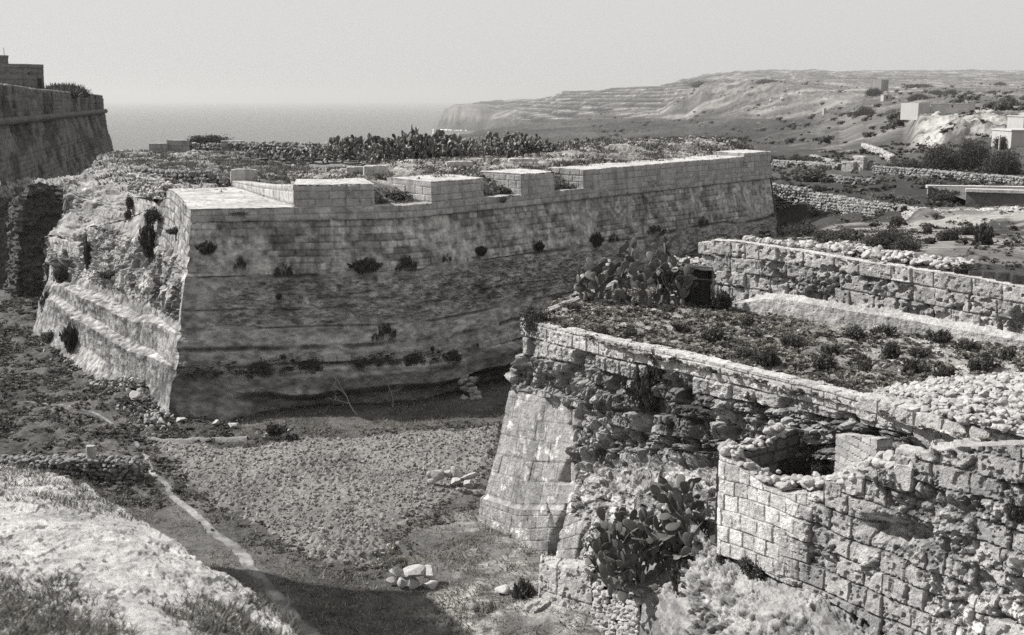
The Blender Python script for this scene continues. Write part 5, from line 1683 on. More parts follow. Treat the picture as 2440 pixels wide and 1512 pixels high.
# earth top of that bastion
ctl = [[np.array([-46.8, 128.5, .3]), np.array([-36.4, 88, .55]), np.array([-28.2, 55, .9])], [np.array([-50, 127, .9]), np.array([-41, 90, 1.1]), np.array([-33, 55, 1.3])],
       [np.array([-62, 130, 1.0]), np.array([-55, 95, 1.3]), np.array([-50, 60, 1.4])]]
ctl = [[p_ * S_ for p_ in r_] for r_ in ctl]
P, N, U, V = patch(ctl, .5, .35)
P[..., 2] += .8 * (fbm(P * .5, 5, 608) - .5)
sheet("rampart_top", P, None, M_PLAT, lb)

bh = empty("blockhouse", (-72, 168, 1.3), "low flat-roofed stone blockhouse with a dark doorway, on top of the shaded bastion", "blockhouse")
A, B = at(-70, 212, 164.8), at(107, 212, 172.0)
zt_ = at(107, 161, 172.0)[2]; zb = at(50, 214, 168.0)[2] - .6
block("wall", box8(A, B, 11.0, zb, zt_), M_FAR, bh, .3, .06, .8, 611, .95, course=.45, wr=(.6, 1.1), jd=.03)
cp = np.array([.12, -.14])
block("roof_parapet", box8(A + [-.1, -.14, 0], B + [.14, -.14, 0], 11.2, zt_ + .003, zt_ + .5), M_FAR, bh, .3, .05, .8, 612, 1.0)
A2, B2 = at(-40, 160, 168.8), at(21, 160, 170.4)
block("turret", box8(A2, B2, 4, zt_ + .2, at(10, 137, 169.6)[2]), M_FAR, bh, .3, .05, .8, 613, .9)
block("turret_cap", box8(A2 + [-.1, -.1, 0], B2 + [.12, -.1, 0], 4.2, at(10, 137, 169.6)[2] + .003, at(10, 131, 169.6)[2]), M_FAR, bh, .3, .05, .8, 614, .8)
a = at(10, 131, 171.2); b = at(10, 113, 171.2)
v_, f_2 = weld_box(box8(a + [-.03, 0, 0], a + [.03, 0, 0], .06, a[2] - .3, b[2]), .3)
link("mast", mk_mesh("mast", v_, f_2, None, False), M_STEM, bh)
M_VOID = stone_mat("dark_opening", .03, .2, 0, 0, .2)
ta = (B - A)[:2] / np.linalg.norm((B - A)[:2])
for (xa, xb, ya, yb, nm) in ((90, 97, 186, 209, "doorway"), (72, 76, 172, 177, "loophole")):
    a = at(xa, yb, 171.2); b = at(xb, yb, 171.2)
    fa = (a[0] - A[0]) / (B[0] - A[0]); fb_ = (b[0] - A[0]) / (B[0] - A[0])
    pa = A[:2] + (B - A)[:2] * fa; pb = A[:2] + (B - A)[:2] * fb_
    nrm = np.array([ta[1], -ta[0]])
    v_, f_2 = weld_box(box8(pa + nrm * .09, pb + nrm * .09, .3, a[2], at(xa, ya, 171.2)[2]), .3)
    link(nm, mk_mesh(nm, v_, f_2, None, False), M_VOID, bh)

# gorge: rock-cut buttress and spur
def rockpatch(name, cols, mat, seed, amp=.35, parent=None, tone=1.0, strat_=3.0, st=.14, **kw):
    ctl = [[at(*c[r]) if len(c[r]) == 3 else np.array(c[r][1]) for c in cols] for r in range(len(cols[0]))]
    P, N, U, V = patch(ctl, st, st * .8, crom, lerp_s)
    q = P.copy()
    s_ = bil(q * np.array([.8, .8, strat_]), 5, seed) - .3
    P = P + N * (amp * s_ + amp * .8 * (fbm(q * .6, 4, seed + 1) - .5) + .9 * amp * facets(U, V, 1.0, seed + 3)[0] + .5 * amp * facets(U, V, .4, seed + 4)[0])[..., None]
    T = tone * (1 + .5 * s_ + .7 * (fbm(q * 1.2, 5, seed + 2) - .5))
    return sheet(name, P, T, mat, parent, smooth=False, **kw)


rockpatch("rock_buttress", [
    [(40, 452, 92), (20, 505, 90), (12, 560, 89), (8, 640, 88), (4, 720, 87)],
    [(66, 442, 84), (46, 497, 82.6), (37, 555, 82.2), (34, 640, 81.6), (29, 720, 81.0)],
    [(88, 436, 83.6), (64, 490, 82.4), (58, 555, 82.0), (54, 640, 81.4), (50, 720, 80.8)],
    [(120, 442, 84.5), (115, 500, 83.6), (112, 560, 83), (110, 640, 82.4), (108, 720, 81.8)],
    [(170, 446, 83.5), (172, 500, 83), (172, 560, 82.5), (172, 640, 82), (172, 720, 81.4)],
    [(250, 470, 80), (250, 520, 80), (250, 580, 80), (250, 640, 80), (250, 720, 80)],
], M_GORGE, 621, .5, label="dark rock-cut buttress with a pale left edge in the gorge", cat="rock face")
rockpatch("rock_crest", [
    [(-60, 452, 104), (-60, 462, 97), (-50, 500, 96)], [(0, 447, 101), (0, 459, 95), (0, 500, 94)], [(40, 437, 98), (36, 450, 92), (34, 490, 91)], [(70, 430, 94), (70, 440, 88), (60, 470, 86)],
    [(130, 429, 92), (130, 440, 86), (130, 470, 84)], [(190, 422, 90), (190, 436, 82), (190, 466, 81)]], M_PLAT, 631, .5, label="ragged pale rim of rock closing the gorge", cat="rock")
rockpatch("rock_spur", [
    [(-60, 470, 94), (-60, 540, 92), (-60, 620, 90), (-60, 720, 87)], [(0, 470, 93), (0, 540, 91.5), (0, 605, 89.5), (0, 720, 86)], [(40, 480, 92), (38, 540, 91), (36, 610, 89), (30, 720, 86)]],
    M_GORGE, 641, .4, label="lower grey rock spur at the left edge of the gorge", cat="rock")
# ruined walls on the flank
A, B = at(226, 541, 71.6), at(296, 541, 68.8)
rw_ = block("ruined_wall", box8(A, B, .9, A[2] - .6, [at(226, 497, 71.6)[2], at(290, 506, 68.8)[2]]), M_TOWER, None, .07, .10, 1.5, 651, .95, course=.42, pit=.08, rnd=.05, label="stump of ruined block wall at the broken top of the lit flank", cat="wall")
A, B = at(200, 522, 74.2), at(221, 522, 73.2)
block("ruined_pier", box8(A, B, 1.2, A[2] - .8, at(210, 480, 73.7)[2]), M_ROCKCUT, None, .08, .12, 1.3, 652, .8, rnd=.05, label="narrow ruined pier left of the block wall stump", cat="wall")
A, B = at(300, 494, 68.2), at(396, 522, 62.6)
A[2] -= .3; B[2] -= .3
A2_ = at(121, 655, 74.9); B2_ = at(190, 648, 71.0)
block("coursed_ruin", box8(A2_, B2_, .8, [A2_[2] - .3, B2_[2] - .3], [at(122, 564, 74.9)[2], at(178, 580, 71.0)[2]]), M_MERLON, None, .06, .10, 1.6, 654, 1.05, course=.42, wr=(.4, .8), jd=.05, jw=.05, tv=.25, pit=.05, rnd=.04, label="bright stump of coursed wall at the far end of the lit flank", cat="wall")
flw = block("white_wall", box8(A, B, .6, [A[2], B[2]], [at(300, 467, 68.2)[2], at(396, 484, 62.6)[2]]), M_MERLON, None, .07, .04, 2.0, 653, 1.15, course=.45, wr=(.6, 1.1), jd=.015, label="pale plastered length of wall with dark shrubs growing against it", cat="wall")
drywall("drystone_wall", [(*at(318, 452, 67.6)[:2], at(318, 456, 67.6)[2], .95), (*at(360, 462, 65.0)[:2], at(360, 466, 65.0)[2], 1.1), (*at(404, 474, 62.3)[:2], at(404, 476, 62.3)[2], .7)], M_RUBBLE, th=.7, s=.26, seed=661,
        label="sunlit drystone wall facing left, above the pale wall on the bastion", cat="wall", group="drystone walls")
drywall("drystone_wall", [(*at(326, 432, 69.6)[:2], at(326, 436, 69.6)[2], .75), (*at(430, 443, 66.4)[:2], at(430, 446, 66.4)[2], .85), (*at(500, 442, 65.4)[:2], at(500, 444, 65.4)[2], .8), (*at(552, 440, 64.6)[:2], at(552, 443, 64.6)[2], .5)], M_RUBBLE, th=.7, s=.27, seed=662, tone=.62,
        label="shaded drystone wall behind the pale gun platform", cat="wall", group="drystone walls")
# low ruined parapet blocks at the back of the bastion
for k, (xa, xb, ya, yb, Y, lb_) in enumerate(((356, 400, 342, 368, 101, "leftmost squared parapet block against the sea"), (398, 452, 334, 364, 102, "raised parapet block second from the left against the sea"),
                                              (527, 583, 336, 366, 102, "parapet block right of the low bush against the sea"))):
    A, B = at(xa, yb, Y), at(xb, yb, Y + .4)
    block("parapet_block", box8(A, B, 1.6, A[2] - .5, at(xa, ya, Y)[2]), M_MERLON, None, .1, .05, 1.5, 671 + k, .72, course=.5, wr=(.8, 1.3), jd=.03, label=lb_, cat="masonry", group="masonry remains at the back of the bastion")
drywall("rubble_wall", [(*at(452, 366, 103)[:2], at(452, 368, 103)[2], .9), (*at(527, 366, 103)[:2], at(527, 368, 103)[2], .9), (*at(640, 372, 101)[:2], at(640, 374, 101)[2], 1.2), (*at(790, 380, 97)[:2], at(790, 380, 97)[2], 1.2)], M_RUBBLE, th=.8, s=.34, seed=675, tone=.7,
        label="low rubble wall along the seaward side of the bastion, behind the prickly pears", cat="wall")

# ditch: dry wall with a stone post
fl = lambda px, py: onz(px, py, -15.25)
pth = [fl(-90, 1090), fl(0, 1108), fl(110, 1124), fl(220, 1134), fl(331, 1133)]
drywall("drystone_wall", [(p_[0], p_[1], gz(p_[0], p_[1]) - .1, h_) for p_, h_ in zip(pth, (.55, .6, .72, .92, .92))], M_RUBBLE, th=.7, s=.24, seed=681, sub=2, tone=.62, both=True,
        label="dark drystone wall end beside the footpath in the ditch", cat="wall", group="drystone walls")
a = fl(221, 1110)
V_, F_ = weld_box([(-.2, -.2, 0), (.2, -.2, 0), (.2, .2, 0), (-.2, .2, 0), (-.17, -.17, .62), (.17, -.17, .62), (.17, .17, .6), (-.17, .17, .62)], .05)
rr_ = np.hypot(V_[:, 0], V_[:, 1]); V_[:, :2] *= (np.minimum(1, .19 / np.maximum(rr_, .01)))[:, None]
V_ = vdisp(V_, .03, 4, 683)
sp = link("stone_post", mk_mesh("stone_post", V_, F_, None, False), M_RUBBLE, label="short upright stone stub on top of the dark drystone wall", cat="stone post")
sp.location = (pth[3][0], pth[3][1] + .05, gz(*pth[3][:2]) + .78)

# stones lying in the ditch: each one a thing
rng = np.random.RandomState(690)
SB = [ROCKS[2][k] for k in range(8)]
stone_me = []
for k in range(8):
    V_, F_ = SB[k]
    stone_me.append(mk_mesh("field_stone", V_ * [.5, .5, .5], F_, 1 + .25 * (fbm(V_ * 3, 3, k) - .5), False)); stone_me[-1].materials.append(M_RUBBLE)


def lone(px, py, z, size, sx=1, sy=1, sz=.7, rz=0, tilt=0, label=None, group=None, k=None, name="field_stone"):
    o = bpy.data.objects.new(name, stone_me[rng.randint(8) if k is None else k]); COL.objects.link(o)
    p_ = onz(px, py, z)
    o.location = p_; o.scale = (size * sx, size * sy, size * sz); o.rotation_euler = (tilt, tilt * .5, rz)
    return tag(o, label, "stone", group)


G1 = "stones of the small pile in the ploughed field"
for (px, py, s_, sx, sz, t, lbl) in ((1038, 1133, .75, 1, .8, .3, "left pale stone of the small pile in the ploughed field"), (1062, 1130, .62, 1, .7, -.2, "rounded second stone of the small pile in the field"),
                                     (1087, 1128, .75, .8, 1.1, .2, "tallest pointed stone of the small pile in the field"), (1112, 1136, .72, 1.3, .5, .4, "flat tilted right-hand slab of the small pile in the field"),
                                     (1085, 1146, .5, 1, .7, .1, "low dark stone under the small pile in the field"), (1030, 1145, .4, 1, .7, 0, "smallest stone at the near left of the small field pile"), (1118, 1152, .5, .8, .9, .3, "pale split stone at the near right of the small field pile")):
    lone(px, py, -15.2 + .2, s_, sx, 1, sz, rng.rand() * 6, t, lbl, G1)
G2 = "stones of the long pile by the field edge"
for (px, py, s_, sx, sz, t, dz, lbl) in ((938, 1362, .55, 1, .8, .2, .15, "round pitted stone at the left end of the long pile"), (985, 1364, .9, 1.25, .42, .1, .45, "long pale slab lying across the long pile"), (1022, 1368, .7, .9, .8, .3, .35, "rounded pale slab at the right of the long pile"),
                                         (962, 1388, .45, 1, .8, .1, .1, "small supporting stone left under the long slab"), (990, 1390, .5, 1, .9, 0, .12, "middle supporting stone under the long slab"), (1024, 1392, .55, 1.1, .8, 0, .12, "right supporting stone under the rounded slab"),
                                         (928, 1382, .4, 1, .7, 0, .1, "dark stone nearest the shadow at the long pile")):
    lone(px, py, -15.35 + dz, s_, sx, 1, sz, .5 + .3 * rng.randn(), t, lbl, G2)
for (px, py, s_, lbl) in ((560, 1012, .8, "flat pale slab in the shade at the foot of the bastion"), (512, 1008, .5, "small slab in the shade left of the flat pale slab"), (430, 1000, .6, "fallen block at the foot of the bastion's sharp corner"),
                          (262, 868, .9, "large pale boulder below the lit flank"), (215, 862, 1.2, "dark holed boulder below the lit flank"), (322, 938, .8, "slanting pale boulder near the corner of the lit flank"), (1150, 1235, .3, "lone small stone beside the foot of the leaning scarp"),
                          (1195, 1405, .55, "pale pointed stone below the leaning scarp corner")):
    p_ = onz(px, py, -15.2); lone(px, py, float(gz(p_[0], p_[1])) + .12, s_, 1.2, 1, .6, rng.rand() * 6, .2, lbl)
# heap in the shade under the rock foot
pts = []; sz = []
for k in range(34):
    f, g = rng.rand(), rng.rand()
    p_ = at(1080 + 55 * (.35 * (1 - g) + f * .7 + .0), 897 + 62 * g, 57.8 - 1.0 * g)
    pts.append(p_ + [.5 * g, 0, 0]); sz.append(.30 + .35 * rng.rand())
stone_obj("stone_heap", pts, sz, M_RUBBLE, 695, 2, .75, False, tone=.8, label="steep heap of rounded stones in the shade of the bastion's foot", cat="stone heap")
# rubble scattered below the lit flank: pale chips past counting
pts = []; sz = []
for k in range(520):
    f = rng.rand()
    px = np.interp(f, [0, .35, .7, 1], [385, 335, 240, 110]) + 26 * rng.randn(); py = np.interp(f, [0, .35, .7, 1], [995, 950, 885, 800]) + 16 * rng.randn() + 10
    p_ = onz(px, py, -15.2); p_[2] = gz(p_[0], p_[1]) + .1
    pts.append(p_); sz.append(.12 + .35 * rng.rand() ** 2.5)
stone_obj("rubble", pts, sz, M_RUBBLE, 696, 1, .6, True, tone=.85, kind="stuff")
# masonry stump with plants in the field's head
A, B = at(626, 1075, 49.6), at(684, 1074, 49.4)
block("masonry_stump", box8(A, B, 1.0, A[2] - .3, at(640, 1030, 49.8)[2]), M_TOWER, None, .05, .16, 1.5, 697, 1.0, course=.35, wr=(.3, .6), jd=.05, pit=.08, rnd=.14, label="crumbled block of masonry with plants on top, at the head of the field", cat="masonry")

# ================================================================== RIGHT: walls and houses in the fields
def fpt(px, D, dz=0.0):
    z = float(far_z(px, D))
    return np.array([(px - 1220) / F * (CT * D - ST * z), D, z + dz])


def seen(px, py, D):
    return at(px, py, D)


GW = "drystone field walls in the distance"
drywall("drystone_wall", [(*at(a, b, D)[:2], at(a, b, D)[2] - .2, (ratio(t_) - ratio(b)) * D + .2) for a, b, t_, D in ((1836, 489, 441, 97.5), (1890, 490, 448, 95.8), (1926, 494, 456, 94.3))], M_RUBBLE, th=.9, s=.30, seed=701, tone=.7,
        label="high drystone retaining wall beside the far end of the bastion", cat="wall", group=GW)
drywall("drystone_wall", [(*at(a, b, D)[:2], at(a, b, D)[2] - .2, (ratio(t_) - ratio(b)) * D + .2) for a, b, t_, D in ((1934, 500, 461, 92.6), (2000, 508, 471, 88.0), (2060, 514, 483, 81), (2110, 520, 489, 77.5), (2160, 526, 493, 74.6))], M_RUBBLE, th=.9, s=.29, seed=702, tone=.72,
        label="drystone retaining wall with two big blocks at its foot", cat="wall", group=GW)
pts = []; sz = []
for k in range(2000):
    px = 2150 + 330 * rng.rand(); f = rng.rand()
    y0 = np.interp(px, [2150, 2250, 2350, 2480], [492, 500, 497, 492]); y1 = np.interp(px, [2150, 2250, 2350, 2480], [528, 534, 532, 536])
    D0 = np.interp(px, [2150, 2250, 2350, 2480], [76, 71.5, 69, 66.5])
    pts.append(at(px, y0 + (y1 - y0) * f, D0 - 3.6 * f)); sz.append(.14 + .24 * rng.rand() ** 1.5)
stone_obj("stone_bank", pts, sz, M_RUBBLE, 703, 1, .7, False, tone=.98, label="long sunlit bank of tumbled stones below the water tank", cat="stone bank")
W2 = [(1836, 395, 382, 166), (1920, 401, 386, 155), (2004, 410, 391, 143)]
drywall("drystone_wall", [(*at(a, b, D)[:2], at(a, b, D)[2] - .2, (ratio(t_) - ratio(b)) * D + .15) for a, b, t_, D in W2], M_RUBBLE, th=.8, s=.32, seed=704, tone=.8, label="thin pale-topped field wall left of the ruined gate", cat="wall", group=GW)
W3 = [(2084, 413, 397, 131), (2180, 422, 403, 124), (2300, 434, 413, 115), (2460, 446, 425, 106), (2560, 452, 432, 101)]
drywall("drystone_wall", [(*at(a, b, D)[:2], at(a, b, D)[2] - .2, (ratio(t_) - ratio(b)) * D + .15) for a, b, t_, D in W3], M_RUBBLE, th=.8, s=.32, seed=705, tone=.7, label="long field wall running right from the ruined gate", cat="wall", group=GW)
W4 = [(2058, 352, 344, 262), (2090, 365, 355, 215), (2126, 384, 374, 172)]
drywall("drystone_wall", [(*at(a, b, D)[:2], at(a, b, D)[2] - .3, (ratio(t_) - ratio(b)) * D + .3) for a, b, t_, D in W4], M_RUBBLE, th=1.0, s=.5, seed=706, tone=1.0, label="pale field wall slanting down toward the ruined gate", cat="wall", group=GW)
W5 = [(1936, 380, 371, 225), (1985, 393, 385, 180)]
drywall("drystone_wall", [(*at(a, b, D)[:2], at(a, b, D)[2] - .3, (ratio(t_) - ratio(b)) * D + .3) for a, b, t_, D in W5], M_RUBBLE, th=1.0, s=.45, seed=707, tone=.9, label="short pale length of field wall left of the ruined gate's top", cat="wall", group=GW)
W6 = [(1975, 430, 416, 118), (2020, 434, 424, 112), (2090, 437, 427, 109)]
drywall("drystone_wall", [(*at(a, b, D)[:2], at(a, b, D)[2] - .3, (ratio(t_) - ratio(b)) * D + .2) for a, b, t_, D in W6], M_RUBBLE, th=.8, s=.35, seed=708, tone=.5, label="dark low field wall just below the ruined gate", cat="wall", group=GW)
gate = empty("ruined_gate", (*at(2044, 418, 138)[:2], at(2044, 420, 138)[2]), "ruined stone gateway pier with a pale slanting post, in the field wall", "gate")
for (xa, xb, ya, yb, nm, sd, tn_) in ((2033, 2055, 373, 421, "pier", 711, .85), (2004, 2032, 386, 419, "side_wall", 712, .8), (2056, 2083, 386, 421, "side_wall", 713, .75), (2004, 2034, 383, 388, "coping", 714, 1.25), (2031, 2056, 371, 375, "coping", 715, 1.2)):
    A, B = at(xa, yb, 138 if nm != "pier" else 137.8), at(xb, yb, 137 if nm != "pier" else 136.8)
    block(nm, box8(A, B, .9, A[2] - (.4 if nm != "coping" else 0), at(xa, ya, 138)[2]), M_TOWER, gate, .14, .08, 1.2, sd, tn_, course=(.5 if nm != "coping" else 0), jd=.05)
a = at(2049, 422, 136.2); b = at(2046, 398, 136.2)
v_, f_2 = weld_box(box8(a, a + [.2, 0, 0], .2, a[2], b[2]), .4)
v_[:, 0] += -.15 * (v_[:, 2] - a[2]) / (b[2] - a[2])
link("post", mk_mesh("post", v_, f_2, np.full(len(v_), 1.6), False), M_RUBBLE, gate)
for k, (xa, xb) in enumerate(((1957, 1979), (1984, 2006))):
    A, B = at(xa, 517, 89.0 - 2 * k), at(xb, 518, 88.2 - 2 * k)
    block("squared_block", box8(A, B, .7, A[2] - .2, at(xa, 505, 88.8 - 2 * k)[2]), M_TOWER, None, .08, .06, 1.5, 716 + k, 1.0, pit=.05, rnd=.1, label=("left" if k == 0 else "right") + " of two squared blocks at the foot of the drystone wall", cat="block", group="squared blocks under the drystone wall")
# water tank
tank = empty("water_tank", (27, 75, -8), "long pale-rimmed masonry water tank in the fields at the right edge", "water tank")
n0_, n1_ = at(2300, 488, 74.0), at(2520, 488, 72.0)
zr = at(2370, 459, 73.2)[2]
f0_, f1_ = at(2212, 446.5, 86.0), at(2560, 446.5, 84.0)
block("near_wall", box8(n0_, n1_, .45, n0_[2] - .6, zr), M_TOWER, tank, .15, .06, 1, 721, .28)  # dark tone paints the shadow on the wall under the rim
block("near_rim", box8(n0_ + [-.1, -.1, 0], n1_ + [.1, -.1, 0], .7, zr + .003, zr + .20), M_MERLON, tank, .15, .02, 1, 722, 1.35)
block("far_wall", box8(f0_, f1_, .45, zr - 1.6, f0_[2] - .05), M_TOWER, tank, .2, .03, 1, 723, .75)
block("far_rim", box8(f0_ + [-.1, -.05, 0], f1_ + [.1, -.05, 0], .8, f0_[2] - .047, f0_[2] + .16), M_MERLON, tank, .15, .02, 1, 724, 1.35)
wt = np.array([[n0_ + [.1, .3, 0], n1_ + [0, .3, 0]], [f0_ + [.1, .05, 0], f1_ + [0, .05, 0]]]); wt[..., 2] = zr - .55
sheet("water_surface", wt, None, M_SEA, tank)
# houses
def house(name, label, xa, xb, ya, yb, D, depth, mat, tone, openings=(), roof=True, seed=0, skew=0.0, cat="house"):
    A, B = at(xa, yb, D), at(xb, yb, D + skew)
    h_ = empty(name, A, label, cat)
    zt_ = at(xa, ya, D)[2]
    st_ = max(.4, (zt_ - A[2]) / 14)
    block("wall", box8(A, B, depth, A[2] - 1.0, zt_), mat, h_, st_, st_ * .08, .5 / st_, seed, tone)
    if roof:
        block("roof", box8(A + [-.12, -.12, 0], B + [.12, -.12, 0], depth + .24, zt_ + .003, zt_ + .12 + .015 * (zt_ - A[2])), mat, h_, st_, .02, .4, seed + 1, tone * 1.1)
    t_ = (B - A)[:2] / np.linalg.norm((B - A)[:2]); nr = np.array([t_[1], -t_[0]])
    for (nm, oa, ob, oya, oyb) in openings:
        fa, fb_ = (oa - xa) / (xb - xa), (ob - xa) / (xb - xa)
        pa = A[:2] + (B - A)[:2] * fa + nr * .06; pb = A[:2] + (B - A)[:2] * fb_ + nr * .06
        v_, f_2 = weld_box(box8(pa, pb, .4, at(xa, oyb, D)[2], at(xa, oya, D)[2]), 5)
        link(nm, mk_mesh(nm, v_, f_2, None, False), M_VOID, h_)
    return h_


M_WHITE = stone_mat("white_and_sunlit_wall", .36, .12, .08, .1, .2, .5)  # for white walls, and for sunlit sides painted as brighter colour
hs = house("farmhouse", "long low stone farmhouse with its sunlit left end painted brighter and a dark door", 2216, 2322, 247, 275, 285, 8, M_TOWER, 1.0, (("door", 2310, 2320, 262, 274), ("window", 2266, 2269, 250, 255)), seed=731)
A, B = at(2187, 276, 283), at(2215, 276, 284)
block("sunlit_end", box8(A, B, 7, A[2] - 1, at(2187, 245, 283)[2]), M_WHITE, hs, .5, .02, .5, 733, 1.0)  # the sunlight on the left end is painted as a whiter block
house("white_house", "tall plain white house wall with a dark slit, cut by the right edge", 2402, 2500, 312, 420, 172, 7, M_WHITE, 1.1, (("window", 2436, 2438, 346, 385),), seed=734)
hs2 = house("white_house", "small white upper room behind the tall white house at the right edge", 2437, 2510, 278, 316, 181, 6, M_WHITE, 1.0, (), seed=736)
house("square_tower", "small square tower, lit on its left side, on the far plain", 2099, 2116, 189, 214, 1050, 9, M_TOWER, .55, (), False, 737, 6, "tower")  # darker tone paints the shaded right side of the tower
house("square_tower", "lit left side of the square tower, painted as a paler block", 2083, 2099, 190, 216, 1052, 8, M_WHITE, .8, (), False, 739, -4, "tower")  # the tower's sunlit side, put in as a paler box
house("field_hut", "tiny pale field hut on the dark valley side", 1692, 1700, 250, 264, 1310, 6, M_TOWER, 1.3, (), True, 741, cat="hut")
house("field_hut", "narrow white field hut among rocks below the tower", 1962, 1968, 258, 278, 830, 3, M_WHITE, 1.0, (), True, 743, cat="hut")
house("field_hut", "small dark-doored hut on the plain right of the square tower", 2105, 2124, 226, 236, 640, 5, M_TOWER, .8, (("door", 2111, 2115, 228, 236),), True, 745, cat="hut")
a = at(2379, 362, 158); b = at(2379, 322, 158)
v_, f_2 = weld_box(box8(a, a + [.16, 0, 0], .16, a[2] - 1.5, b[2]), 1)
link("wooden_pole", mk_mesh("wooden_pole", v_, f_2, np.full(len(v_), 3.0), False), M_STEM, label="pale upright pole beside the dark thicket near the white house", cat="pole")
# buildings of the fort beyond the left edge of the view; its end wall shades the ditch
ft = empty("fort_building", (-17.6, 36.8, -15), "plain high masonry building closing the ditch beyond the left edge", "building")
block("wall", [np.array(v) for v in ((-30, 33, -16), (-17.2, 32.4, -16), (-17.7, 37.0, -16), (-30, 38, -16), (-30, 33, 1.0), (-16.6, 32.4, 1.0), (-17.7, 37.0, -1.3), (-30, 38, -1.3))], M_FAR, ft, .2, .2, .9, 751, 1.0, course=.45, jd=.03)
block("roof", [np.array(v) for v in ((-30.2, 32.8, 1.05), (-16.5, 32.2, 1.05), (-17.5, 37.2, -1.25), (-30.2, 38.2, -1.25), (-30.2, 32.8, 1.25), (-16.5, 32.2, 1.25), (-17.5, 37.2, -1.05), (-30.2, 38.2, -1.05))], M_MERLON, ft, .3, .1, 1, 752, 1.0)
# ================================================================== VEGETATION
def leaf_cloud(n, seed, kind="round", size=.09, sub=9):
    """leaves of one shrub in a unit space: x,y in -1..1, z in 0..1"""
    rng = np.random.RandomState(seed)
    if kind == "wispy":
        ns = 60
        base = np.stack([.35 * rng.randn(ns), .35 * rng.randn(ns), np.zeros(ns)], -1)
        dirn = np.stack([.75 * rng.randn(ns), .75 * rng.randn(ns), 1.2 + .4 * rng.rand(ns)], -1)
        dirn /= np.linalg.norm(dirn, axis=1, keepdims=True)
        k = rng.randint(ns, size=n); t = rng.rand(n) ** .7
        L = (.55 + .5 * rng.rand(ns))[k]
        C = base[k] * .6 + dirn[k] * (t * L)[:, None] + .06 * rng.randn(n, 3)
        D = dirn[k] + .6 * rng.randn(n, 3)
        sz = size * (.6 + .9 * rng.rand(n)); asp = .28
    elif kind == "mat":
        cl = np.stack([2 * rng.rand(sub) - 1, .8 * (rng.rand(sub) - .5), rng.rand(sub)], -1)
        cl[:, 2] *= 1 - .6 * np.abs(cl[:, 0]) ** 2
        rad = .05 + .17 * rng.rand(sub) ** 1.5
        k = rng.randint(sub, size=n); v = rng.randn(n, 3); v /= np.linalg.norm(v, axis=1, keepdims=True)
        C = cl[k] + v * (rad[k] * (.3 + .9 * rng.rand(n)))[:, None] * [1, 1, 1.6]
        C[:, 2] = np.where(rng.rand(n) < .25, C[:, 2] - .3 * rng.rand(n), C[:, 2])
        D = v + .9 * rng.randn(n, 3) - [0, 0, .5]; sz = size * (.6 + .8 * rng.rand(n)); asp = .45
    else:
        cl = rng.randn(sub, 3); cl /= np.linalg.norm(cl, axis=1, keepdims=True)
        cl = cl * (.82 * rng.rand(sub, 1) ** .5) * [1, 1, .8]; cl[:, 2] = np.abs(cl[:, 2]) * .9 + .22
        rad = .14 + .30 * rng.rand(sub)
        k = rng.randint(sub, size=n)
        v = rng.randn(n, 3); v /= np.linalg.norm(v, axis=1, keepdims=True)
        rr = rad[k] * (.35 + .75 * rng.rand(n) ** .6) * np.where(rng.rand(n) < .12, 1.45, 1)
        C = cl[k] + v * rr[:, None] * [1, 1, .8]
        C = C + .06 * rng.randn(n, 3)
        C[:, 2] = np.maximum(C[:, 2], .02 * rng.rand(n))
        D = v + .9 * rng.randn(n, 3)
        sz = size * (.6 + .8 * rng.rand(n)); asp = .55
    D /= np.linalg.norm(D, axis=1, keepdims=True)
    S = np.cross(D, rng.randn(n, 3)); S /= np.maximum(np.linalg.norm(S, axis=1, keepdims=True), 1e-6)
    a = C - D * (sz * .5)[:, None]; b = C + S * (sz * asp)[:, None]; c = C + D * (sz * .6)[:, None]; d = C - S * (sz * asp)[:, None]
    V = np.stack([a, b, c, d], 1).reshape(-1, 3)
    T = np.repeat((.55 + .9 * rng.rand(n)) * (.75 + .5 * rng.rand(sub if kind != "wispy" else 60)[k]), 4)
    return V, np.arange(4 * n).reshape(-1, 4), T


SHR = {}
for nm, (kind, n, sz, mat, sub) in {"round": ("round", 4200, .085, M_LEAF, 16), "dense": ("round", 8000, .062, M_LEAF, 34), "loose": ("round", 3000, .12, M_LEAF2, 10), "wispy": ("wispy", 3200, .16, M_LEAF, 0), "mat": ("mat", 4200, .055, M_LEAF, 46),
                                     "pale": ("wispy", 2600, .17, M_LEAF2, 0), "big": ("round", 16000, .04, M_LEAF, 60)}.items():
    SHR[nm] = []
    for v in range(3):
        V, Fc, T = leaf_cloud(n, 900 + 13 * v + len(nm) * 7, kind, sz, max(sub, 1))
        me = mk_mesh("shrub_foliage_" + nm, V, Fc, T, False); me.materials.append(mat)
        SHR[nm].append(me)
vrng = np.random.RandomState(77)


def shrub(p, w, h, kind, label, name="shrub", cat="shrub", group=None, depth=None, v=None, rz=None):
    o = bpy.data.objects.new(name, SHR[kind][vrng.randint(3) if v is None else v]); COL.objects.link(o)
    o.location = Vector([float(c) for c in p])
    o.scale = (w / 2, (depth if depth else w) / 2, h)
    o.rotation_euler = (0, 0, (vrng.rand() * 6.28 if depth is None else 0) if rz is None else rz)
    return tag(o, label, cat, group)


def seen_shrub(x0, x1, y0, y1, D, kind, label, **kw):
    """a shrub seen between these pixel limits at a distance D, foot at the lower edge"""
    p = at((x0 + x1) / 2, y1, D)
    h = (ratio(y0) - ratio(y1)) * D
    w = (x1 - x0) / F * D
    return shrub(p + np.array([0, 0, -.04 * h]), w * 1.0, h * 1.0, kind, label, **kw)


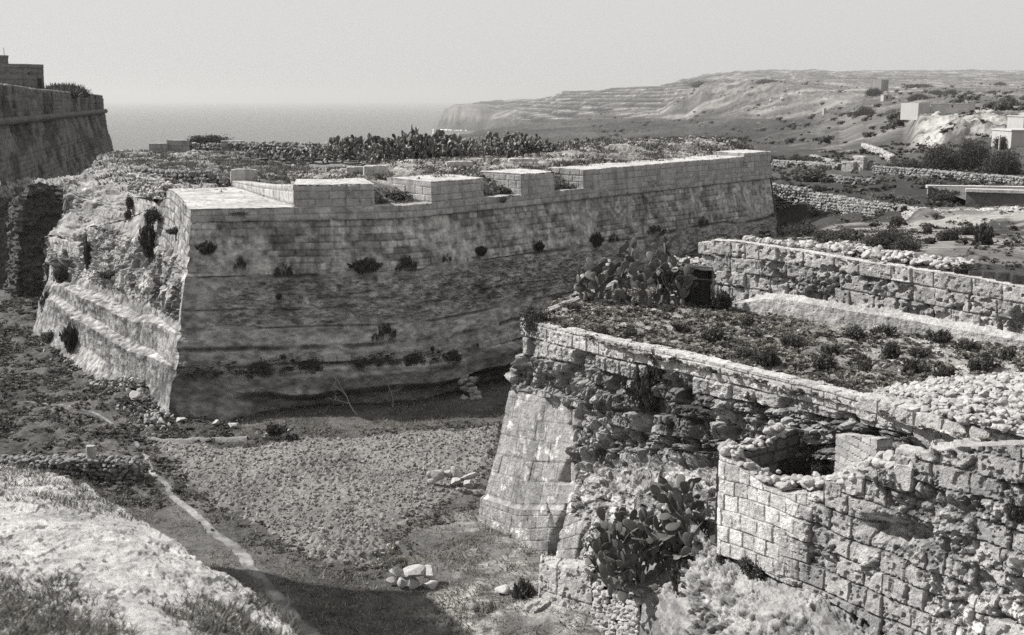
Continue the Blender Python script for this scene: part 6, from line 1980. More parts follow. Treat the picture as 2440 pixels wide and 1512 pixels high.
# --- on the great bastion: shrubs rooted in the scarp
def dist_on_front(px, py, off=0.0):
    us = np.linspace(0, BLEN, 700); c, n = bpath(us)
    best = None
    for z in np.linspace(-5, -16, 90):
        xy = c + n * (float(batter(np.array(z))) + off)
        gx, gy = proj(np.concatenate([xy, np.full((700, 1), z)], 1))
        e = np.hypot(gx - px, gy - py); i = int(np.argmin(e))
        if best is None or e[i] < best[0]: best = (e[i], np.array([*xy[i], z]))
    return best[1]


FS = [(462, 522, 572, 605, "wispy", "feathery dark shrub on the ledge beside the bastion's corner"), (556, 588, 612, 640, "mat", "small round shrub under the masonry, right of the corner ledge shrub"),
      (652, 700, 622, 652, "mat", "squat dark shrub under the masonry, third from the bastion's corner"), (822, 922, 612, 648, "wispy", "wide low shrub in the middle of the bastion's face"), (938, 996, 604, 642, "mat", "dense shrub just right of the wide low one on the face"),
      (1054, 1078, 600, 618, "mat", "tiny tuft on the face between dense shrub and spiky shrubs"), (1126, 1168, 584, 610, "wispy", "spiky shrub on the face above the rubble-free rock"), (1272, 1302, 568, 596, "wispy", "narrow spiky shrub on the face left of the upper prickly pear"),
      (1398, 1446, 548, 584, "wispy", "taller spiky shrub on the face behind the upper prickly pear"), (1450, 1476, 552, 574, "mat", "small shrub on the face just right of the taller spiky one"), (1530, 1592, 534, 558, "mat", "dark trailing shrub high on the far part of the face"),
      (1662, 1690, 514, 534, "mat", "small isolated dark shrub high on the far face"), (884, 950, 766, 806, "mat", "rounded shrub on the rock bed low in the bastion's face"), (1068, 1090, 826, 842, "mat", "little tuft left of the slanting row of pale blocks"),
      (655, 675, 700, 716, "wispy", "small tuft in the hackled rock band")]
for (x0, x1, y0, y1, kd, lbl) in FS:
    p = dist_on_front((x0 + x1) / 2, y1, .15)
    h = (ratio(y0) - ratio(y1)) * p[1]; w = (x1 - x0) / F * p[1]
    shrub(p, w * .9, h * .85, kd, lbl, depth=min(w, .8), group="shrubs rooted in the bastion's face", rz=.4)
for (x0, x1, y0, y1, lbl) in ((470, 620, 858, 892, "dark creeper mat left of the inserted pale blocks"), (610, 750, 846, 886, "dark creeper mat touching the inserted pale blocks"), (866, 985, 838, 868, "dark creeper mat right of the inserted pale blocks"),
                              (980, 1086, 826, 862, "dark creeper mat below the slanting row of blocks")):
    p = dist_on_front((x0 + x1) / 2, y1, .35)
    h = (ratio(y0) - ratio(y1)) * p[1]; w = (x1 - x0) / F * p[1]
    shrub(p, w * 1.3, h * .95, "mat", lbl, name="creeper", cat="creeper", depth=1.3, group="creepers low on the bastion's rock foot", rz=.3)
# left flank and crest
for (x0, x1, y0, y1, D, kd, lbl) in ((328, 380, 528, 604, 62.0, "wispy", "large drooping shrub on the rubble slope below the pale wall"), (344, 386, 484, 530, 62.0, "round", "rounded shrub at the top of the drooping one, before the pale wall"),
                                     (302, 326, 456, 496, 67.2, "round", "upright dark shrub at the far end of the pale wall"), (294, 318, 492, 520, 67.0, "loose", "small shrub below the upright one by the pale wall"),
                                     (128, 180, 626, 672, 70.6, "round", "dense dark bush at the far end of the lit flank"), (96, 140, 690, 760, 71.0, "wispy", "shaggy bush hanging at the foot of the flank's far end"),
                                     (146, 196, 770, 830, 65.0, "wispy", "bush in the cleft at the base of the lit flank"), (100, 150, 775, 815, 68.0, "round", "low bush left of the cleft below the lit flank"), (225, 290, 640, 662, 65.3, "loose", "thin scrub along the middle ledge of the lit flank"),
                                     (200, 222, 560, 640, 69.5, "wispy", "ragged shrub beside the ruined pier"), (395, 440, 538, 556, 58.5, "loose", "thin tuft just left of the bastion's bright edge")):
    seen_shrub(x0, x1, y0, y1, D, kd, lbl, group="shrubs on the lit flank")
o = seen_shrub(440, 556, 319, 346, 104, "dense", "wide low bush on the back wall of the bastion against the sea", depth=2.0)
for (x0, x1, y0, y1, D, kd, lbl) in ((892, 960, 418, 470, 61.5, "dense", "dense bush growing in the first embrasure"), (900, 990, 452, 474, 59.6, "loose", "low scrub on the sill of the first embrasure"), (1152, 1242, 440, 465, 64.8, "loose", "low scrub filling the second embrasure"),
                                     (1320, 1380, 438, 452, 68.5, "loose", "thin scrub on the sill of the third embrasure"), (988, 1008, 422, 450, 60.2, "wispy", "small tuft hanging over the first embrasure's lit cheek"), (898, 948, 484, 500, 58.0, "round", "dark tuft on the cordon below the first embrasure"),
                                     (1188, 1212, 468, 482, 62.2, "round", "small dark tuft on the cordon under the second embrasure"), (512, 600, 500, 508, 56.2, "round", "dark stain of moss plants on the cordon of the gun platform")):
    seen_shrub(x0, x1, y0, y1, D, kd, lbl, group="scrub in the embrasures")

# low scrub over the rampart fill, past counting
def tufts(name, pts, h, mat, seed, blades=7, spread=.12, wid=.02, lean=.5, kind="stuff", tv=.5):
    rng = np.random.RandomState(seed)
    pts = np.asarray(pts, float); n = len(pts)
    hh = np.broadcast_to(np.asarray(h, float), (n,))
    B = np.repeat(pts, blades, 0); H = np.repeat(hh, blades) * (.55 + .7 * rng.rand(n * blades))
    m = n * blades
    ang = rng.rand(m) * 6.283; rad = spread * np.sqrt(rng.rand(m)) * np.repeat(hh / hh.mean(), blades)
    B = B + np.stack([np.cos(ang) * rad, np.sin(ang) * rad, -.05 + 0 * rad], -1)
    an2 = ang + .8 * rng.randn(m)
    ln = lean * (.3 + rng.rand(m))
    D = np.stack([np.cos(an2) * ln, np.sin(an2) * ln, np.ones(m)], -1); D /= np.linalg.norm(D, axis=1, keepdims=True)
    sd = rng.rand(m) * 6.283
    S = np.stack([np.cos(sd), np.sin(sd), 0 * sd], -1)
    w = wid * (.6 + .8 * rng.rand(m))
    midp = B + D * (H * .55)[:, None]
    tip = B + D * H[:, None] + np.stack([np.cos(an2), np.sin(an2), -.4 + 0 * an2], -1) * (H * .22 * ln / max(lean, .01))[:, None]
    V = np.stack([B - S * w[:, None], B + S * w[:, None], midp + S * (w * .8)[:, None], midp - S * (w * .8)[:, None], tip], 1).reshape(-1, 3)
    i = np.arange(m)[:, None] * 5
    Fq = np.concatenate([i + np.array([[0, 1, 2]]), i + np.array([[0, 2, 3]]), i + np.array([[3, 2, 4]])])
    T = np.repeat(np.repeat(1 + tv * 2 * (rng.rand(n) - .5), blades) * (.75 + .5 * rng.rand(m)), 5)
    return link(name, mk_mesh(name, V, Fq, T, False), mat, kind=kind)


def on_grid(P, n, seed, dens=None):
    rng = np.random.RandomState(seed)
    i = rng.randint(P.shape[0], size=n); j = rng.randint(P.shape[1], size=n)
    if dens is not None:
        k = rng.rand(n) < dens[i, j]; i, j = i[k], j[k]
    return P[i, j] + .04 * rng.randn(len(i), 3) * [1, 1, 0]


def clumps(name, pts, size, mat, seed, n=26, leaf=.42, kind="stuff", flat=.6):
    rng = np.random.RandomState(seed)
    pts = np.asarray(pts, float); m = len(pts)
    var = [leaf_cloud(n, seed + 3 * k, "round", leaf, 3) for k in range(4)]
    Vs, Fs, Ts, n0 = [], [], [], 0
    size = np.broadcast_to(size, (m,)); w = rng.randint(4, size=m); a = rng.rand(m) * 6.283
    for k in range(4):
        i = np.where(w == k)[0]; V, Fc, T = var[k]
        c, s_ = np.cos(a[i])[:, None], np.sin(a[i])[:, None]
        X = np.stack([V[None, :, 0] * c - V[None, :, 1] * s_, V[None, :, 0] * s_ + V[None, :, 1] * c, np.broadcast_to(V[None, :, 2] * flat, (len(i), len(V)))], -1) * size[i][:, None, None] + pts[i][:, None]
        Vs.append(X.reshape(-1, 3)); Fs.append((Fc[None] + (np.arange(len(i)) * len(V))[:, None, None]).reshape(-1, 4) + n0); n0 += len(i) * len(V)
        Ts.append((T[None] * (.6 + .8 * rng.rand(len(i), 1))).ravel())
    return link(name, mk_mesh(name, np.concatenate(Vs), np.concatenate(Fs), np.concatenate(Ts), False), mat, kind=kind)


FILLP = np.stack([X_, Y_, Z_], -1)
keep = (sst(.45, .55, fbm(FILLP * .6, 4, 801)) * .9 + .05) * (df > .8)
tufts("scrub", on_grid(FILLP, 9000, 802, keep), .28, M_DGRASS, 803, 9, .25, .035, .9)
pts = on_grid(FILLP, 2600, 804, (df > 1.2) * (df < 24) * (.25 + .75 * (fbm(FILLP * .5, 3, 805) > .5)))
stone_obj("rubble", pts + [0, 0, .03], .12 + .28 * np.random.RandomState(806).rand(len(pts)) ** 2, M_RUBBLE, 807, 1, .65, True, tone=.85, kind="stuff")
dens = .15 + .85 * sst(.45, .55, fbm(PLATP * .35, 4, 808))
gxp, gyp = proj(PLATP)
dens = dens * sst(200, 420, gxp) * (gyp < 440)
tufts("scrub", on_grid(PLATP, 8000, 809, dens), .38, M_DGRASS, 810, 9, .3, .04, .8)
# in the ditch
def area(n, x0, x1, y0, y1, seed, cond):
    rng = np.random.RandomState(seed)
    x = x0 + (x1 - x0) * rng.rand(n); y = y0 + (y1 - y0) * rng.rand(n)
    z = gz(x, y)
    P_ = np.stack([x, y, z], -1)
    k = cond(P_, rng.rand(n))
    return P_[k]


def c_left(P_, r):
    gx, gy = proj(P_)
    pd = np.min(np.hypot(P_[:, None, 0] - PATHC[None, :, 0], P_[:, None, 1] - PATHC[None, :, 1]) - PATHW[None] * .62, axis=1)
    ins = poly_dist(P_[:, 0], P_[:, 1], fpoly)
    return (pd > .14 - .2 * (r * 7 % 1)) & (ins < .15) & (r < .25 + .75 * sst(.42, .56, fbm(P_ * .55, 4, 811)))


PATHC = PATHC[::2]
PATHW = np.interp(np.linspace(0, len(PATHPX) - 1, 130), np.arange(len(PATHPX)), pw)
pts = area(30000, -36, -13.2, 41, 82, 812, c_left)
clumps("weeds", pts[:9500], .12 + .28 * np.random.RandomState(813).rand(len(pts[:9500])) ** 2, M_DGRASS, 814)
clumps("weeds", pts[9500:12500], .10 + .20 * np.random.RandomState(813).rand(len(pts[9500:12500])) ** 2, M_GRASS, 819)
tufts("grass", pts[12500:15500], .15 + .2 * np.random.RandomState(821).rand(len(pts[12500:15500])), M_DGRASS, 822, 6, .15, .02, .9)
pts = area(26000, -16, 3.5, 27, 62, 815, c_left)
tufts("grass", pts, .12 + .16 * np.random.RandomState(816).rand(len(pts)) ** 2, M_GRASS, 817, 7, .13, .018, .9)
pts = area(5000, -15, 2, 29, 53, 818, lambda P_, r: (poly_dist(P_[:, 0], P_[:, 1], fpoly) > .3) & (r < .10 + .5 * sst(.55, .62, fbm(P_ * .4, 4, 819))))
tufts("grass", pts, .12, M_GRASS, 820, 6, .10, .015, .9)
pts = area(9000, -16, 1, 30, 54, 893, lambda P_, r: (np.abs(poly_dist(P_[:, 0], P_[:, 1], fpoly) + .2) < .9 * r + .15) & (fbm(P_ * .8, 3, 894) > .47))
clumps("weeds", pts, .07 + .16 * np.random.RandomState(895).rand(len(pts)) ** 1.5, M_DGRASS, 896)
pts = area(7000, -8, 3.5, 28, 42, 853, lambda P_, r: (poly_dist(P_[:, 0], P_[:, 1], fpoly) > -.2) & (r < .25 + .6 * sst(.45, .55, fbm(P_ * .7, 4, 854))))
clumps("weeds", pts, .08 + .16 * np.random.RandomState(855).rand(len(pts)) ** 1.5, M_GRASS, 856)
pts = area(2600, -7, 3.5, 28, 38, 857, lambda P_, r: (poly_dist(P_[:, 0], P_[:, 1], fpoly) > -.2) & (r < sst(.48, .58, fbm(P_ * .5, 4, 858))))
stone_obj("rubble", pts, .05 + .2 * np.random.RandomState(859).rand(len(pts)) ** 3, M_RUBBLE, 860, 1, .7, True, kind="stuff")
# platform: grassy tussocks
dens = .30 + .7 * sst(.40, .55, fbm(PLTP * .8, 4, 821))
gxp, gyp = proj(PLTP)
dens = dens * (1 - .55 * sst(1950, 2350, gxp) * sst(.42, .5, fbm(PLTP * .7, 3, 822)))
pts = on_grid(PLTP, 4200, 823, dens)
clumps("low_scrub", pts, .10 + .18 * np.random.RandomState(824).rand(len(pts)) ** 1.6, M_GRASS, 825)
pts = on_grid(PLTP, 2600, 829, dens)
clumps("low_scrub", pts, .10 + .22 * np.random.RandomState(824).rand(len(pts)) ** 1.6, M_DGRASS, 828)
pts = on_grid(PLTP, 5000, 826, dens)
tufts("grass", pts, .08 + .16 * np.random.RandomState(827).rand(len(pts)) ** 2, M_GRASS, 839, 8, .10, .012, 1.2)
pts = on_grid(PLTP, 1500, 838)
stone_obj("rubble", pts, .05 + .16 * np.random.RandomState(838).rand(len(pts)) ** 3, M_RUBBLE, 840, 1, .7, True, kind="stuff")
# near bank: rows of dry grass
gxb, gyb = proj(BANKP)
pts = on_grid(BANKP, 350, 860, (BANKP[..., 2] > -7.2) * (np.abs(BANKN[..., 2]) > .4) * (.2 + .8 * (fbm(BANKP * 1.1, 3, 861) > .52)))
stone_obj("rubble", pts, .02 + .09 * np.random.RandomState(862).rand(len(pts)) ** 2.5, M_BANK, 863, 1, .65, True, tone=1.1, kind="stuff")
band = sst(.515, .59, fbm(BANKP * np.array([.35, .35, 2.2]) + np.array([0, 0, 3.1]), 4, 831) + .16 * (fbm(BANKP * 2.2, 3, 830) - .5) + .10 * sst(1230, 1500, gyb) - .20 * sst(60, 330, gxb - .35 * (gyb - 1280)))
band = band * (BANKP[..., 2] > -7.4) * (np.abs(BANKN[..., 2]) > .4)
pts = on_grid(BANKP, 24000, 832, band)
tufts("grass", pts, .05 + .13 * np.random.RandomState(833).rand(len(pts)) ** 1.5, M_DGRASS, 834, 9, .09, .008, .9)
pts = on_grid(BANKP, 6000, 835, band * .6)
tufts("grass", pts, .10 + .14 * np.random.RandomState(836).rand(len(pts)), M_GRASS, 837, 6, .08, .006, .8)
for (x0, x1, y0, y1, D, kd, lbl) in ((0, 55, 1180, 1232, 17.0, "wispy", "dark tuft at the left edge, highest on the near bank"), (0, 40, 1268, 1300, 15.6, "round", "dark bush at the left edge beside a pale stone on the near bank"), (72, 104, 1262, 1290, 15.6, "round", "small dark tuft right of the pale stone on the bank"),
                                     (0, 96, 1300, 1356, 14.2, "wispy", "broad dark bush under the left-edge tuft on the near bank"), (105, 170, 1362, 1416, 13.2, "wispy", "shaggy bush in the middle of the near bank"), (160, 330, 1420, 1512, 11.8, "wispy", "widest shaggy bush at the bottom edge of the near bank"),
                                     (0, 120, 1430, 1500, 11.4, "wispy", "dark shaggy bush in the bottom left corner of the near bank"), (330, 440, 1440, 1490, 12.2, "pale", "pale feathery grass clump near the bank's bottom right")):
    seen_shrub(x0, x1, y0, y1, D, kd, lbl, group="shrubs on the near bank")
o = bpy.data.objects.new("bank_stone", stone_me[2]); COL.objects.link(o); o.location = Vector(at(64, 1292, 15.2)); o.scale = (.32, .25, .2); tag(o, "lone white stone among tufts on the near bank", "stone")

# --- shrubs on and under the terrace
TS = [(1238, 1312, 722, 792, 39.3, "dense", "tight round cushion shrub on the terrace corner"), (1405, 1452, 770, 818, 37.2, "round", "shrub spilling over the coping, left of the hanging clump"), (1600, 1700, 880, 890, 34.0, "loose", "thin tuft at the coping edge right of the hanging clump"),
      (1500, 1592, 850, 965, 34.6, "wispy", "dark clump hanging from the coping over the eaten wall"), (1545, 1600, 828, 900, 34.2, "round", "dense upper part of the hanging clump at the coping"), (1722, 1832, 848, 890, 33.0, "dense", "long dark cushion on the coping above the eaten wall"),
      (1770, 1862, 896, 962, 31.3, "dense", "large rounded bush growing out of the scarp near the dark hollow"), (1960, 2030, 890, 1062, 29.3, "dense", "tall dark bush hanging down the scarp left of the wispy one"), (2020, 2110, 955, 1062, 28.3, "pale", "wispy pale bush right of the tall dark one, above the thin-coursed wall"),
      (2390, 2440, 1150, 1260, 21.8, "dense", "dark bush at the right edge on the big block wall"), (1745, 1840, 1325, 1392, 26.9, "round", "dark shrub on the ledge below the yard wall corner"), (1700, 1745, 1300, 1335, 27.8, "loose", "small scrub at the foot of the yard wall corner"),
      (1590, 1690, 1340, 1420, 28.6, "wispy", "shaggy scrub between the big prickly pear and the ledge"), (1640, 1700, 1400, 1440, 27.9, "round", "dark tuft below the shaggy scrub on the pale slope"), (1212, 1280, 1380, 1440, 32.6, "wispy", "grey scrub at the foot of the leaning scarp"),
      (1120, 1190, 1430, 1500, 31.8, "dense", "dark bush at the bottom edge left of the broken footings"), (1415, 1470, 1378, 1402, 31.0, "round", "dark tuft on top of the loose-stone wall"), (1330, 1396, 716, 734, 41.8, "loose", "low weeds behind the cushion shrub"),
      (1690, 1750, 690, 748, 41.2, "wispy", "grey scrub at the foot of the retaining wall beside the hut"), (1310, 1345, 698, 722, 44.0, "round", "dark shrub behind the terrace corner")]
for (x0, x1, y0, y1, D, kd, lbl) in TS:
    seen_shrub(x0, x1, y0, y1, D, kd, lbl, group="shrubs about the terrace")
PT = [(1660, 700), (1595, 745), (1780, 775), (1870, 745), (1960, 760), (1500, 800), (1770, 852), (1890, 830), (1985, 845), (2035, 810), (2110, 800), (2120, 855), (2190, 850), (2050, 885), (2180, 890), (2250, 905), (2300, 830), (2330, 880), (2400, 860), (1830, 870), (1960, 880), (1700, 815), (1620, 790), (2240, 815), (2150, 770), (2080, 765)]
words_h = ["low", "bushy", "spiky", "small", "dark", "ragged"]
near_ = ["near the hut", "along the retaining wall's foot", "in the middle of the terrace", "toward the stone heap", "near the coping"]
for k, (px, py) in enumerate(PT):
    p = onz(px, py, -7.72)
    w_ = .55 + .5 * vrng.rand(); h_ = .38 + .3 * vrng.rand()
    shrub(p, w_, h_ * .8, ("pale", "loose", "pale", "wispy")[k % 4], "grassy tussock on the overgrown terrace among others like it", name="tussock", cat="tussock", group="tussocks on the overgrown terrace")
for (x0, x1, y0, y1, D, kd, lbl) in ((1895, 1975, 1060, 1150, 28.9, "dense", "dark leafy plant in the hollow beside the thin-coursed wall"), (1850, 1910, 1085, 1150, 28.9, "dense", "dark plant in the depth of the hollow")):
    seen_shrub(x0, x1, y0, y1, D, kd, lbl, group="shrubs about the terrace")
# --- fields on the right
RS = [(2034, 2196, 540, 604, 55, "big", "biggest dark bush behind the retaining wall's stones"), (2120, 2196, 566, 606, 53, "dense", "lower right lobe bush against the biggest dark bush"), (1862, 1960, 533, 566, 66, "dense", "dark hedge bush by the bastion's far corner"), (1930, 2040, 540, 578, 63, "dense", "dark hedge bush left of the biggest dark bush"),
      (2230, 2282, 534, 580, 61, "round", "left bush of the pair below the stone bank"), (2278, 2322, 526, 566, 62.5, "round", "right bush of the pair below the stone bank"), (2314, 2370, 528, 590, 57, "wispy", "tall grey bush right of the pair, below the stone bank"), (2198, 2222, 538, 560, 62, "round", "small round bush left of the pair below the stone bank"),
      (2200, 2224, 564, 588, 55, "round", "small bush on the pale ground right of the biggest bush"), (2208, 2304, 448, 490, 78.5, "dense", "dark bush at the end of the water tank"), (2110, 2200, 466, 490, 84, "loose", "scrubby growth left of the water tank"), (2118, 2150, 517, 545, 72, "wispy", "spiky dark plant at the foot of the stone bank"),
      (2190, 2290, 338, 420, 150, "big", "left mass of the dark thicket under the pale crag"), (2270, 2360, 324, 418, 158, "big", "middle tall mass of the dark thicket"), (2340, 2436, 350, 424, 140, "big", "right mass of the dark thicket below the white house"), (2120, 2210, 378, 408, 150, "dense", "low left tail of the dark thicket"), (2365, 2402, 322, 360, 168, "dense", "dark bush between the pole and the white house"),
      (2026, 2092, 250, 287, 560, "big", "dark wind-shaped bush on the slope below the tower"), (2102, 2160, 258, 296, 480, "big", "second dark bush on the slope, nearer the farmhouse"), (2062, 2100, 207, 228, 900, "big", "dark bush in front of the square tower"), (2163, 2216, 220, 244, 620, "big", "sloping dark bush above the farmhouse's left end"),
      (2209, 2248, 212, 231, 850, "big", "left of the two round bushes far behind the farmhouse"), (2246, 2284, 211, 231, 850, "big", "right of the two round bushes far behind the farmhouse"), (2338, 2386, 215, 233, 850, "big", "left lobe of the far bushes at the right edge"), (2384, 2424, 217, 233, 850, "big", "right lobe of the far bushes at the right edge"),
      (2362, 2400, 194, 210, 1500, "big", "lone conical bush on the far plain at the right"), (2144, 2222, 198, 213, 1300, "dense", "long low bush behind the square tower's right"), (1800, 1858, 186, 204, 1380, "big", "dark bush crowning the rocky hill"), (1640, 1700, 192, 206, 1600, "loose", "thin scrub on the left brow of the rocky hill"),
      (1870, 1930, 370, 392, 190, "dense", "dark scrub behind the bastion's far end"), (1880, 1990, 395, 436, 125, "loose", "grey grassy scrub in the field beside the bastion's end"), (1930, 1962, 440, 466, 96, "round", "small bush at the break in the drystone wall"), (2330, 2440, 240, 252, 500, "dense", "scrub line right of the farmhouse")]
for (x0, x1, y0, y1, D, kd, lbl) in RS:
    if D < 260: D = ground_D((x0 + x1) / 2, y1 - .12 * (y1 - y0))
    seen_shrub(x0, x1, y0, y1, D, kd, lbl, name="bush", cat="bush", group="bushes in the fields")
# scrub of the near fields, past counting
FARG = FARP.reshape(DROW.size, CPX.size, 3)
gxf, gyf = proj(FARG)
near_f = (DG > 38) * (DG < 240) * (gxf > 1690) * (gxf < 2480) * sst(.44, .56, fbm(FARG / 5.0, 4, 841)) * (1 - .85 * sandy)
pts = on_grid(FARG, 60000, 842, near_f * np.clip(DG / 160, .15, 1))
clumps("scrub", pts[::6], .18 + .004 * pts[::6, 1] + .25 * np.random.RandomState(843).rand(len(pts[::6])), M_DGRASS, 844)
tufts("dry_grass", pts[1::3], .12 + .0015 * pts[1::3, 1], M_GRASS, 845, 6, .35, .03, 1.0)
near_g = (DG > 37) * (DG < 80) * (gxf > 1690) * (gxf < 2520) * (.15 + .85 * sst(.42, .54, fbm(FARG / 2.2, 4, 865)))
pts = on_grid(FARG, 7000, 866, near_g)
clumps("scrub", pts, .10 + .30 * np.random.RandomState(867).rand(len(pts)) ** 2, M_DGRASS, 868)
pts = on_grid(FARG, 3500, 869, near_g)
clumps("scrub", pts, .10 + .22 * np.random.RandomState(867).rand(len(pts)) ** 2, M_GRASS, 870)
pts = on_grid(FARG, 2600, 872, (DG > 37) * (DG < 80) * (gxf > 1800) * (gxf < 2520) * (.1 + .9 * (fbm(FARG / 3.0, 3, 873) > .52)))
stone_obj("rubble", pts, .08 + .34 * np.random.RandomState(874).rand(len(pts)) ** 3, M_RUBBLE, 875, 1, .7, True, kind="stuff")
mid_f = (DG > 300) * (DG < 1700) * (gxf > 1400) * (gxf < 2480) * (gyf < 345) * sst(.52, .60, fbm(FARG / 26.0, 4, 845))
pts = on_grid(FARG, 11000, 846, mid_f)
V, Fc, T = leaf_cloud(40, 847, "round", .45, 4)
rng = np.random.RandomState(848)
S_k = (.7 + 2.4 * rng.rand(len(pts)) ** 3.5)
VV = (V[None] * S_k[:, None, None] + pts[:, None]).reshape(-1, 3)
FF = (Fc[None] + (np.arange(len(pts)) * len(V))[:, None, None]).reshape(-1, 4)
link("scrub", mk_mesh("scrub", VV, FF, np.tile(T, len(pts)), False), M_LEAF2, kind="stuff")
# boulders on the sunlit crag and on the rocky hill
for (nm, cond, n, s0, s1, sd) in (("boulders", crag2 > .5, 1500, .4, 2.2, 851), ("boulders", crag > .25, 2600, 1.8, 8.0, 852)):
    pts = on_grid(FARG, n, sd, cond.astype(float))
    stone_obj(nm, pts, s0 + (s1 - s0) * np.random.RandomState(sd).rand(len(pts)) ** 3, M_RUBBLE, sd + 1, 1, .75, True, tone=.95, kind="stuff")

# --- agaves on the distant bastion
def agave_mesh(seed):
    rng = np.random.RandomState(seed); Vs, Fs, n0 = [], [], 0
    for k in range(26):
        a = k * 2.399; el = .25 + 1.2 * (k / 26) ** .8 + .1 * rng.randn()
        d = np.array([math.cos(a) * math.cos(el), math.sin(a) * math.cos(el), math.sin(el)])
        s = np.array([-math.sin(a), math.cos(a), 0]); L = .85 + .35 * rng.rand(); u = np.cross(s, d)
        st_ = []
        for t, w in ((0, .05), (.35, .075), (.75, .045), (1.0, .004)):
            c = d * L * t + np.array([0, 0, -.12 * L * t * t * math.cos(el)])
            st_ += [c - s * w + u * .02, c - u * .025 * (1 - t), c + s * w + u * .02]
        Vs.append(np.array(st_)); i = np.arange(12).reshape(4, 3)
        Fs.append(np.concatenate([np.stack([i[:-1, c], i[:-1, c + 1], i[1:, c + 1], i[1:, c]], -1) for c in (0, 1)]) + n0); n0 += 12
    return mk_mesh("agave", np.concatenate(Vs), np.concatenate(Fs), None, True)


AG = [agave_mesh(k) for k in range(3)]
for a_ in AG: a_.materials.append(M_LEAF)
for k, (px, py, s_) in enumerate(((118, 216, 1.3), (126, 212, 1.2), (134, 218, 1.5), (143, 214, 1.2), (150, 220, 1.6), (158, 215, 1.4), (166, 221, 1.6), (172, 216, 1.5), (180, 222, 1.6), (187, 219, 1.4), (193, 224, 1.6), (199, 221, 1.3), (205, 226, 1.3), (140, 224, 1.5), (160, 226, 1.6), (178, 228, 1.5), (122, 224, 1.4))):
    o = bpy.data.objects.new("agave", AG[k % 3]); COL.objects.link(o)
    o.location = Vector(at(px, py + 6, 170.0 - .4 * k)); o.scale = (s_ * 1.1,) * 3; o.rotation_euler = (0, 0, k * 1.7)
    tag(o, "spiky dark agave in the dense row beside the blockhouse", "agave", "agaves on the shaded bastion")
shrub(at(150, 226, 172), 7, 1.6, "big", "dark scrub beneath the agaves beside the blockhouse", name="bush", cat="bush", depth=5)
for (px, py, s_, w_) in ((30, 292, 2.0, 4), (150, 330, 2.6, 3), (205, 366, 2.4, 3.5)):
    pass

# --- prickly pears
def pad_mesh(seed):
    V, Fc = ico(3)
    z = (V[:, 2] + 1) / 2
    w = .34 * (1.0 - .42 * (1 - z) ** 1.6)
    P_ = np.stack([V[:, 0] * w, V[:, 1] * .055, z], -1)
    P_ += .012 * (np.stack([fbm(P_ * 9 + 5 * k + seed, 2, seed + k) for k in range(3)], -1) - .5)
    rng = np.random.RandomState(seed)
    P_[:, 1] += .07 * (rng.rand() - .5) * np.sin(P_[:, 2] * 3) + .05 * (rng.rand() - .5) * P_[:, 0] / .3
    f1, f2, c_ = worley(P_[:, 0] * 16, P_[:, 2] * 16, seed)
    return P_, Fc, .85 + .3 * fbm(P_ * 4, 3, seed) - .1 * (f1 < .22)


PADS = [pad_mesh(k) for k in range(6)]
V4, F4 = ico(2)


def pad_small():
    V, Fc = ico(2); z = (V[:, 2] + 1) / 2; w = .34 * (1 - .42 * (1 - z) ** 1.6)
    return np.stack([V[:, 0] * w, V[:, 1] * .06, z], -1), Fc


def grow(rng, W, H, nmax, L0=.36, stems=6, env=None):
    """pads as (origin, axis, side, length): a plant W wide and H high, filled out pad by pad"""
    pads, kids = [], []

    def inside(p):
        x, y, z = p[0] / (W * .5), p[1] / (W * .36), p[2] / H
        return x * x * .9 + y * y + max(z - .30, 0) ** 2 / .50 < 1.0 and z > -.03

    def add(o, d):
        L = L0 * (.72 + .5 * rng.rand())
        a = rng.rand() * 6.283
        r = np.array([math.cos(a), .7 * math.sin(a), .25 * rng.randn()]); s = r - d * (r @ d); s /= np.linalg.norm(s)
        pads.append((o, d, s, L)); kids.append(0)

    for k in range(stems):
        o = np.array([((k + rng.rand()) / stems - .5) * W * .80, (rng.rand() - .5) * W * .40, 0])
        d = np.array([o[0] / W * 1.2 + .25 * rng.randn(), .3 * rng.randn(), 1.0]); d /= np.linalg.norm(d)
        add(o, d)
    tries = 0
    while len(pads) < nmax and tries < nmax * 40:
        tries += 1
        i = rng.randint(len(pads))
        if kids[i] >= 3: continue
        o, d, s, L = pads[i]
        lat = 1.5 * (rng.rand() - .5)
        oo = o + d * L * (.95 - .16 * abs(lat)) + s * L * .30 * lat
        dd = d * .6 + s * lat * .8 + np.array([.35 * oo[0] / W, .3 * oo[1] / W, .30]) + .38 * rng.randn(3)
        dd /= np.linalg.norm(dd)
        if not inside(oo + dd * L0 * .8): continue
        kids[i] += 1; add(oo, dd)
    return pads


def pad_matrix(o, d, s, L):
    n = np.cross(d, s)
    return np.stack([s * L, n * L, d * L], 1), o


def cactus_mesh(rng, W, H, n, L0, stems, hi=False):
    V0, F0 = pad_small()
    Vs, Fs, Ts = [], [], []
    for k, (o, d, s, L) in enumerate(grow(rng, W, H, n, L0, stems)):
        M_, oo = pad_matrix(o, d, s, L)
        Vs.append(V0 @ M_.T + oo); Fs.append(F0 + k * len(V0)); Ts.append(np.full(len(V0), .6 + .9 * rng.rand()))
    Vs.append(V4 * [W * .40, W * .28, .09] + [0, 0, .03]); Fs.append(F4 + len(Fs) * len(V0)); Ts.append(np.full(len(V4), .6))   # fallen dead pads round the foot
    return mk_mesh("prickly_pear", np.concatenate(Vs), np.concatenate(Fs), np.concatenate(Ts), True)


pad_me = []
for k in range(6):
    me = mk_mesh("pad", PADS[k][0], PADS[k][1], PADS[k][2], True); me.materials.append(M_PAD); pad_me.append(me)


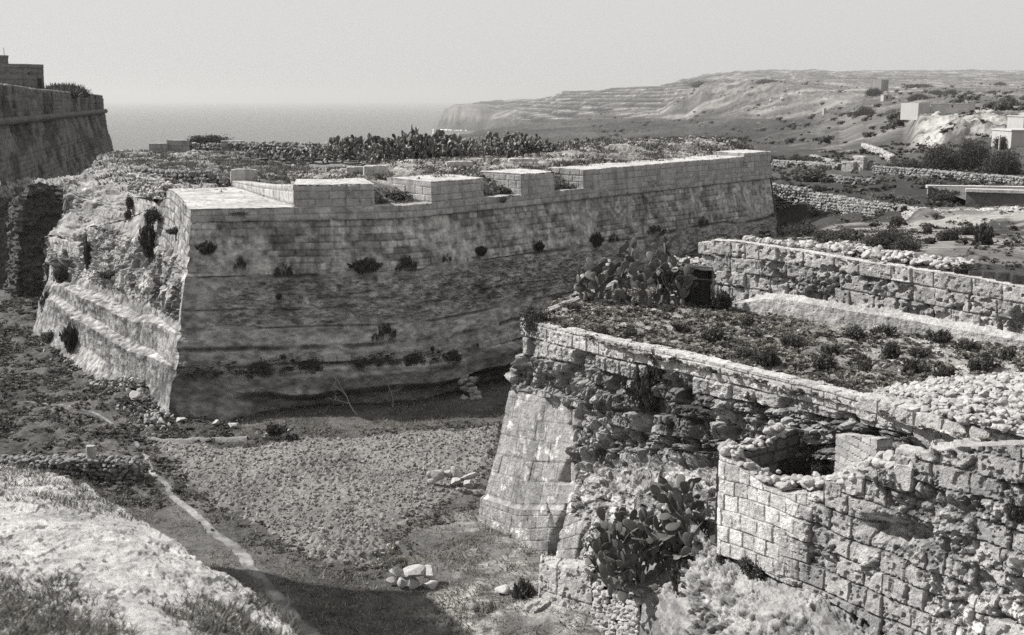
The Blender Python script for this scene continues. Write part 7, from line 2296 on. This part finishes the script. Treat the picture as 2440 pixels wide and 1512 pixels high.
def big_cactus(base, W, H, n, L0, stems, seed, label, tilt=0.0):
    rng = np.random.RandomState(seed)
    root = empty("prickly_pear", base, label, "prickly pear", "large prickly pears in front")
    pads = grow(rng, W, H, n, L0, stems)
    for k, (o, d, s, L) in enumerate(pads[:100]):
        M_, oo = pad_matrix(o, d, s, L)
        ob = bpy.data.objects.new("pad", pad_me[rng.randint(6)]); COL.objects.link(ob)
        ob.parent = root
        m4 = Matrix.Identity(4)
        for a in range(3):
            for b in range(3): m4[a][b] = M_[a, b]
            m4[a][3] = oo[a]
        ob.matrix_local = m4
    if len(pads) > 100:
        Vs, Fs, Ts = [], [], []
        V0, F0, T0 = PADS[0]
        for k, (o, d, s, L) in enumerate(pads[100:]):
            M_, oo = pad_matrix(o, d, s, L)
            Vs.append(V0 @ M_.T + oo); Fs.append(F0 + k * len(V0)); Ts.append(T0)
        ob = bpy.data.objects.new("more_pads", mk_mesh("more_pads", np.concatenate(Vs), np.concatenate(Fs), np.concatenate(Ts), True)); COL.objects.link(ob)
        ob.data.materials.append(M_PAD); ob.parent = root; ob["kind"] = "stuff"
    # woody stems
    st_ = [pads[k] for k in range(min(stems, len(pads)))]
    Vs, Fs, n0 = [], [], 0
    for (o, d, s, L) in st_:
        v_, f_2 = ico(2)
        v_ = v_ * [.09, .07, .30] + o + [0, 0, .08]
        Vs.append(v_); Fs.append(f_2 + n0); n0 += len(v_)
    Vs.append(V4 * [W * .26, W * .16, .07] + [0, 0, -.03]); Fs.append(F4 + n0)
    ob = bpy.data.objects.new("stem", mk_mesh("stem", np.concatenate(Vs), np.concatenate(Fs), None, True)); COL.objects.link(ob); ob.data.materials.append(M_STEM); ob.parent = root
    return root


big_cactus(at(1566, 1376, 30.2), 4.2, 3.35, 470, .42, 18, 861, "biggest prickly pear, a wide dark mass on the ledge above the loose-stone wall")
big_cactus(at(1562, 728, 42.0), 2.9, 3.7, 200, .44, 9, 862, "tall prickly pear on the terrace beside the stone hut")
big_cactus(at(1428, 716, 42.6), 1.8, 2.0, 75, .44, 6, 863, "smaller prickly pear left of the tall one on the terrace corner")
big_cactus(at(2450, 590, 52.5), 1.7, 1.5, 26, .36, 4, 864, "prickly pear cut by the right edge below the stone bank")
cm_ = [cactus_mesh(np.random.RandomState(870 + k), 2.8, 1.75, 54, .42, 7) for k in range(6)]
cs_ = [cactus_mesh(np.random.RandomState(880 + k), 1.6, .9, 20, .34, 4) for k in range(4)]
for a_ in cm_ + cs_: a_.materials.append(M_PAD)


def cact(px, py, D, me, s_, label, group, z=None):
    o = bpy.data.objects.new("prickly_pear", me); COL.objects.link(o)
    o.location = Vector(at(px, py, D)); o.scale = (s_,) * 3; o.rotation_euler = (0, 0, vrng.rand() * 6.28)
    return tag(o, label, "prickly pear", group)


GP = "prickly pears massed on top of the bastion"
for k in range(74):
    f = vrng.rand()
    px = 800 + 640 * f; row = vrng.rand()
    D = 79 + 10 * row
    s_ = np.interp(px, [800, 900, 1050, 1250, 1360, 1440], [.95, 1.05, 1.15, .85, .6, .42]) * (.72 + .6 * vrng.rand() ** 1.3) * (1 + .18 * math.sin(px / 31.0))
    base = np.interp(px, [800, 1100, 1300, 1440], [386, 384, 374, 366]) - 9 * row
    cact(px, base, D, cm_[k % 6], s_, "prickly pear in the dense thicket on top of the bastion", GP)
for k in range(22):
    px = 585 + 220 * vrng.rand(); D = 88 + 7 * vrng.rand()
    cact(px, 378 + 4 * vrng.rand(), D, cs_[k % 4], .9 + .5 * vrng.rand(), "low prickly pear before the seaward rubble wall on the bastion", "low prickly pears at the back of the bastion")
for k, px in enumerate((690, 715, 745, 770, 800, 840, 880)):
    cact(px, 388 + 3 * vrng.rand(), 77, cs_[k % 4], .8 + .3 * vrng.rand(), "low prickly pear at the front of the thicket on the bastion", "low prickly pears in front of the thicket")
for (px, py, D, s_, lbl) in ((2240, 622, 46, .55, "left small prickly pear behind the retaining wall"), (2285, 628, 45, .75, "middle small prickly pear behind the retaining wall"), (2318, 622, 46, .7, "right small prickly pear behind the retaining wall"), (2420, 600, 50, .9, "small prickly pear left of the one cut by the right edge"),
                             (620, 1032, 49.9, .35, "little prickly pear on the crumbled masonry stump")):
    cact(px, py, D, cs_[int(px) % 4], s_, lbl, None)
shrub(at(655, 1034, 49.7), 1.2, .5, "wispy", "weeds sprouting from the crumbled masonry stump")
shrub(at(690, 1062, 49.5), 1.0, .6, "round", "weeds at the right foot of the crumbled masonry stump")

# --- bare saplings in the shaded ditch
def sapling(base, H, seed, label, lean):
    rng = np.random.RandomState(seed)
    segs = []
    def br(p, d, L, r, g):
        n = 5
        for k in range(n):
            q_ = p + d * L / n
            segs.append((p, q_, r * (1 - .12 * k), r * (1 - .12 * (k + 1)), g)); p = q_
            d = d + .12 * rng.randn(3) + np.array([0, 0, .04]); d /= np.linalg.norm(d)
            if g < 3 and k > 0:
                e = d + .8 * rng.randn(3) * [1, 1, .4]; e[2] = abs(e[2]) + .2; e /= np.linalg.norm(e)
                br(p, e, L * .5, r * .55, g + 1)
    br(np.zeros(3), np.array(lean) / np.linalg.norm(lean), H, .035, 0)
    Vs, Fs, n0 = [], [], 0
    for (a, b, r1, r2, g) in segs:
        d = (b - a) / np.linalg.norm(b - a); s = np.cross(d, [.3, .9, .2]); s /= np.linalg.norm(s); t = np.cross(d, s)
        for c, r in ((a - d * r1, r1), (b + d * r2, r2)):
            for k in range(4):
                an = k * math.pi / 2; Vs.append(c + (s * math.cos(an) + t * math.sin(an)) * r)
        for k in range(4): Fs.append([n0 + k, n0 + (k + 1) % 4, n0 + 4 + (k + 1) % 4, n0 + 4 + k])
        n0 += 8
    me = mk_mesh("bare_sapling", np.array(Vs), np.array(Fs), np.full(len(Vs), 2.0), True); me.materials.append(M_STEM)
    root = bpy.data.objects.new("bare_sapling", me); COL.objects.link(root); root.location = Vector([float(c) for c in base]); tag(root, label, "sapling")
    return root


sapling(onz(936, 968, -15.3), 1.7, 891, "thin upright bare sapling in the shade under the bastion", (.05, 0, 1))
sapling(onz(852, 990, -15.3), 1.8, 892, "thin leaning bare sapling left of the upright one", (-.7, .3, .8))
# loose stones along the back of the retaining wall and on the coping
pts = []; sz = []
rng = np.random.RandomState(895)
for k in range(290):
    f = rng.rand(); px = 1760 + 520 * f
    py = np.interp(px, [1760, 1850, 2000, 2150, 2300], [578, 590, 614, 636, 656])
    b_ = .5 + 1.6 * rng.rand() * sst(1840, 1960, px)
    p_ = rp(px, py); p_ = p_ - RN * b_; p_[2] += .06 + .10 * rng.rand() + .04 * b_
    pts.append(p_); sz.append(.14 + .26 * rng.rand())
stone_obj("stone_row", pts, sz, M_RUBBLE, 896, 2, .7, False, label="loose pale stones strewn along the top of the retaining wall", cat="stones")
for (px, py, s_, lbl) in ((1480, 812, .3, "pale stone on the coping near the hanging shrub"), (1372, 790, .26, "pale stone on the coping, left of the spilling shrub"), (1655, 856, .3, "pale stones on the coping right of the hanging clump"), (1868, 905, .34, "flat pale stone on the coping above the rounded bush"), (1936, 915, .3, "pale stone on the coping left of the tall dark bush")):
    p_ = tp(px, py + 8); o = bpy.data.objects.new("coping_stone", stone_me[int(px) % 8]); COL.objects.link(o); o.location = Vector(p_ - TN3 * .3 + np.array([0, 0, .08])); o.scale = (s_, s_, s_ * .6)
    tag(o, lbl, "stone")
# ================================================================== LIGHT, SKY, AIR, CAMERA
SUN_TO = np.array([-1.0, 0.25, 0.98])
SUN_TO = SUN_TO / np.linalg.norm(SUN_TO)
EL = math.asin(SUN_TO[2]); AZ = math.atan2(SUN_TO[0], SUN_TO[1])
ld = bpy.data.lights.new("sun", 'SUN'); ld.energy = SUN_E; ld.angle = math.radians(.53); ld.color = (1.0, .99, .97)
lo_ = bpy.data.objects.new("sun", ld); COL.objects.link(lo_)
lo_.rotation_euler = Vector(SUN_TO).to_track_quat('Z', 'Y').to_euler()
w = bpy.data.worlds.new("World"); scene.world = w; w.use_nodes = True
nt = w.node_tree; nt.nodes.clear()
sky = nt.nodes.new("ShaderNodeTexSky"); sky.sky_type = 'NISHITA'; sky.sun_disc = False
sky.sun_elevation = EL; sky.sun_rotation = AZ; sky.air_density = 1.0; sky.dust_density = 3.0; sky.ozone_density = 1.0
bw = nt.nodes.new("ShaderNodeRGBToBW"); nt.links.new(sky.outputs[0], bw.inputs[0])
pw_ = nt.nodes.new("ShaderNodeMath"); pw_.operation = 'POWER'; pw_.inputs[1].default_value = SKY_POW
nt.links.new(bw.outputs[0], pw_.inputs[0])
sc_ = nt.nodes.new("ShaderNodeVectorMath"); sc_.operation = 'SCALE'; sc_.inputs[0].default_value = (SKY_K, SKY_K * .993, SKY_K * .975)
nt.links.new(pw_.outputs[0], sc_.inputs["Scale"])
bg = nt.nodes.new("ShaderNodeBackground"); bg.inputs["Strength"].default_value = SKY_S
nt.links.new(sc_.outputs[0], bg.inputs[0])
ow = nt.nodes.new("ShaderNodeOutputWorld"); nt.links.new(bg.outputs[0], ow.inputs[0])

cd = bpy.data.cameras.new("camera"); co = bpy.data.objects.new("camera", cd); COL.objects.link(co)
cd.sensor_fit = 'HORIZONTAL'; cd.sensor_width = 36.0; cd.lens = 36.0 * F / 2440.0
co.rotation_euler = (math.pi / 2 - TILT, 0, 0)
cd.clip_start = .1; cd.clip_end = 60000
cd.dof.use_dof = True; cd.dof.focus_distance = 46.0; cd.dof.aperture_fstop = 1.5
scene.camera = co

if HAZE > 0:
    V, Fc = weld_box([(-17000, -60, -85), (17000, -60, -85), (17000, 27000, -85), (-17000, 27000, -85), (-17000, -60, 135), (17000, -60, 135), (17000, 27000, 135), (-17000, 27000, 135)], 1e6)
    m, nt, out = nmat("air")
    pv = nt.nodes.new("ShaderNodeVolumePrincipled")
    pv.inputs["Color"].default_value = (.74, .733, .72, 1); pv.inputs["Density"].default_value = HAZE; pv.inputs["Anisotropy"].default_value = 0.2
    nt.links.new(pv.outputs[0], out.inputs["Volume"])
    hz = link("haze", mk_mesh("haze", V, Fc, None, False), m, kind="stuff")
scene.view_settings.view_transform = 'Standard'
scene.view_settings.look = 'None'
scene.view_settings.exposure = EXPO
scene.view_settings.gamma = 1.0
scene.view_settings.use_curve_mapping = False
scene.cycles.use_denoising = False
scene.cycles.max_bounces = 6
scene.cycles.volume_bounces = 0
scene.cycles.use_adaptive_sampling = False
